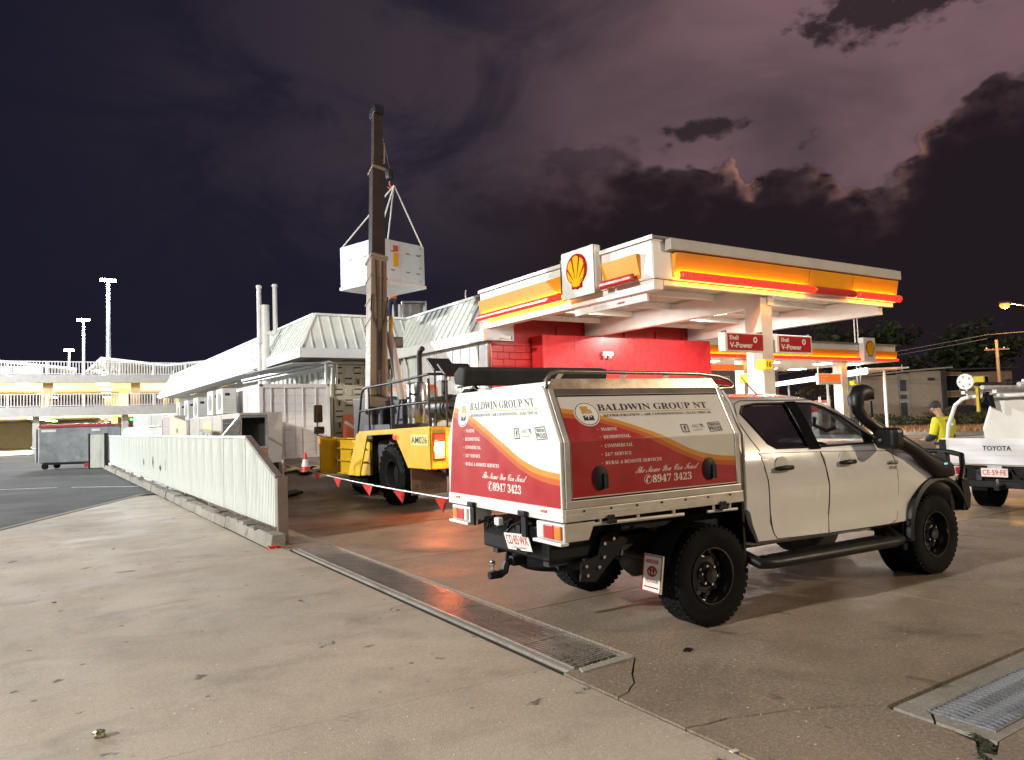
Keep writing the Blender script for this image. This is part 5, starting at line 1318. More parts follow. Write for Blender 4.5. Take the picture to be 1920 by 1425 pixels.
    outline_box(.665, .565, .71, .66, .005, navy, 'badge_frame'); tx('badge_letter', sansb('f'), .680, .583, .018, .06, navy)
    tx('badge_text', 'ARC', .735, .612, .055, .042, grayv); tx('badge_text', 'AU44156', .735, .578, .062, .020, grayv)
    m = MB(); m.add([mapf(.792, .655, .0011), mapf(.812, .655, .0011), mapf(.802, .612, .0011)], [(0, 2, 1)]); m.build('badge_tick', M('vinyl_blue', (.03, .12, .35), .4), par)
    m = MB(); m.add([mapf(.813, .65, .0011), mapf(.815, .615, .0011), mapf(.803, .612, .0011)], [(0, 2, 1)]); m.build('badge_tick', M('vinyl_lime', (.30, .45, .05), .4), par)
    outline_box(.845, .555, .93, .665, .004, navy, 'badge_frame', .12); tx('badge_text', sansb('TERRITORY'), .852, .625, .072, .03, navy); tx('badge_text', sansb('PROUD'), .852, .575, .072, .042, navy)
for sg in (-1, 1):
    fr_ = skin(0, LX, 0, .055, .0, .014, sg).build('frame_rail', alf, UTE, bevel=.004)
    skin(0, .046, .056, TT, .0, .014, sg).build('frame_post', alf, UTE, bevel=.004)
    skin(LX-.046, LX, .056, TT, .0, .014, sg).build('frame_post', alf, UTE, bevel=.004)
    skin(.047, LX-.047, TT-.055, TT, .0, .012, sg).build('frame_rail', grey, UTE, bevel=.004)
    skin(.048, LX-.048, .057, TT-.057, -.004, .001, sg).build('door_seal', dark, UTE)
    dp = skin(ps0, ps1, pt0-.008, pt1+.008, .0015, .010, sg).build('canopy_door', M('vinyl_white_side', (.66, .63, .57), .35, var=.03), UTE)
    if sg < 0: graphics(lambda s, t, o: SP(ps0+(ps1-ps0)*s, pt0+(pt1-pt0)*t, .010+o), dp, (.465-pt0)/(pt1-pt0))
    for s_ in (.30, 1.37):
        c_ = SP(s_, .20, .012, sg)
        k_ = MB().lathe([(0, 0), (.062, .0), (.066, .010), (.05, .018), (.02, .022), (0, .022)], c_, (0, sg, 0), 18); k_.v = [Vector((q.x, q.y, c_.z+(q.z-c_.z)*1.35)) for q in k_.v]
        lo = k_.build('latch', black, dp, smooth=50); MB().obox(c_+Vector((.03, sg*.03, -.02)), (.025, .025, .11)).build('latch_lever', black, lo, bevel=.005)
    # roof rail and plate
    y_ = sg*.70
    MB().add([(x0c, sg*.725, 1.885), (x1c, sg*.725, 1.885), (x1c-.06, sg*.705, 1.965), (x0c+.05, sg*.705, 1.965)], [(0, 1, 2, 3)]).build('rack_side_plate', M('rack_plate_metal', (.30, .25, .20), .25, .95, var=.12), UTE)
    if sg < 0: MB().tube([(x0c+.0, y_, 1.90), (x0c+.01, y_, 1.96), (x0c+.05, y_, 2.005), (x0c+.12, y_, 2.02), (.10, y_, 2.005), (.34, y_, 1.985), (.46, y_, 1.955), (.52, y_, 1.915), (.50, y_, 1.885), (.34, y_, 1.88)], .016, 8).build('rack_rail', M('rail_metal', (.33, .31, .28), .3, .9, var=.1), UTE, smooth=60)
    for x in (-1.32, -.72, -.28, .16) if sg < 0 else (): MB().add([(x, y_, 1.955), (x+.05, y_, 1.955), (x+.10, y_, 2.01), (x+.05, y_, 2.01)], [(0, 1, 2, 3)]).build('rack_stay', alf, UTE)
    MB().obox((.36, sg*.69, 1.935), (.34, .03, .045), (0, R(5), 0)).build('rear_reflector', M('red_reflector', (.45, .02, .02), .2, coat=.5), UTE, bevel=.006)
    MB().tube([(.345, sg*.74, 1.86), (.365, sg*.80, 1.76), (.375, sg*.88, 1.55), (.38, sg*.905, 1.50), (.38, sg*.905, .97)], .014, 6).build('corner_tube', alf, UTE, smooth=60)
MB().box(x0c+.005, x1c-.005, -.70, .70, 1.916, 1.925).build('canopy_roof', tral, UTE)
for x in (-1.25, -.75, -.25, .25): MB().box(x, x+.05, -.69, .69, 1.93, 1.955).build('rack_bar', alf, UTE)
aw_ = MB().prism([(.62, 1.985), (.80, 2.01), (.82, 2.10), (.70, 2.165), (.58, 2.14)], 'x', -1.40, .18).build('roof_awning', M('awning_black', (.014, .014, .014), .75, var=.2), UTE, bevel=.02)
for x in (-1.25, -.6, 0): MB().prism([(.60, 1.93), (.80, 1.93), (.72, 2.0)], 'x', x, x+.03).build('awning_bracket', black, UTE)
def RM(s, t, off):
    z_ = 1.045+(1.90-1.045)*t
    w = .90 if z_ < 1.505 else .90-.185*(z_-1.505)/.38
    return Vector((x0c-.030-off, w*(1-2*s)*.99, z_))
graphics(RM, rp_)
# ================================================================== pick and carry crane
cy_ = M('crane_yellow', (.66, .42, .02), .4, var=.06, dirt=(.35, .22, .03), damt=.3, dscale=2)
cblk = M('crane_black', (.016, .016, .017), .45, var=.25)
boomc = M('boom_tan', (.23, .17, .115), .5, var=.08, dirt=(.16, .11, .07), damt=.5, dscale=1.5, streak=True)
boomd = M('boom_dark', (.035, .024, .019), .45, var=.15)
CR = empty('mobile_crane', (6.15, 12.32, 0), R(1.5), 'yellow articulated mobile crane with raised boom beside the shop', 'crane')
def CP(poly, x0, x1, name, mat, **k): return MB().prism(poly, 'x', x0, x1).build(name, mat, CR, **k)
# body panels on the near side and mirrored on the far side
for xa, xb in ((0, .03), (2.42, 2.45)):
    CP([(.03, .80), (.03, 1.575), (2.95, 1.50), (2.95, 1.43), (1.62, 1.46), (1.50, 1.40), (.95, .80)], xa, xb, 'rear_guard_panel', cy_, bevel=.006)
    CP([(2.96, 1.50), (3.50, 1.47), (4.05, .53), (3.38, .53), (2.92, 1.42)], xa, xb, 'front_guard_panel', cy_, bevel=.006)
CP([(.06, 1.50), (.06, 1.60), (3.45, 1.52), (3.45, 1.44)], .031, 2.419, 'deck', cy_)
MB().box(.035, 2.415, .0, .05, .80, 1.575).build('rear_panel', cy_, CR, bevel=.006)
CP([(.10, .70), (.10, 1.49), (1.4, 1.38), (.95, .70)], .5, 1.95, 'engine_bay', cblk)
CP([(1.2, .55), (1.2, 1.36), (3.5, 1.34), (3.9, .55)], .55, 1.9, 'rear_chassis', cblk)
# front frame with lightening holes
ff = MB().box(.42, .48, 3.75, 5.78, .50, 1.36).build('front_frame', cy_, CR)
for z_ in (.49, .80, 1.10, 1.345): MB().box(.33, .417, 3.9, 5.78, z_, z_+.018).build('frame_flange', cy_, CR)
for z_ in (.66, .97): MB().lathe([(0, 0), (.085, 0), (.085, .01), (0, .01)], (.418, 4.75, z_), (-1, 0, 0), 20).build('frame_hole', dark, CR)
MB().box(-.02, .417, 5.785, 5.84, .47, 1.40).build('front_plate', cy_, CR, bevel=.006); MB().box(.49, 2.1, 3.9, 5.8, .55, 1.30).build('front_chassis', cblk, CR)
MB().box(-.04, -.022, 5.78, 5.85, 1.24, 1.34).build('front_marker', M('orange_marker', (.8, .2, .05), .3, emit=(1, .2, .05), es=1.), CR)
# wheels
RW = .62
twl = MB().lathe([(.30, -.18), (.36, -.215), (.50, -.23), (.57, -.215), (.60, -.19), (.60, .19), (.57, .215), (.50, .23), (.36, .215), (.30, .18)], (0, 0, 0), (1, 0, 0), 40, False)
for k in range(26):
    t = 2*math.pi*k/26
    for s_ in (-1, 1):
        t2 = t+(.12 if s_ > 0 else 0)
        q = MB().obox((s_*.11, 0, 0), (.20, .075, .06), (0, 0, s_*.35)); q.xf(Matrix.Rotation(t2, 4, 'X') @ Matrix.Translation(Vector((0, 0, .597)))); twl.add(q.v, q.f)
twm = twl.mesh('wheel', rubber, 35)
rml = MB().lathe([(.305, -.185), (.31, -.20), (.285, -.195), (.27, -.12), (.26, -.02), (.14, -.01), (.13, -.08), (.10, -.10), (0, -.10)], (0, 0, 0), (1, 0, 0), 30, False).mesh('rim', cblk, 40)
for y_, xs_ in ((1.92, (.30, 2.15)), (4.9, (.82, 1.65))):
    for i, x in enumerate(xs_):
        w = link('wheel', twm, CR, loc=(x, y_, RW), rot=(0, 0, 0 if i == 0 else math.pi)); link('rim', rml, w)
MB().cyl((.3, 1.92, RW), (2.15, 1.92, RW), .12).build('axle', cblk, CR); MB().cyl((.5, 5.0, RW), (1.95, 5.0, RW), .12).build('axle', cblk, CR)
# mud flap with lettering, rear lights, plate
flp = M('flap_brown', (.12, .062, .035), .55, var=.1)
fo = MB().box(-.06, .72, .70, .725, .28, .785).build('mud_flap', flp, CR, bevel=.006)
text('lettering', sansb('TEREX'), (.12, .698, .38), (1, 0, 0), (0, 0, 1), .46, .11, M('flap_print', (.035, .018, .01), .5), fo)
text('lettering', sansb('3'), (.01, .698, .38), (1, 0, 0), (0, 0, 1), .07, .10, MATS['flap_print'], fo)
MB().box(.2, .27, .66, .698, .74, .85).build('flap_clamp', galv, CR)
pl_ = MB().box(-.008, -.002, .08, .80, 1.24, 1.45).build('number_plate', M('plate_yellow', (.72, .62, .20), .4), CR)
text('plate_number', sansn('AM026'), (-.0085, .76, 1.28), (0, -1, 0), (0, 0, 1), .64, .13, M('plate_black', (.02, .02, .02), .5), pl_)
tlb = MB().box(.04, .30, -.035, -.002, .98, 1.47).build('tail_light', M('tail_case', (.35, .02, .02), .3), CR, bevel=.01)
for z0, z1, m_ in ((1.33, 1.45, M('crane_red_lens', (.6, .02, .02), .2, emit=(1, .06, .03), es=.8)), (1.18, 1.31, M('crane_lit_lens', (1, .4, .2), .2, emit=(1, .42, .10), es=5)), (1.0, 1.16, M('crane_lit_lens2', (1, .3, .1), .2, emit=(1, .30, .08), es=2.4))):
    MB().box(.065, .275, -.05, -.036, z0, z1).build('lens', m_, tlb, bevel=.01)
MB().box(2.15, 2.41, -.035, -.002, .98, 1.47).build('tail_light', MATS['tail_case'], CR, bevel=.01)
lgt = bpy.data.lights.new('tail_glow', 'POINT'); lgt.energy = 55; lgt.color = (1, .20, .06); lgt.shadow_soft_size = .06
lo_ = bpy.data.objects.new('tail_glow', lgt); COL.objects.link(lo_); lo_.parent = CR; lo_.location = (.17, -.14, 1.18)
MB().lathe([(0, 0), (.05, 0), (.045, .05), (0, .06)], (-.002, 1.45, 1.40), (-1, 0, 0), 14).build('side_marker', M('side_marker_red', (.8, .02, .02), .2, emit=(1, .03, .02), es=4), CR, smooth=50)
# deck rails
def rail(pts, r=.026): return MB().tube(pts, r, 8).build('hand_rail', cblk, CR, smooth=50)
rail([(.06, 3.55, 1.5), (.06, 3.30, 2.36), (.06, 3.2, 2.45), (.06, 3.05, 2.48), (.06, 1.4, 2.52), (.06, .10, 2.58)])
rail([(.06, 3.42, 1.97), (.06, 1.4, 2.04), (.06, .10, 2.06)])
for y_ in (2.9, 1.75, .12): rail([(.06, y_, 1.55), (.06, y_, 2.5)])
rail([(.06, .10, 2.58), (1.3, .10, 2.6), (2.38, .10, 2.6), (2.38, 3.0, 2.48)]); rail([(.06, .10, 2.06), (2.38, .10, 2.08)]); rail([(2.38, .12, 1.55), (2.38, .12, 2.58)])
for x0_, x1_, y_, z_ in ((.30, .98, .05, 2.66), (.44, .95, .75, 2.82)):
    MB().obox(((x0_+x1_)/2, y_, z_), (x1_-x0_, .40, .05), (R(38), 0, 0)).build('deflector_plate', cblk, CR, bevel=.008)
    MB().cyl((x0_+.1, y_, z_), (x0_+.1, y_, 1.55), .02).build('plate_post', cblk, CR)
MB().box(.6, 1.5, 2.35, 3.30, 1.56, 2.20).build('engine_box', cblk, CR, bevel=.03)
MB().box(.40, .95, 3.0, 3.5, 1.56, 2.05).build('hydraulic_tank', cblk, CR, bevel=.08)
MB().box(.12, 1.4, 2.0, 3.4, 1.52, 1.66).build('deck_plate', M('deck_grey', (.06, .06, .07), .5), CR)
ex = M('exhaust_stainless', (.55, .54, .52), .22, .95, var=.2, scale=5)
MB().lathe([(.0, 0), (.24, 0), (.25, .02), (.25, .92), (.22, .98), (0, .98)], (.92, 2.25, 1.57), (0, 0, 1), 26).build('exhaust_muffler', ex, CR, smooth=40)
MB().tube([(.98, 2.25, 2.5), (.98, 2.25, 3.15), (.98, 2.20, 3.24), (.98, 2.08, 3.28)], .06, 10).build('exhaust_pipe', cblk, CR, smooth=50)
MB().lathe([(0, 0), (.235, .0), (.25, .03), (.25, .30), (.27, .31), (.27, .36), (.25, .37), (.25, .95), (.2, 1.0), (0, 1.0)], (.95, .55, 1.96), (0, 1, 0), 26).build('air_cleaner', cblk, CR, smooth=40)
MB().tube([(.95, 1.1, 2.15), (.95, 1.1, 2.55)], .07, 10).build('intake_pipe', cblk, CR, smooth=50); MB().lathe([(.15, 0), (.15, .10), (.05, .14), (0, .14)], (.95, 1.1, 2.52), (0, 0, 1), 18).build('intake_cap', galv, CR)
for y_ in (.75, 1.35): MB().box(.80, 1.10, y_, y_+.05, 1.56, 1.75).build('cleaner_foot', galv, CR)
# operator cab
ocab = M('cab_orange', (.66, .14, .03), .4, var=.05)
MB().prism([(4.05, 1.32), (5.6, 1.32), (5.6, 2.2), (5.3, 2.62), (4.15, 2.62), (4.05, 2.5)], 'x', 1.72, 2.42).build('operator_cab', ocab, CR, bevel=.03)
MB().box(1.70, 1.715, 4.25, 5.3, 1.75, 2.48).build('cab_window', M('cab_glass', (.35, .45, .45), .1, var=.2), CR)
MB().box(1.82, 2.34, 4.03, 4.045, 1.75, 2.45).build('cab_window', MATS['cab_glass'], CR)
# boom turret, boom sections
MB().box(.30, .95, 3.3, 4.4, 1.3, 2.3).build('boom_mount', boomd, CR, bevel=.04)
B0 = Vector((.42, 3.35, 1.95)); B1 = Vector((2.68, 7.85, 11.0))
bd = (B1-B0).normalized(); rt = Vector((1, 0, 0)); rt = (rt-bd*rt.dot(bd)).normalized(); fr2 = bd.cross(rt)
def bsec(t0, t1, w0, w1, h, name, mat, off=0.):
    a, b = B0.lerp(B1, t0), B0.lerp(B1, t1); mb = MB(); vs = []
    for p, w in ((a, w0), (b, w1)):
        for s_, q in ((-1, -1), (1, -1), (1, .7), (.7, 1), (-.7, 1), (-1, .7)): vs.append(p+rt*(s_*w/2)+fr2*(q*h/2+off))
    mb.add(vs, [tuple(range(6))[::-1], tuple(range(6, 12))]+[(i, (i+1) % 6, 6+(i+1) % 6, 6+i) for i in range(6)])
    return mb.build(name, mat, CR, bevel=.012)
bsec(0, .44, .43, .42, .40, 'boom_base_section', boomc); bsec(.40, .76, .36, .35, .33, 'boom_middle_section', boomd); bsec(.72, .985, .28, .27, .26, 'boom_tip_section', boomd)
for t, w in ((.435, .47), (.755, .40)):
    p = B0.lerp(B1, t); q = MB(); q.obox((0, 0, 0), (w, w, .10)); q.xf(Matrix.Translation(p) @ Matrix((rt, fr2, bd)).transposed().to_4x4()); q.build('boom_collar', boomc, CR, bevel=.015)
for t in (.24, .30, .37):
    p = B0.lerp(B1, t); q = MB(); q.obox((0, 0, 0), (.45, .43, .035)); q.xf(Matrix.Translation(p) @ Matrix((rt, fr2, bd)).transposed().to_4x4()); q.build('boom_band', boomc, CR)
side_d = -fr2 if fr2.y > 0 else fr2
# hoses on the face towards the rear
def bp(t, s_, o=.0): return B0.lerp(B1, t)+rt*s_+side_d*(.215+o)
for pts in ([bp(.03, -.05), bp(.2, -.05), bp(.24, -.05), bp(.42, -.10)], [bp(.03, .06), bp(.42, .08)], [bp(.10, .0), bp(.20, .02), bp(.25, .17), bp(.30, .20)], [bp(.10, -.02), bp(.20, -.02), bp(.26, -.22), bp(.31, -.2)]):
    MB().tube(pts, .018, 6).build('boom_hose', boomd, CR, smooth=60)
hd_ = B1; q = MB(); q.obox((0, 0, 0), (.30, .42, .36)); q.xf(Matrix.Translation(hd_) @ Matrix((rt, fr2, bd)).transposed().to_4x4()); q.build('boom_head', cblk, CR, bevel=.03)
for s_ in (-.12, 0, .12): MB().lathe([(.0, -.02), (.16, -.02), (.14, 0), (.16, .02), (0, .02)], B1+rt*s_+side_d*-.15+bd*.12, rt, 18).build('boom_sheave', cblk, CR)
MB().tube([B0.lerp(B1, .80)+rt*.22, B0.lerp(B1, .88)+rt*.22], .028, 6).build('work_lamp_bar', M('warm_lamp', (.7, .5, .3), .4), CR)
MB().cyl((1.0, 3.0, 1.7), tuple(B0.lerp(B1, .22)+rt*.34), .10).build('lift_ram', M('ram_white', (.55, .5, .45), .35, .4), CR, smooth=40)
MB().obox(tuple(B0.lerp(B1, .20)+rt*.55), (.24, .16, .26)).build('winch_lamp', cblk, CR, bevel=.02); MB().cyl(tuple(B0.lerp(B1, .16)+rt*.38), tuple(B0.lerp(B1, .27)+rt*.38), .05).build('hose_reel', cy_, CR)
# mirrors
MB().tube([(.10, 5.82, 1.40), (-.08, 5.80, 1.45), (-.10, 5.75, 1.75), (-.02, 5.75, 2.0)], .018, 6).build('mirror_bracket', cblk, CR, smooth=50)
mgl = M('mirror_glass', (.25, .18, .10), .08, .9)
for z0, z1, w in ((1.76, 2.20, .22), (1.48, 1.66, .26)):
    m_ = MB().box(-.20, -.20+w, 5.66, 5.74, z0, z1).build('mirror', cblk, CR, bevel=.03); MB().box(-.19, -.21+w, 5.652, 5.659, z0+.02, z1-.02).build('mirror_glass', mgl, m_)
# ------------------------------------------------------------------ load under the hook
HK = Vector((8.89, 20.04, 8.90))
hook = empty('crane_hook', tuple(HK), 0, 'hook block hanging on its rope below the boom tip', 'hook')
MB().lathe([(0, 0), (.10, .05), (.12, .25), (.08, .35), (0, .36)], (0, 0, .02), (0, 0, 1), 14).build('block', cblk, hook, smooth=40)
MB().tube([(0, 0, .0), (0, 0, -.10), (.06, 0, -.16), (.0, 0, -.22), (-.06, 0, -.17)], .02, 6).build('hook', M('hook_orange', (.6, .2, .05), .5), hook, smooth=60)
tipw = Vector((6.15, 12.32, 0))+Matrix.Rotation(R(1.5), 3, 'Z') @ B1
MB().tube([(0.03, 0, .36), tuple(tipw-HK+Vector((.05, .05, -.1)))], .012, 5).build('rope', darksteel, hook)
LD = empty('air_handling_unit', (8.85, 20.95, 5.66), R(16.5), 'pale boxy air handling unit hanging from the crane slings', 'air handling unit')
lm = M('unit_panel', (.64, .75, .86), .42, var=.04, dirt=(.55, .63, .7), damt=.2, dscale=1.5)
bw = 1.80
MB().box(-bw/2-.03, bw/2+.03, -bw/2-.03, bw/2+.03, 0, .10).build('base_frame', M('unit_base', (.75, .78, .80), .4), LD, bevel=.01)
MB().box(-bw/2, bw/2, -bw/2, bw/2, .101, 1.30).build('core', lm, LD)
for s_ in (0, 1):
    MB().box(-bw/2+.01+s_*.8, -bw/2+.80+s_*.8, -bw/2-.012, -bw/2-.001, .12, .70).build('panel', lm, LD); MB().box(-bw/2+.01+s_*.8, -bw/2+.80+s_*.8, -bw/2-.012, -bw/2-.001, .71, 1.29).build('panel', lm, LD)
    MB().box(-bw/2-.012, -bw/2-.001, -bw/2+.01+s_*.8, -bw/2+.80+s_*.8, .12, 1.29).build('panel', lm, LD)
for x in (-.45, .15, .55):
    for z_ in (.42, .98): MB().box(x, x+.14, -bw/2-.022, -bw/2-.013, z_, z_+.025).build('panel_handle', darksteel, LD)
for z_ in (.2, .6, 1.0, 1.2): MB().box(.70, .74, -bw/2-.022, -bw/2-.013, z_, z_+.03).build('panel_latch', darksteel, LD)
for y_ in (-.4, .3): MB().box(-bw/2-.022, -bw/2-.013, y_, y_+.13, .85, .875).build('panel_handle', darksteel, LD)
MB().box(-.35, -.15, -bw/2-.02, -bw/2-.013, .55, .95).build('warning_label', M('label_yellow', (.80, .42, .02), .5), LD); MB().box(-.35, -.15, -bw/2-.02, -bw/2-.013, 1.0, 1.18).build('warning_label', M('label_red', (.7, .1, .05), .5), LD)
MB().box(-bw/2+.0, bw/2, -bw/2, bw/2, 1.301, 1.33).build('lid', lm, LD, bevel=.01)
ap = Vector((0, 0, HK.z-5.66-.25)); sl = M('sling_white', (.75, .75, .72), .6)
apx = Matrix.Rotation(R(-16.5), 3, 'Z') @ Vector((HK.x-8.85, HK.y-20.95, 0)); ap = Vector((apx.x, apx.y, 3.0))
for i, (a, b) in enumerate(((-1, -1), (1, -1), (1, 1), (-1, 1))):
    MB().tube([(a*bw/2*.96, b*bw/2*.96, 1.32), tuple(ap)], .022, 6).build('sling', sl, LD)
LD.location = (8.85+.1, 20.85, 5.76)
# ================================================================== second ute (tray back) at the right edge
T2 = empty('utility_truck', (13.12, 5.27, 0), 0, 'white tray back ute with grey tank and roof racks at the right edge', 'ute')
tw2 = M('tray2_white', (.76, .77, .78), .35, .2, var=.04)
hw = .98
MB().box(-.82, 1.3, -hw, hw, .72, .78).build('tray_floor', tral, T2)
tg = MB().box(-.86, -.825, -hw, hw, .74, 1.14).build('tailgate', tw2, T2, bevel=.006)
for z_ in (.80, .88, .96, 1.04): MB().box(-.868, -.861, -hw+.01, hw-.01, z_, z_+.012).build('tailgate_rib', tw2, tg)
text('tailgate_lettering', sansb('TOYOTA'), (-.866, .36, .955), (0, -1, 0), (0, 0, 1), .40, .072, M('letter_navy', (.02, .02, .06), .4), tg)
for sg in (-1, 1):
    MB().box(-.824, 1.3, sg*hw-.02, sg*hw+.02, .74, 1.13).build('tray_side', tw2, T2, bevel=.006)
    MB().box(-.89, -.862, sg*(hw-.03)-.05, sg*(hw-.03)+.05, .92, 1.12).build('latch', black, T2, bevel=.01)
    MB().box(-.90, -.84, sg*.78-.14, sg*.78+.14, .56, .70).build('tail_light_box', tw2, T2, bevel=.008)
    a = -.14
    for m_, f_ in ((M('tail_light_red'), .12), (M('tail_light_clear'), .08), (M('tail_light_amber'), .07)):
        MB().box(-.912, -.901, sg*.78+a, sg*.78+a+f_-.005, .575, .69).build('lens', m_, T2, bevel=.005); a += f_
    MB().box(-.9, 1.6, sg*.42-.04, sg*.42+.04, .50, .66).build('chassis_rail', darksteel, T2)
    w = link('wheel', tym, T2, loc=(0, sg*.68, Rw), rot=(0, 0, 0 if sg < 0 else math.pi)); link('rim', rmm, w); link('wheel_nuts', hubm, w)
    w = link('wheel', tym, T2, loc=(3.18, sg*.74, Rw), rot=(0, 0, 0 if sg < 0 else math.pi)); link('rim', rmm, w); link('wheel_nuts', hubm, w)
    mf = MB().box(-.52, -.50, sg*.68-.19, sg*.68+.19, .30, .62).build('mud_flap', black, T2)
fp2 = MB().box(-.95, -.935, .52, .90, .30, .45).build('mud_flap_sign', M('flap_white'), T2, bevel=.006)
text('flap_lettering', sansb('TOYOTA'), (-.951, .83, .385), (0, -1, 0), (0, 0, 1), .24, .032, M('plate_black'), fp2); text('flap_lettering', sansb('Bridge Toyota'), (-.951, .87, .33), (0, -1, 0), (0, 0, 1), .32, .035, M('letter_dark', (.08, .02, .01), .5), fp2)
MB().tube([(-.94, .71, .45), (-.70, .71, .62)], .012, 5).build('sign_bracket', black, T2)
MB().cyl((0, -.68, Rw), (0, .68, Rw), .05).build('axle', darksteel, T2); MB().box(-.80, .6, -.45, .80, .45, .71).build('under_tray_gear', black, T2, bevel=.03)
MB().box(-.98, -.88, -.75, .75, .40, .50).build('tow_bar', black, T2, bevel=.012); MB().obox((-1.08, .05, .42), (.25, .07, .07)).build('tow_tongue', black, T2)
MB().lathe([(.012, -.06), (.012, .04), (.024, .055), (.02, .08), (0, .085)], (-1.16, .05, .46), (0, 0, 1), 12).build('tow_ball', chrome, T2, smooth=50)
np2 = MB().box(-.935, -.928, .00, .37, .56, .69).build('number_plate', M('plate_pink', (.72, .62, .58), .4), T2)
text('plate_number', sansn('CE\u00b759\u00b7FE'), (-.936, .35, .59), (0, -1, 0), (0, 0, 1), .33, .075, M('plate_red'), np2)
MB().box(-.93, -.90, .08, .28, .69, .73).build('plate_lamp', galv, T2)
for k in range(4): MB().tube([(-.86, .5-.25*k, .70), (-.90, .42-.24*k, .60), (-.88, .3-.22*k, .55)], .014, 6).build('wiring', black, T2)
# rear hoop of the rack
rk = M('rack_white', (.78, .78, .76), .35, var=.03)
for x in (-.70, 1.15):
    MB().tube([(x, hw-.03, 1.12), (x, hw-.06, 1.35), (x, hw-.18, 1.66), (x, hw-.30, 1.76), (x, hw-.42, 1.79), (x, -hw+.42, 1.79), (x, -hw+.30, 1.76), (x, -hw+.18, 1.66), (x, -hw+.06, 1.35), (x, -hw+.03, 1.12)], .032, 8).build('rack_hoop', rk, T2, smooth=60)
for y_ in (.55, .1, -.55): MB().box(-.95, 1.6, y_-.03, y_+.03, 1.83, 1.88).build('rack_bar', rk, T2)
dsc = MB().lathe([(0, 0), (.125, 0), (.125, .02), (0, .02)], (-.74, .60, 2.03), (-1, 0, 0), 26).build('disc_reflector', rk, T2); MB().cyl((-.72, .60, 1.80), (-.72, .60, 1.92), .012).build('disc_stalk', rk, T2)
for t in range(5): MB().lathe([(0, 0), (.015, 0), (.015, .003)], (-.764, .60+.08*math.cos(t*1.26), 2.03+.08*math.sin(t*1.26)), (-1, 0, 0), 8).build('disc_hole', M('hole_grey', (.25, .25, .25), .6), dsc)
# poly tank on the tray
pt = M('poly_tank', (.62, .60, .55), .35, var=.06, coat=.3)
tk = MB().prism([(.42, .80), (.50, 1.28), (.34, 1.76), (-.80, 1.76), (-.92, 1.5), (-.92, .80)], 'x', -.55, .95).build('poly_tank', pt, T2, bevel=.05, seg=3)
for k, (y_, z_, c_) in enumerate(((.28, 1.97, black), (.20, 1.92, galv), (-.1, 1.97, black), (-.3, 1.94, galv))): MB().cyl((-1.1, y_, z_), (1.7, y_-.02, z_), .035, n=8).build('rack_pipe', c_, T2)
MB().box(-.8, 1.4, -.75, -.2, 1.90, 2.02).build('rack_box', white, T2, bevel=.02)
st_ = M('strap_yellow', (.55, .42, .03), .7)
for y_ in (.42, -.28): MB().box(-.79, -.75, y_-.02, y_+.02, 1.55, 2.05).build('strap', st_, T2)
MB().box(-.82, -.78, .30, .44, 1.93, 2.10).build('rag', st_, T2); 
MB().tube([(-.75, .30, 1.86), (-.76, .34, 1.70), (-.74, .22, 1.62), (-.76, .26, 1.80)], .045, 6).build('hose_coil', black, T2, smooth=50)
cabo = link('cab_body', bmesh_body, T2, loc=(1.0, 0, .02))
MB().box(1.45, 1.6, -.7, .7, .5, .72).build('cab_mount', darksteel, T2)

# ================================================================== people
def skinfig(name, pts, edges, rad, mat, parent, root, sub=2):
    names = list(pts); ix = {k: i for i, k in enumerate(names)}
    me = bpy.data.meshes.new(name); me.from_pydata([pts[k] for k in names], [(ix[a], ix[b]) for a, b in edges], [])
    o = bpy.data.objects.new(name, me); COL.objects.link(o)
    o.modifiers.new('s', 'SKIN')
    for k in names:
        sv = me.skin_vertices[0].data[ix[k]]; r = rad[k]; sv.radius = r if isinstance(r, tuple) else (r, r); sv.use_root = (k == root)
    ss = o.modifiers.new('ss', 'SUBSURF'); ss.levels = sub; ss.render_levels = sub
    dg = bpy.context.evaluated_depsgraph_get(); dg.update()
    out = bpy.data.meshes.new_from_object(o.evaluated_get(dg)); bpy.data.objects.remove(o)
    out.materials.clear(); out.materials.append(mat); out.shade_smooth()
    return link(name, out, parent)
skinm = M('skin', (.36, .21, .14), .55, var=.05); hairm = M('dark_hair', (.02, .016, .013), .8)
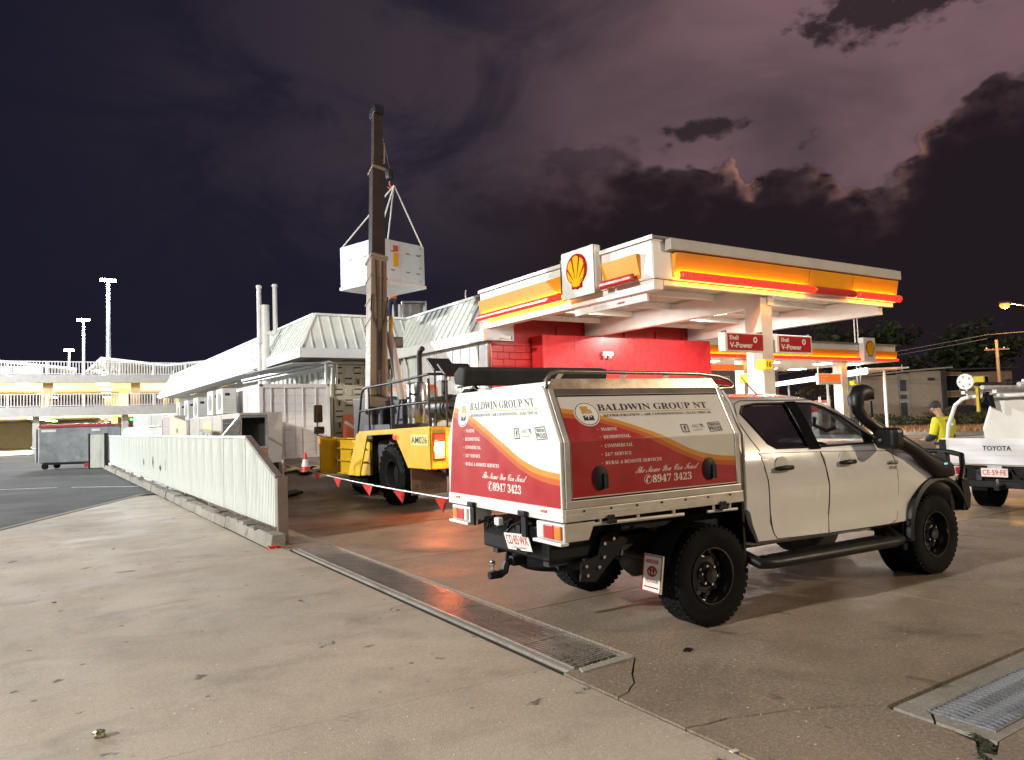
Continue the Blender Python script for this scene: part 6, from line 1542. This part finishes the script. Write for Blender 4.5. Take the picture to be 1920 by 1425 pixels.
def person(loc, rz, label, shirt, lower, cap, arm='fold', nod=.0):
    p = empty('person', loc, rz, label, 'person')
    hd = (0, .06+nod*.6, 1.62-nod*.15)
    J = dict(pel=(0, 0, .95), sp=(0, -.01, 1.10), ch=(0, -.005, 1.30), nk=(0, .02, 1.46), n2=(0, .035+nod*.25, 1.52), h0=(0, .05+nod*.45, 1.58-nod*.08), h1=(0, hd[1]+.005, 1.66-nod*.15), h2=(0, hd[1]-.0+nod*.15, 1.73-nod*.16))
    Rr = dict(pel=(.15, .105), sp=(.135, .095), ch=(.155, .105), nk=.06, n2=.055, h0=(.068, .075), h1=(.078, .095), h2=(.060, .075))
    E_ = [('pel', 'sp'), ('sp', 'ch'), ('ch', 'nk'), ('nk', 'n2'), ('n2', 'h0'), ('h0', 'h1'), ('h1', 'h2')]
    for s_, k in ((-1, 'l'), (1, 'r')):
        if arm == 'fold': A_ = [(s_*.19, -.01, 1.40), (s_*.255, .02, 1.12), (s_*.17, .25, 1.05), (s_*.13, .33, 1.06)]
        else: A_ = [(s_*.19, -.01, 1.40), (s_*.30, .05, 1.16), (s_*.30, .26, 1.22), (s_*.29, .36, 1.27)]
        L_ = [(s_*.095, 0, .90), (s_*.11, .02, .50), (s_*.115, -.01, .09), (s_*.12, .10, .04)]
        for n_, q, r in zip(('sh', 'el', 'wr', 'pa'), A_, (.062, .045, .032, (.036, .022))): J[n_+k] = q; Rr[n_+k] = r
        for n_, q, r in zip(('hp', 'kn', 'an', 'to'), L_, (.095, .062, .042, (.045, .035))): J[n_+k] = q; Rr[n_+k] = r
        E_ += [('ch', 'sh'+k), ('sh'+k, 'el'+k), ('el'+k, 'wr'+k), ('wr'+k, 'pa'+k), ('pel', 'hp'+k), ('hp'+k, 'kn'+k), ('kn'+k, 'an'+k), ('an'+k, 'to'+k)]
        w_ = Vector(A_[3]); d_ = (Vector(A_[3])-Vector(A_[2])).normalized(); sd = Vector((1, 0, 0))
        for f_ in range(4):
            b_ = w_+sd*((f_-1.5)*.020); ln = (.07, .08, .075, .058)[f_]
            J['f%d%sa' % (f_, k)] = tuple(b_+d_*.03); J['f%d%sb' % (f_, k)] = tuple(b_+d_*(.03+ln*.55)+Vector((0, 0, -.012))); J['f%d%sc' % (f_, k)] = tuple(b_+d_*(.03+ln*.85)+Vector((0, 0, -.035)))
            for c_ in 'abc': Rr['f%d%s%s' % (f_, k, c_)] = .0085
            E_ += [('pa'+k, 'f%d%sa' % (f_, k)), ('f%d%sa' % (f_, k), 'f%d%sb' % (f_, k)), ('f%d%sb' % (f_, k), 'f%d%sc' % (f_, k))]
        tb = Vector(A_[2]).lerp(w_, .7); J['t%sa' % k] = tuple(tb+sd*(-s_*.035)+d_*.02); J['t%sb' % k] = tuple(tb+sd*(-s_*.05)+d_*.06); Rr['t%sa' % k] = .010; Rr['t%sb' % k] = .008
        E_ += [('wr'+k, 't%sa' % k), ('t%sa' % k, 't%sb' % k)]
    skinfig('body', {k: J[k] for k in J}, E_, Rr, skinm, p, 'pel')
    S = {k: J[k] for k in ('pel', 'sp', 'ch', 'nk', 'shl', 'ell', 'shr', 'elr')}
    for k in 'lr': S['m'+k] = tuple(Vector(J['el'+k]).lerp(Vector(J['wr'+k]), .55))
    SE = [('pel', 'sp'), ('sp', 'ch'), ('ch', 'nk')]+[e for k in 'lr' for e in (('ch', 'sh'+k), ('sh'+k, 'el'+k), ('el'+k, 'm'+k))]
    SR = dict(pel=(.182, .135), sp=(.172, .125), ch=(.188, .135), nk=.078, shl=.085, shr=.085, ell=.064, elr=.064, ml=.052, mr=.052)
    skinfig('shirt', S, SE, SR, shirt, p, 'pel')
    if lower is not None:
        C_ = {k: S[k] for k in ('ell', 'ml')}; 
        for k in 'lr':
            q0 = Vector(J['sh'+k]).lerp(Vector(J['el'+k]), .75)
            skinfig('sleeve_cuff', {'a': tuple(q0), 'b': J['el'+k], 'c': tuple(Vector(J['el'+k]).lerp(Vector(J['wr'+k]), .75))}, [('a', 'b'), ('b', 'c')], {'a': .073, 'b': .070, 'c': .054}, lower, p, 'a')
    T_ = {k: J[k] for k in ('pel', 'hpl', 'knl', 'anl', 'hpr', 'knr', 'anr')}; T_['w'] = (0, 0, 1.06)
    skinfig('trousers', T_, [('w', 'pel')]+[e for k in 'lr' for e in (('pel', 'hp'+k), ('hp'+k, 'kn'+k), ('kn'+k, 'an'+k))], dict(w=(.168, .125), pel=(.178, .135), hpl=.112, hpr=.112, knl=.080, knr=.080, anl=.072, anr=.072), M('navy_trousers', (.015, .016, .035), .8), p, 'pel')
    for k in 'lr':
        a_ = Vector(J['an'+k]); skinfig('boot', {'a': tuple(a_+Vector((0, 0, .10))), 'b': tuple(a_+Vector((0, -.01, -.03))), 'c': tuple(Vector(J['to'+k])+Vector((0, .05, .005)))}, [('a', 'b'), ('b', 'c')], {'a': .06, 'b': .06, 'c': (.05, .042)}, M('boot_brown', (.06, .04, .025), .7), p, 'a')
    h1 = Vector(J['h1']); 
    MB().lathe([(.088, -.02), (.096, .02), (.092, .06), (.065, .10), (.03, .115), (0, .118)], h1+Vector((0, -.005, .0)), (0, nod*.6, 1), 18).build('cap', cap, p, smooth=60)
    MB().prism([(-.07, .06), (.07, .06), (.055, .16), (0, .18), (-.055, .16)], 'z', h1.z-.005, h1.z+.008).build('cap_peak', cap, p).location = (0, h1.y, 0)
    for s_ in (-1, 1): MB().lathe([(0, 0), (.022, .004), (.026, .012), (0, .016)], h1+Vector((s_*.078, -.01, -.035)), (s_, -.2, 0), 10).build('ear', skinm, p, smooth=60)
    for s_ in (-1, 1): MB().lathe([(0, 0), (.012, .002), (0, .008)], h1+Vector((s_*.032, .088, -.02)), (0, 1, 0), 8).build('eye', M('eye_dark', (.02, .02, .02), .2), p)
    MB().lathe([(.014, 0), (.012, .012), (0, .026)], h1+Vector((0, .085, -.045)), (0, 1, -.2), 8).build('nose', skinm, p, smooth=60)
    MB().box(-.022, .022, h1.y+.083, h1.y+.090, h1.z-.083, h1.z-.076).build('mouth', M('lip', (.25, .09, .07), .6), p)
    return p
hv = M('hi_vis_yellow', (.62, .60, .02), .7, var=.08, bump=.2, bscale=14)
pr = person((13.45, 6.80, 0), R(-10), 'person in yellow hi vis shirt and dark cap seen from behind', hv, M('navy_cuff', (.015, .016, .04), .8), M('dark_cap', (.02, .022, .02), .8), 'fold', .12)
MB().obox((.02, -.125, 1.33), (.12, .012, .035), (R(6), 0, 0)).build('shirt_badge', M('badge_mint', (.5, .75, .6), .5, emit=(.6, 1, .8), es=.3), pr)
MB().lathe([(.183, 0), (.186, .02), (.183, .05)], (0, 0, .98), (0, 0, 1), 24).build('belt', M('navy_trousers'), pr).scale = (1, .75, 1)
person((11.1, 25.0, 5.34-.02), R(150), 'person in orange shirt working on the flat roof beside the boom', M('hi_vis_orange', (.75, .16, .03), .7, var=.06), None, M('white_helmet', (.7, .7, .68), .4), 'reach', .05)
# ================================================================== left background: trolley, multi storey car park, light poles
bn = empty('metal_bin', (1.95, 42.3, 0), R(-31), 'large grey steel bin on castors with red top edge', 'bin')
bg_ = M('bin_grey', (.22, .25, .27), .4, .5, var=.12, dirt=(.4, .42, .42), damt=.4, dscale=1.5)
MB().prism([(-1.75, .32), (1.55, .32), (1.60, 2.02), (-1.70, 2.02)], 'y', -.6, .6).build('tub', bg_, bn, bevel=.03)
MB().box(-1.74, 1.64, -.64, .64, 2.025, 2.14).build('red_rim', M('bin_red', (.35, .015, .02), .5, var=.2), bn, bevel=.02)
for k in range(7): MB().obox((-1.5+k*.47, -.3, 2.16), (.32, .5, .05), (R(5), R(random.uniform(-6, 6)), 0)).build('red_lid', M('bin_red'), bn, bevel=.02)
for x in (-1.80, -1.95): MB().box(x, x+.06, -.55, .5, .35, 2.0).build('end_frame', M('bin_frame', (.6, .62, .62), .4, .5), bn)
MB().tube([(-1.98, -.5, 1.0), (-2.2, -.45, 1.1), (-2.2, .4, 1.1), (-1.98, .45, 1.0)], .03, 6).build('push_bar', galv, bn)
for x in (-1.5, 1.35):
    for y_ in (-.5, .5): MB().lathe([(0, -.04), (.15, -.04), (.15, .04), (0, .04)], (x, y_, .15), (0, 1, 0), 18).build('castor', rubber, bn)
MB().box(-1.6, 1.5, -.55, .55, .22, .318).build('under_frame', black, bn)
MB().box(.5, 1.3, -.72, -.62, .08, .28).build('red_pedal', M('bin_red'), bn); MB().box(-1.6, -.9, -.62, -.606, 1.82, 1.94).build('label_strip', M('white_sticker'), bn); MB().box(.8, 1.2, -.62, -.606, 1.80, 1.92).build('label_strip', M('white_sticker'), bn); MB().box(.9, 1.25, -.62, -.606, .86, .94).build('pull_slot', dark, bn, bevel=.01)

conc = M('car_park_concrete', (.46, .45, .42), .7, var=.08, dirt=(.3, .29, .26), damt=.35, dscale=.5)
warmw = M('car_park_inner', (.55, .47, .32), .7, var=.06); colm = M('column_yellow', (.55, .42, .22), .6, var=.1)
rlm = M('railing_white', (.72, .72, .74), .45, var=.04)
cp_ = empty('car_park', (0, 78, 0), 0, 'pale multi storey car park with white railings beyond the asphalt', 'building')
XA, XB = -34, 40
for z0, z1, nm in ((3.35, 4.2, 'parapet_beam'), (6.36, 7.1, 'parapet_beam')): MB().box(XA, XB, 0, .5, z0, z1).build(nm, conc, cp_, bevel=.02)
for z0, z1 in ((3.55, 3.8), (6.55, 6.8)): MB().box(XA, XB, .51, 46, z0, z1).build('deck_slab', warmw, cp_)
MB().box(XA, XB, 45, 45.4, 0, 6.5).build('back_wall', warmw, cp_); MB().box(XA, XB, .6, 45, -.02, .02).build('ground_floor', conc, cp_)
for k in range(10):
    for j in range(4):
        x = -29+k*7.2+ (j % 2)*.0; MB().box(x, x+.55, 1.6+j*11, 2.2+j*11, 0.03, 3.54).build('column', conc if j == 0 else colm, cp_)
        MB().box(x+.8, x+1.6, 1.7+j*11, 2.2+j*11, 3.81, 6.54).build('column', colm, cp_)
for z0, z1 in ((4.2, 5.35), (7.1, 8.3)):
    q = MB(); x = XA
    while x < XB: q.box(x, x+.07, .10, .16, z0+.12, z1-.05); x += .235
    q.build('baluster_row', rlm, cp_, kind='stuff')
    MB().box(XA, XB, .08, .18, z1-.05, z1+.03).build('rail', rlm, cp_); MB().box(XA, XB, .08, .18, z0+.06, z0+.12).build('rail', rlm, cp_)
    for k in range(26): MB().box(XA+k*2.9, XA+k*2.9+.16, .05, .21, z0, z1+.02).build('rail_post', rlm, cp_)
tube_m = M('tube_lamp', (1, 1, 1), .4, emit=(1, .95, .75), es=26); tube_g = M('exit_green', (.1, 1, .3), .4, emit=(.05, 1, .15), es=3)
for lv, z_ in ((0, 3.50), (1, 6.5)):
    for k in range(9):
        for j in range(4):
            x = -21+k*6.5+j*.9; y_ = 4+j*10
            MB().box(x, x+1.2, y_, y_+.12, z_-.06, z_-.005).build('tube_lamp', tube_m, cp_)
    for k in range(4): MB().box(-6+k*7.5, -5.8+k*7.5, 7+k*4, 7.1+k*4, z_-.5, z_-.3).build('exit_sign', tube_g, cp_)
    for k, x in enumerate((-14, 0, 13)):
        lamp_area('car_park_light', (x, 12, z_-.12), (6, 10), 4200, (1, .90, .66), cp_)
# roofs on the top deck
rw = M('deck_roof_white', (.70, .71, .72), .5, var=.04)
for k, pr_ in enumerate(([(3.7, 7.35), (5.4, 9.15), (11.2, 8.50)], [(11.2, 8.50), (17.5, 9.25), (26, 8.4)], [(-22, 9.6), (-3.0, 8.75), (3.4, 8.05)])):
    q = MB(); 
    for (xa, za), (xb, zb) in zip(pr_, pr_[1:]): q.add([(xa, 4, za), (xb, 4, zb), (xb, 22, zb), (xa, 22, za), (xa, 4, za-.22), (xb, 4, zb-.22), (xb, 22, zb-.22), (xa, 22, za-.22)], [(0, 1, 2, 3), (7, 6, 5, 4), (0, 4, 5, 1), (3, 2, 6, 7), (0, 3, 7, 4), (1, 5, 6, 2)])
    q.build('deck_roof', rw, cp_)
    for x in (pr_[0][0]+1, pr_[1][0], pr_[2][0]-1): MB().cyl((x, 6, 6.8), (x, 6, 8.0), .08).build('roof_post', rw, cp_)
for k in range(4): MB().box(5.0+k*.5, 5.6+k*.5, 6+k*3, 6.15+k*3, 7.9, 8.0).build('tube_lamp', tube_m, cp_)
MB().box(-6, .5, .7, 5, 7.1, 7.9).build('parked_trailer', rw, cp_, bevel=.1)
# light poles
head = M('flood_lamp_face', (1, 1, 1), .3, emit=(.92, .97, 1), es=240)
def pole(x, y, z1, r, lab, pw, col_, k=1.):
    p = empty('light_pole', (x, y, 6.8), 0, lab, 'light pole', 'car park light poles'); h = z1-6.8
    MB().cyl((0, 0, 0), (0, 0, h-.1), r, r*.6, 12).build('pole', galv, p, smooth=40)
    MB().box(-.7*k, .7*k, -.05, .05, h-.12, h-.02).build('cross_arm', galv, p)
    for s_ in (-1, 1):
        MB().obox((s_*.42*k, -.1, h), (.7*k, .35*k, .18*k), (R(35), 0, 0)).build('lamp_head', galv, p, bevel=.03)
        MB().obox((s_*.42*k, -.23*k, h-.09*k), (.62*k, .04, .26*k), (R(35), 0, 0)).build('lamp_face', head if col_ is None else M('warm_flood_face', (1, 1, 1), .3, emit=(1, .85, .5), es=120), p)
    L = bpy.data.lights.new('pole_light', 'POINT'); L.energy = pw; L.color = (.85, .93, 1) if col_ is None else (1, .85, .55); L.shadow_soft_size = .5
    o = bpy.data.objects.new('pole_light', L); COL.objects.link(o); o.parent = p; o.location = (0, -1.2, h-.4)
def lamp_post(base, lamp, lab, arm, face):
    p = empty('light_pole', (base[0], base[1], 0), 0, lab, 'light pole')
    MB().cyl((0, 0, 0), (0, 0, lamp.z+.25), .14, .09).build('pole', galv, p, smooth=40)
    d = lamp-Vector((base[0], base[1], 0)); MB().tube([(0, 0, lamp.z+.1), (d.x*.4, d.y*.4, lamp.z+.42), (d.x, d.y, lamp.z+.62)], .05).build('arm', galv, p, smooth=40)
    MB().obox((d.x, d.y, lamp.z+.62), (.5, .5, .12)).build('lamp_head', galv, p, bevel=.03); MB().obox((d.x, d.y, lamp.z+.54), (.4, .4, .03)).build('lamp_face', face, p)
lamp_post((-33.5, 5.5), FLOOD, 'car park floodlight pole out of view beside the apron', 1.5, head)
lamp_post((22.5, -12), SODIUM, 'sodium street lamp out of view by the driveway entrance', 1.5, M('warm_flood_face', (1, 1, 1), .3, emit=(1, .85, .5), es=120))
lamp_post((-21, 54), Vector((-20, 53, 12.5)), 'car park floodlight pole out of view at the far left', 1.5, head)
point('car_park_flood', (-20, 53, 12.4), 42000, (.95, .97, 1), .4)  # unseen floodlight added to light the car park front
pole(6.2, 84, 17.15, .26, 'tallest floodlight pole rising above the car park roof', 14000, None, .95)
pole(5.1, 106, 16.0, .24, 'second floodlight pole farther back on the car park', 9000, None, .95)
pole(4.75, 142, 15.7, .24, 'small distant warm lamp pole behind the car park railing', 5000, 1, 1.0)
# vehicles and white hoarding glimpsed between fence and car park
hw_ = empty('white_hoarding', (6.0, 60, 0), R(-8), 'white sheet hoarding standing beyond the fence end', 'hoarding')
for k in range(8): MB().box(k*1.2, k*1.2+1.18, 0, .06, 0, 2.9).build('panel', whitewall, hw_)
vn = empty('parked_van', (5.2, 50, 0), R(60), 'white van partly hidden behind the fence and plant', 'van')
vb_ = loftbody([(0, [(0, .4), (.8, .4), (.9, .8), (.92, 1.2), (.85, 1.7), (.7, 1.95), (0, 2.0)]), (2.8, [(0, .4), (.8, .4), (.9, .8), (.92, 1.2), (.85, 1.7), (.7, 1.95), (0, 2.0)]), (3.5, [(0, .4), (.8, .4), (.9, .8), (.92, 1.1), (.86, 1.25), (.75, 1.35), (0, 1.42)]), (4.3, [(0, .45), (.7, .45), (.8, .7), (.82, .9), (.78, 1.0), (.7, 1.05), (0, 1.08)])], 3, 3)
vb_.build('body', paint, vn, smooth=40); MB().add([(2.95, -.70, 1.86), (2.95, .70, 1.86), (3.62, .78, 1.36), (3.62, -.78, 1.36)], [(0, 1, 2, 3)]).build('windscreen', tint, vn)
for x in (.8, 3.4):
    for y_ in (-.78, .78): link('wheel', tym, vn, loc=(x, y_, Rw))
# ================================================================== right background
def leafmesh(n, rx, rz, s, seed, base=0., shape=None):
    rnd = random.Random(seed); mb = MB()
    cl = [(rnd.gauss(0, .45), rnd.gauss(0, .45), rnd.gauss(0, .42)) for _ in range(34)]
    for _ in range(n):
        c = rnd.choice(cl); p = Vector((rx*(c[0]+rnd.gauss(0, .16)), rx*(c[1]+rnd.gauss(0, .16)), base+rz*(c[2]+rnd.gauss(0, .14))))
        a = Vector((rnd.gauss(0, 1), rnd.gauss(0, 1), rnd.gauss(0, .6))).normalized(); b = a.cross(Vector((rnd.gauss(0, 1), rnd.gauss(0, 1), rnd.gauss(0, 1)))).normalized()
        k = s*rnd.uniform(.6, 1.4); mb.add([p-a*k, p+b*k*.45, p+a*k, p-b*k*.45], [(0, 1, 2, 3)])
    return mb
leaf = M('dark_foliage', (.045, .06, .020), .7, var=.4, scale=3); leaf2 = M('dry_foliage', (.09, .075, .03), .8, var=.4, scale=3); bark = M('bark', (.12, .09, .065), .9, var=.3)
def tree(loc, h, rx, rz, label, seed, mt, n=2600, s=.28):
    t = empty('tree', loc, 0, label, 'tree', 'trees across the street'); rnd = random.Random(seed)
    tr = MB().tube([(0, 0, 0), (.1, .05, h*.25), (-.05, .1, h*.5), (.05, 0, h*.8)], [.28, .22, .16, .08], 8)
    for k in range(7):
        a = rnd.uniform(0, 6.28); z0 = h*rnd.uniform(.35, .6); tr.tube([(0, 0, z0), (rx*.35*math.cos(a), rx*.35*math.sin(a), z0+rz*.35), (rx*.7*math.cos(a), rx*.7*math.sin(a), z0+rz*.6)], [.11, .07, .03], 6)
    tr.build('trunk', bark, t, smooth=50)
    leafmesh(n, rx, rz, s, seed, h).build('crown', mt, t)
    return t
tree((66, 20.5, 0), 4.6, 3.0, 2.2, 'bushy green tree behind the power pole at the right edge', 3, leaf)
tree((62, 24.5, 0), 2.9, 1.3, 1.2, 'small dark shrubby tree beside the white wall', 5, leaf, 900, .2)
tree((98, 60, 0), 9, 6, 5.0, 'tall dark tree silhouette behind the flats roof', 8, leaf, 2600, .5)
tree((112, 52, 0), 8, 6.5, 5.0, 'wide dark tree silhouette farthest behind the street', 11, leaf, 2600, .5)
tree((57, 40, 0), 3.0, 1.8, 1.5, 'bare branched tree seen under the far canopy', 21, leaf2, 300, .2)
# block of flats
brick = M('pale_brick', (.46, .40, .32), .8, var=.08, dirt=(.28, .22, .15), damt=.4, dscale=.4, bump=.4, bscale=30)
brk2 = M('tan_brick', (.34, .23, .13), .8, var=.1)
AP = empty('apartment_block', (70.4, 43.6, 0), R(-33), 'pale two storey block of flats with tall slit windows', 'building')
def slabwall(x0, x1, y0, y1, z0, z1, nm, mt): MB().box(x0, x1, y0, y1, z0, z1).build(nm, mt, AP)
slabwall(0, 3.95, 0, 6, -.3, 4.85, 'wall', brick); slabwall(5.15, 8.35, 0, 6, -.3, 5.15, 'wall', brick); slabwall(3.96, 5.14, .25, 5.9, -.3, 5.0, 'window_bay', M('bay_frame', (.5, .48, .44), .6))
for z0, z1 in ((.5, 2.1), (2.3, 2.9), (3.1, 4.4)):
    f = MB().box(4.15, 4.95, .17, .245, z0, z1).build('window', M('flat_frame', (.55, .53, .5), .5), AP); MB().box(4.22, 4.88, .155, .168, z0+.07, z1-.07).build('pane', M('flat_pane', (.10, .12, .13), .15), f)
slabwall(8.36, 8.75, -.3, 6, -.3, 5.3, 'fin_wall', M('dark_fin', (.06, .055, .05), .7))
slabwall(8.76, 11.2, 1.2, 6, -.3, 5.1, 'wall', brk2); slabwall(11.25, 16, .6, 6, -.3, 4.9, 'wall', brk2)
for x0, x1, z0, z1 in ((9.0, 10.9, 3.0, 4.7), (9.0, 10.9, .2, 2.5), (12.0, 13.6, 3.2, 4.5), (12.0, 13.6, .6, 2.2)):
    f = MB().box(x0, x1, .52 if x0 > 11 else 1.1, .595 if x0 > 11 else 1.195, z0, z1).build('window', MATS['flat_frame'], AP); y_ = .505 if x0 > 11 else 1.085
    MB().box(x0+.08, x1-.08, y_, y_+.012, z0+.08, z1-.08).build('pane', M('dark_pane', (.02, .022, .025), .1), f)
text('flat_number', sansb('3'), (9.4, 1.08, 2.75), (1, 0, 0), (0, 0, 1), .25, .35, M('number_white', (.7, .7, .68), .5), AP)
MB().prism([(-.6, 4.72), (4.6, 5.12), (9.3, 5.36), (9.3, 5.50), (4.6, 5.26), (-.6, 4.86)], 'y', -.6, 6.5).build('roof', M('flat_roof_edge', (.42, .40, .36), .5), AP)
MB().box(9.31, 16.3, 0, 6.4, 5.15, 5.28).build('roof', M('dark_fin'), AP); MB().cyl((5.0, 1, 5.2), (5.0, 1, 5.95), .05).build('roof_vent_pipe', white, AP)
MB().box(7.0, 7.6, -.2, -.005, 4.2, 4.45).build('wall_bracket', M('dark_fin'), AP)
# dark flats behind the far canopy
DB = empty('apartment_block', (58, 58, 0), R(-33), 'dark flats behind the far canopy with small windows', 'building')
MB().box(-6, 12, 0, 6, 0, 7.0).build('wall', M('dark_flats_wall', (.16, .13, .11), .8, var=.1), DB)  # dark brown-grey wall colour
for k in range(8):
    for z_ in (1.2, 4.2):
        f = MB().box(-5+k*2.1, -3.8+k*2.1, -.06, -.005, z_, z_+1.4).build('window', MATS['flat_frame'], DB); MB().box(-4.9+k*2.1, -3.9+k*2.1, -.075, -.061, z_+.1, z_+1.3).build('pane', MATS['dark_pane'] if k % 3 else M('lit_pane', (.6, .4, .2), .4, emit=(1, .6, .25), es=.5), f)
MB().box(-6.5, 12.5, -.6, 6.5, 7.01, 7.2).build('roof', MATS['dark_fin'], DB)
# low white wall, hedge, grass verge, parked car
lw2 = empty('garden_wall', (72, 31.5, 0), R(-33), 'long low white garden wall behind the person', 'wall')
for k in range(6): MB().box(k*2.4, k*2.4+2.38, 0, .25, 0, 2.1-.05*k).build('panel', whitewall, lw2)
def hedge(p0, p1, w, h, n, lab, seed, mt):
    rnd = random.Random(seed); mb = MB(); p0, p1 = Vector(p0), Vector(p1)
    for _ in range(n):
        t = rnd.random(); p = p0.lerp(p1, t)+Vector((rnd.gauss(0, w*.4), rnd.gauss(0, w*.4), 0)); z = h*(.25+.75*rnd.random()**.7)*(.75+.35*math.sin(t*37+seed)*math.sin(t*13))
        a = Vector((rnd.gauss(0, 1), rnd.gauss(0, 1), rnd.gauss(0, 1))).normalized(); b = a.orthogonal().normalized(); k = rnd.uniform(.08, .2)
        q = Vector((p.x, p.y, .1+z)); mb.add([q-a*k, q+b*k*.4, q+a*k, q-b*k*.4], [(0, 1, 2, 3)])
    tag(mb.build('hedge', mt), lab, 'hedge')
hedge((58, 36.5, 0), (62, 23, 0), 1.2, 1.0, 2600, 'low dark hedge along the verge before the flats', 2, leaf)
hedge((62.5, 23, 0), (65, 14, 0), 1.0, .8, 1600, 'low brownish hedge behind the person and tray ute', 4, leaf2)
gm = MB(); rnd = random.Random(9)
for _ in range(2600):
    x, y_ = rnd.uniform(44, 56), rnd.uniform(8, 40); h = rnd.uniform(.08, .30); a = rnd.uniform(0, 6.28); gm.add([(x, y_, .1), (x+.05*math.cos(a), y_+.05*math.sin(a), .1), (x+rnd.gauss(0, .08), y_+rnd.gauss(0, .08), .1+h)], [(0, 1, 2)])
gm.build('grass', M('dry_grass', (.30, .20, .09), .9, var=.3), None, kind='stuff')
pc = empty('parked_car', (68.2, 34.2, .1), R(-40), 'dark hatchback parked by the wall of the flats', 'car')
cb_ = loftbody([(0, [(0, .3), (.7, .3), (.8, .5), (.82, .75), (.78, .9), (.6, 1.05), (0, 1.1)]), (.7, [(0, .25), (.75, .25), (.85, .5), (.87, .8), (.8, 1.0), (.62, 1.40), (0, 1.46)]), (2.2, [(0, .25), (.75, .25), (.85, .5), (.87, .8), (.8, 1.0), (.64, 1.40), (0, 1.46)]), (3.1, [(0, .25), (.75, .25), (.85, .5), (.87, .75), (.82, .9), (.7, .98), (0, 1.03)]), (4.1, [(0, .35), (.65, .35), (.72, .5), (.74, .62), (.7, .7), (.6, .76), (0, .8)])], 3, 3)
cb_.build('body', M('dark_car_paint', (.05, .045, .045), .25, coat=.5), pc, smooth=40)
MB().add([(.75, -.80, 1.02), (2.6, -.80, 1.0), (2.2, -.66, 1.36), (.95, -.66, 1.36)], [(0, 1, 2, 3)]).build('window', tint, pc)
for x in (.75, 3.2):
    for y_ in (-.78, .78): link('wheel', tym, pc, loc=(x, y_, .30)).scale = (.78, .8, .78)
for y_ in (-.6, .6): MB().box(-.02, .02, y_-.12, y_+.12, .6, .78).build('tail_light', M('tail_light_red'), pc)
# power pole, wires, masts, street lamp
pp_ = empty('power_pole', (58, 25.2, 0), 0, 'timber power pole with crossarm behind the tray ute', 'power pole')
MB().cyl((0, 0, 0), (-.1, 0, 6.2), .13, .10).build('pole', M('pole_timber', (.30, .24, .18), .8), pp_, smooth=40); MB().beam((-.6, .6, 5.5), (.4, -.6, 5.5), .1, .12).build('cross_arm', bark, pp_)
for s_ in (-.5, .3): MB().lathe([(0, 0), (.05, 0), (.03, .06), (.05, .1), (0, .14)], (s_, -s_, 5.56), (0, 0, 1), 10).build('insulator', white, pp_)
wm = M('wire', (.10, .09, .085), .6)
def wire(a, b, sag, lab, r=.03):
    a, b = Vector(a), Vector(b); tag(MB().tube([a.lerp(b, t/16)-Vector((0, 0, sag*4*(t/16)*(1-t/16))) for t in range(17)], r, 5).build('overhead_wire', wm), lab, 'wire')
wire((57.6, 25.6, 6.6), (62, 60, 5.0), .25, 'upper overhead wire running left from the power pole'); wire((57.5, 25.6, 6.3), (62, 60, 4.8), .3, 'lower overhead wire running left from the power pole')
wire((57.6, 25.6, 6.6), (70, -10, 7.6), .3, 'overhead wire running right from the power pole')
for k, (x, y_, zt) in enumerate(((56, 34.8, 9.3), (56.2, 34.65, 9.0))): tag(MB().cyl((x, y_, 0), (x, y_, zt), .05).build('slim_mast', galv), ['left of two slim masts above the far canopy', 'right of two slim masts above the far canopy'][k], 'mast')
SL = empty('street_lamp', (56.5, 20.6, 0), 0, 'orange sodium street lamp on an angled arm at the right', 'street lamp')
MB().cyl((0, 0, 0), (0, 0, 7.5), .11, .08).build('pole', galv, SL, smooth=40); MB().tube([(0, 0, 7.4), (-.35, .8, 7.85), (-1.1, 2.6, 8.40)], .05, 8).build('arm', M('pole_paint', (.2, .19, .18), .6), SL, smooth=50)
MB().obox((-1.2, 2.8, 8.46), (.28, .7, .14), (0, 0, R(24))).build('lamp_head', darksteel, SL, bevel=.03)
MB().lathe([(0, -.36), (.22, -.28), (.32, -.1), (.25, 0), (0, 0)], (-1.2, 2.8, 8.39), (0, 0, 1), 16).build('lamp_bowl', M('sodium_bowl', (.25, .05, .01), .3, emit=(1, .26, .04), es=1.7), SL, smooth=60)
L = bpy.data.lights.new('sodium_light', 'POINT'); L.energy = 1300; L.color = (1, .50, .16); L.shadow_soft_size = .15
o = bpy.data.objects.new('sodium_light', L); COL.objects.link(o); o.parent = SL; o.location = (-1.2, 2.75, 7.9)
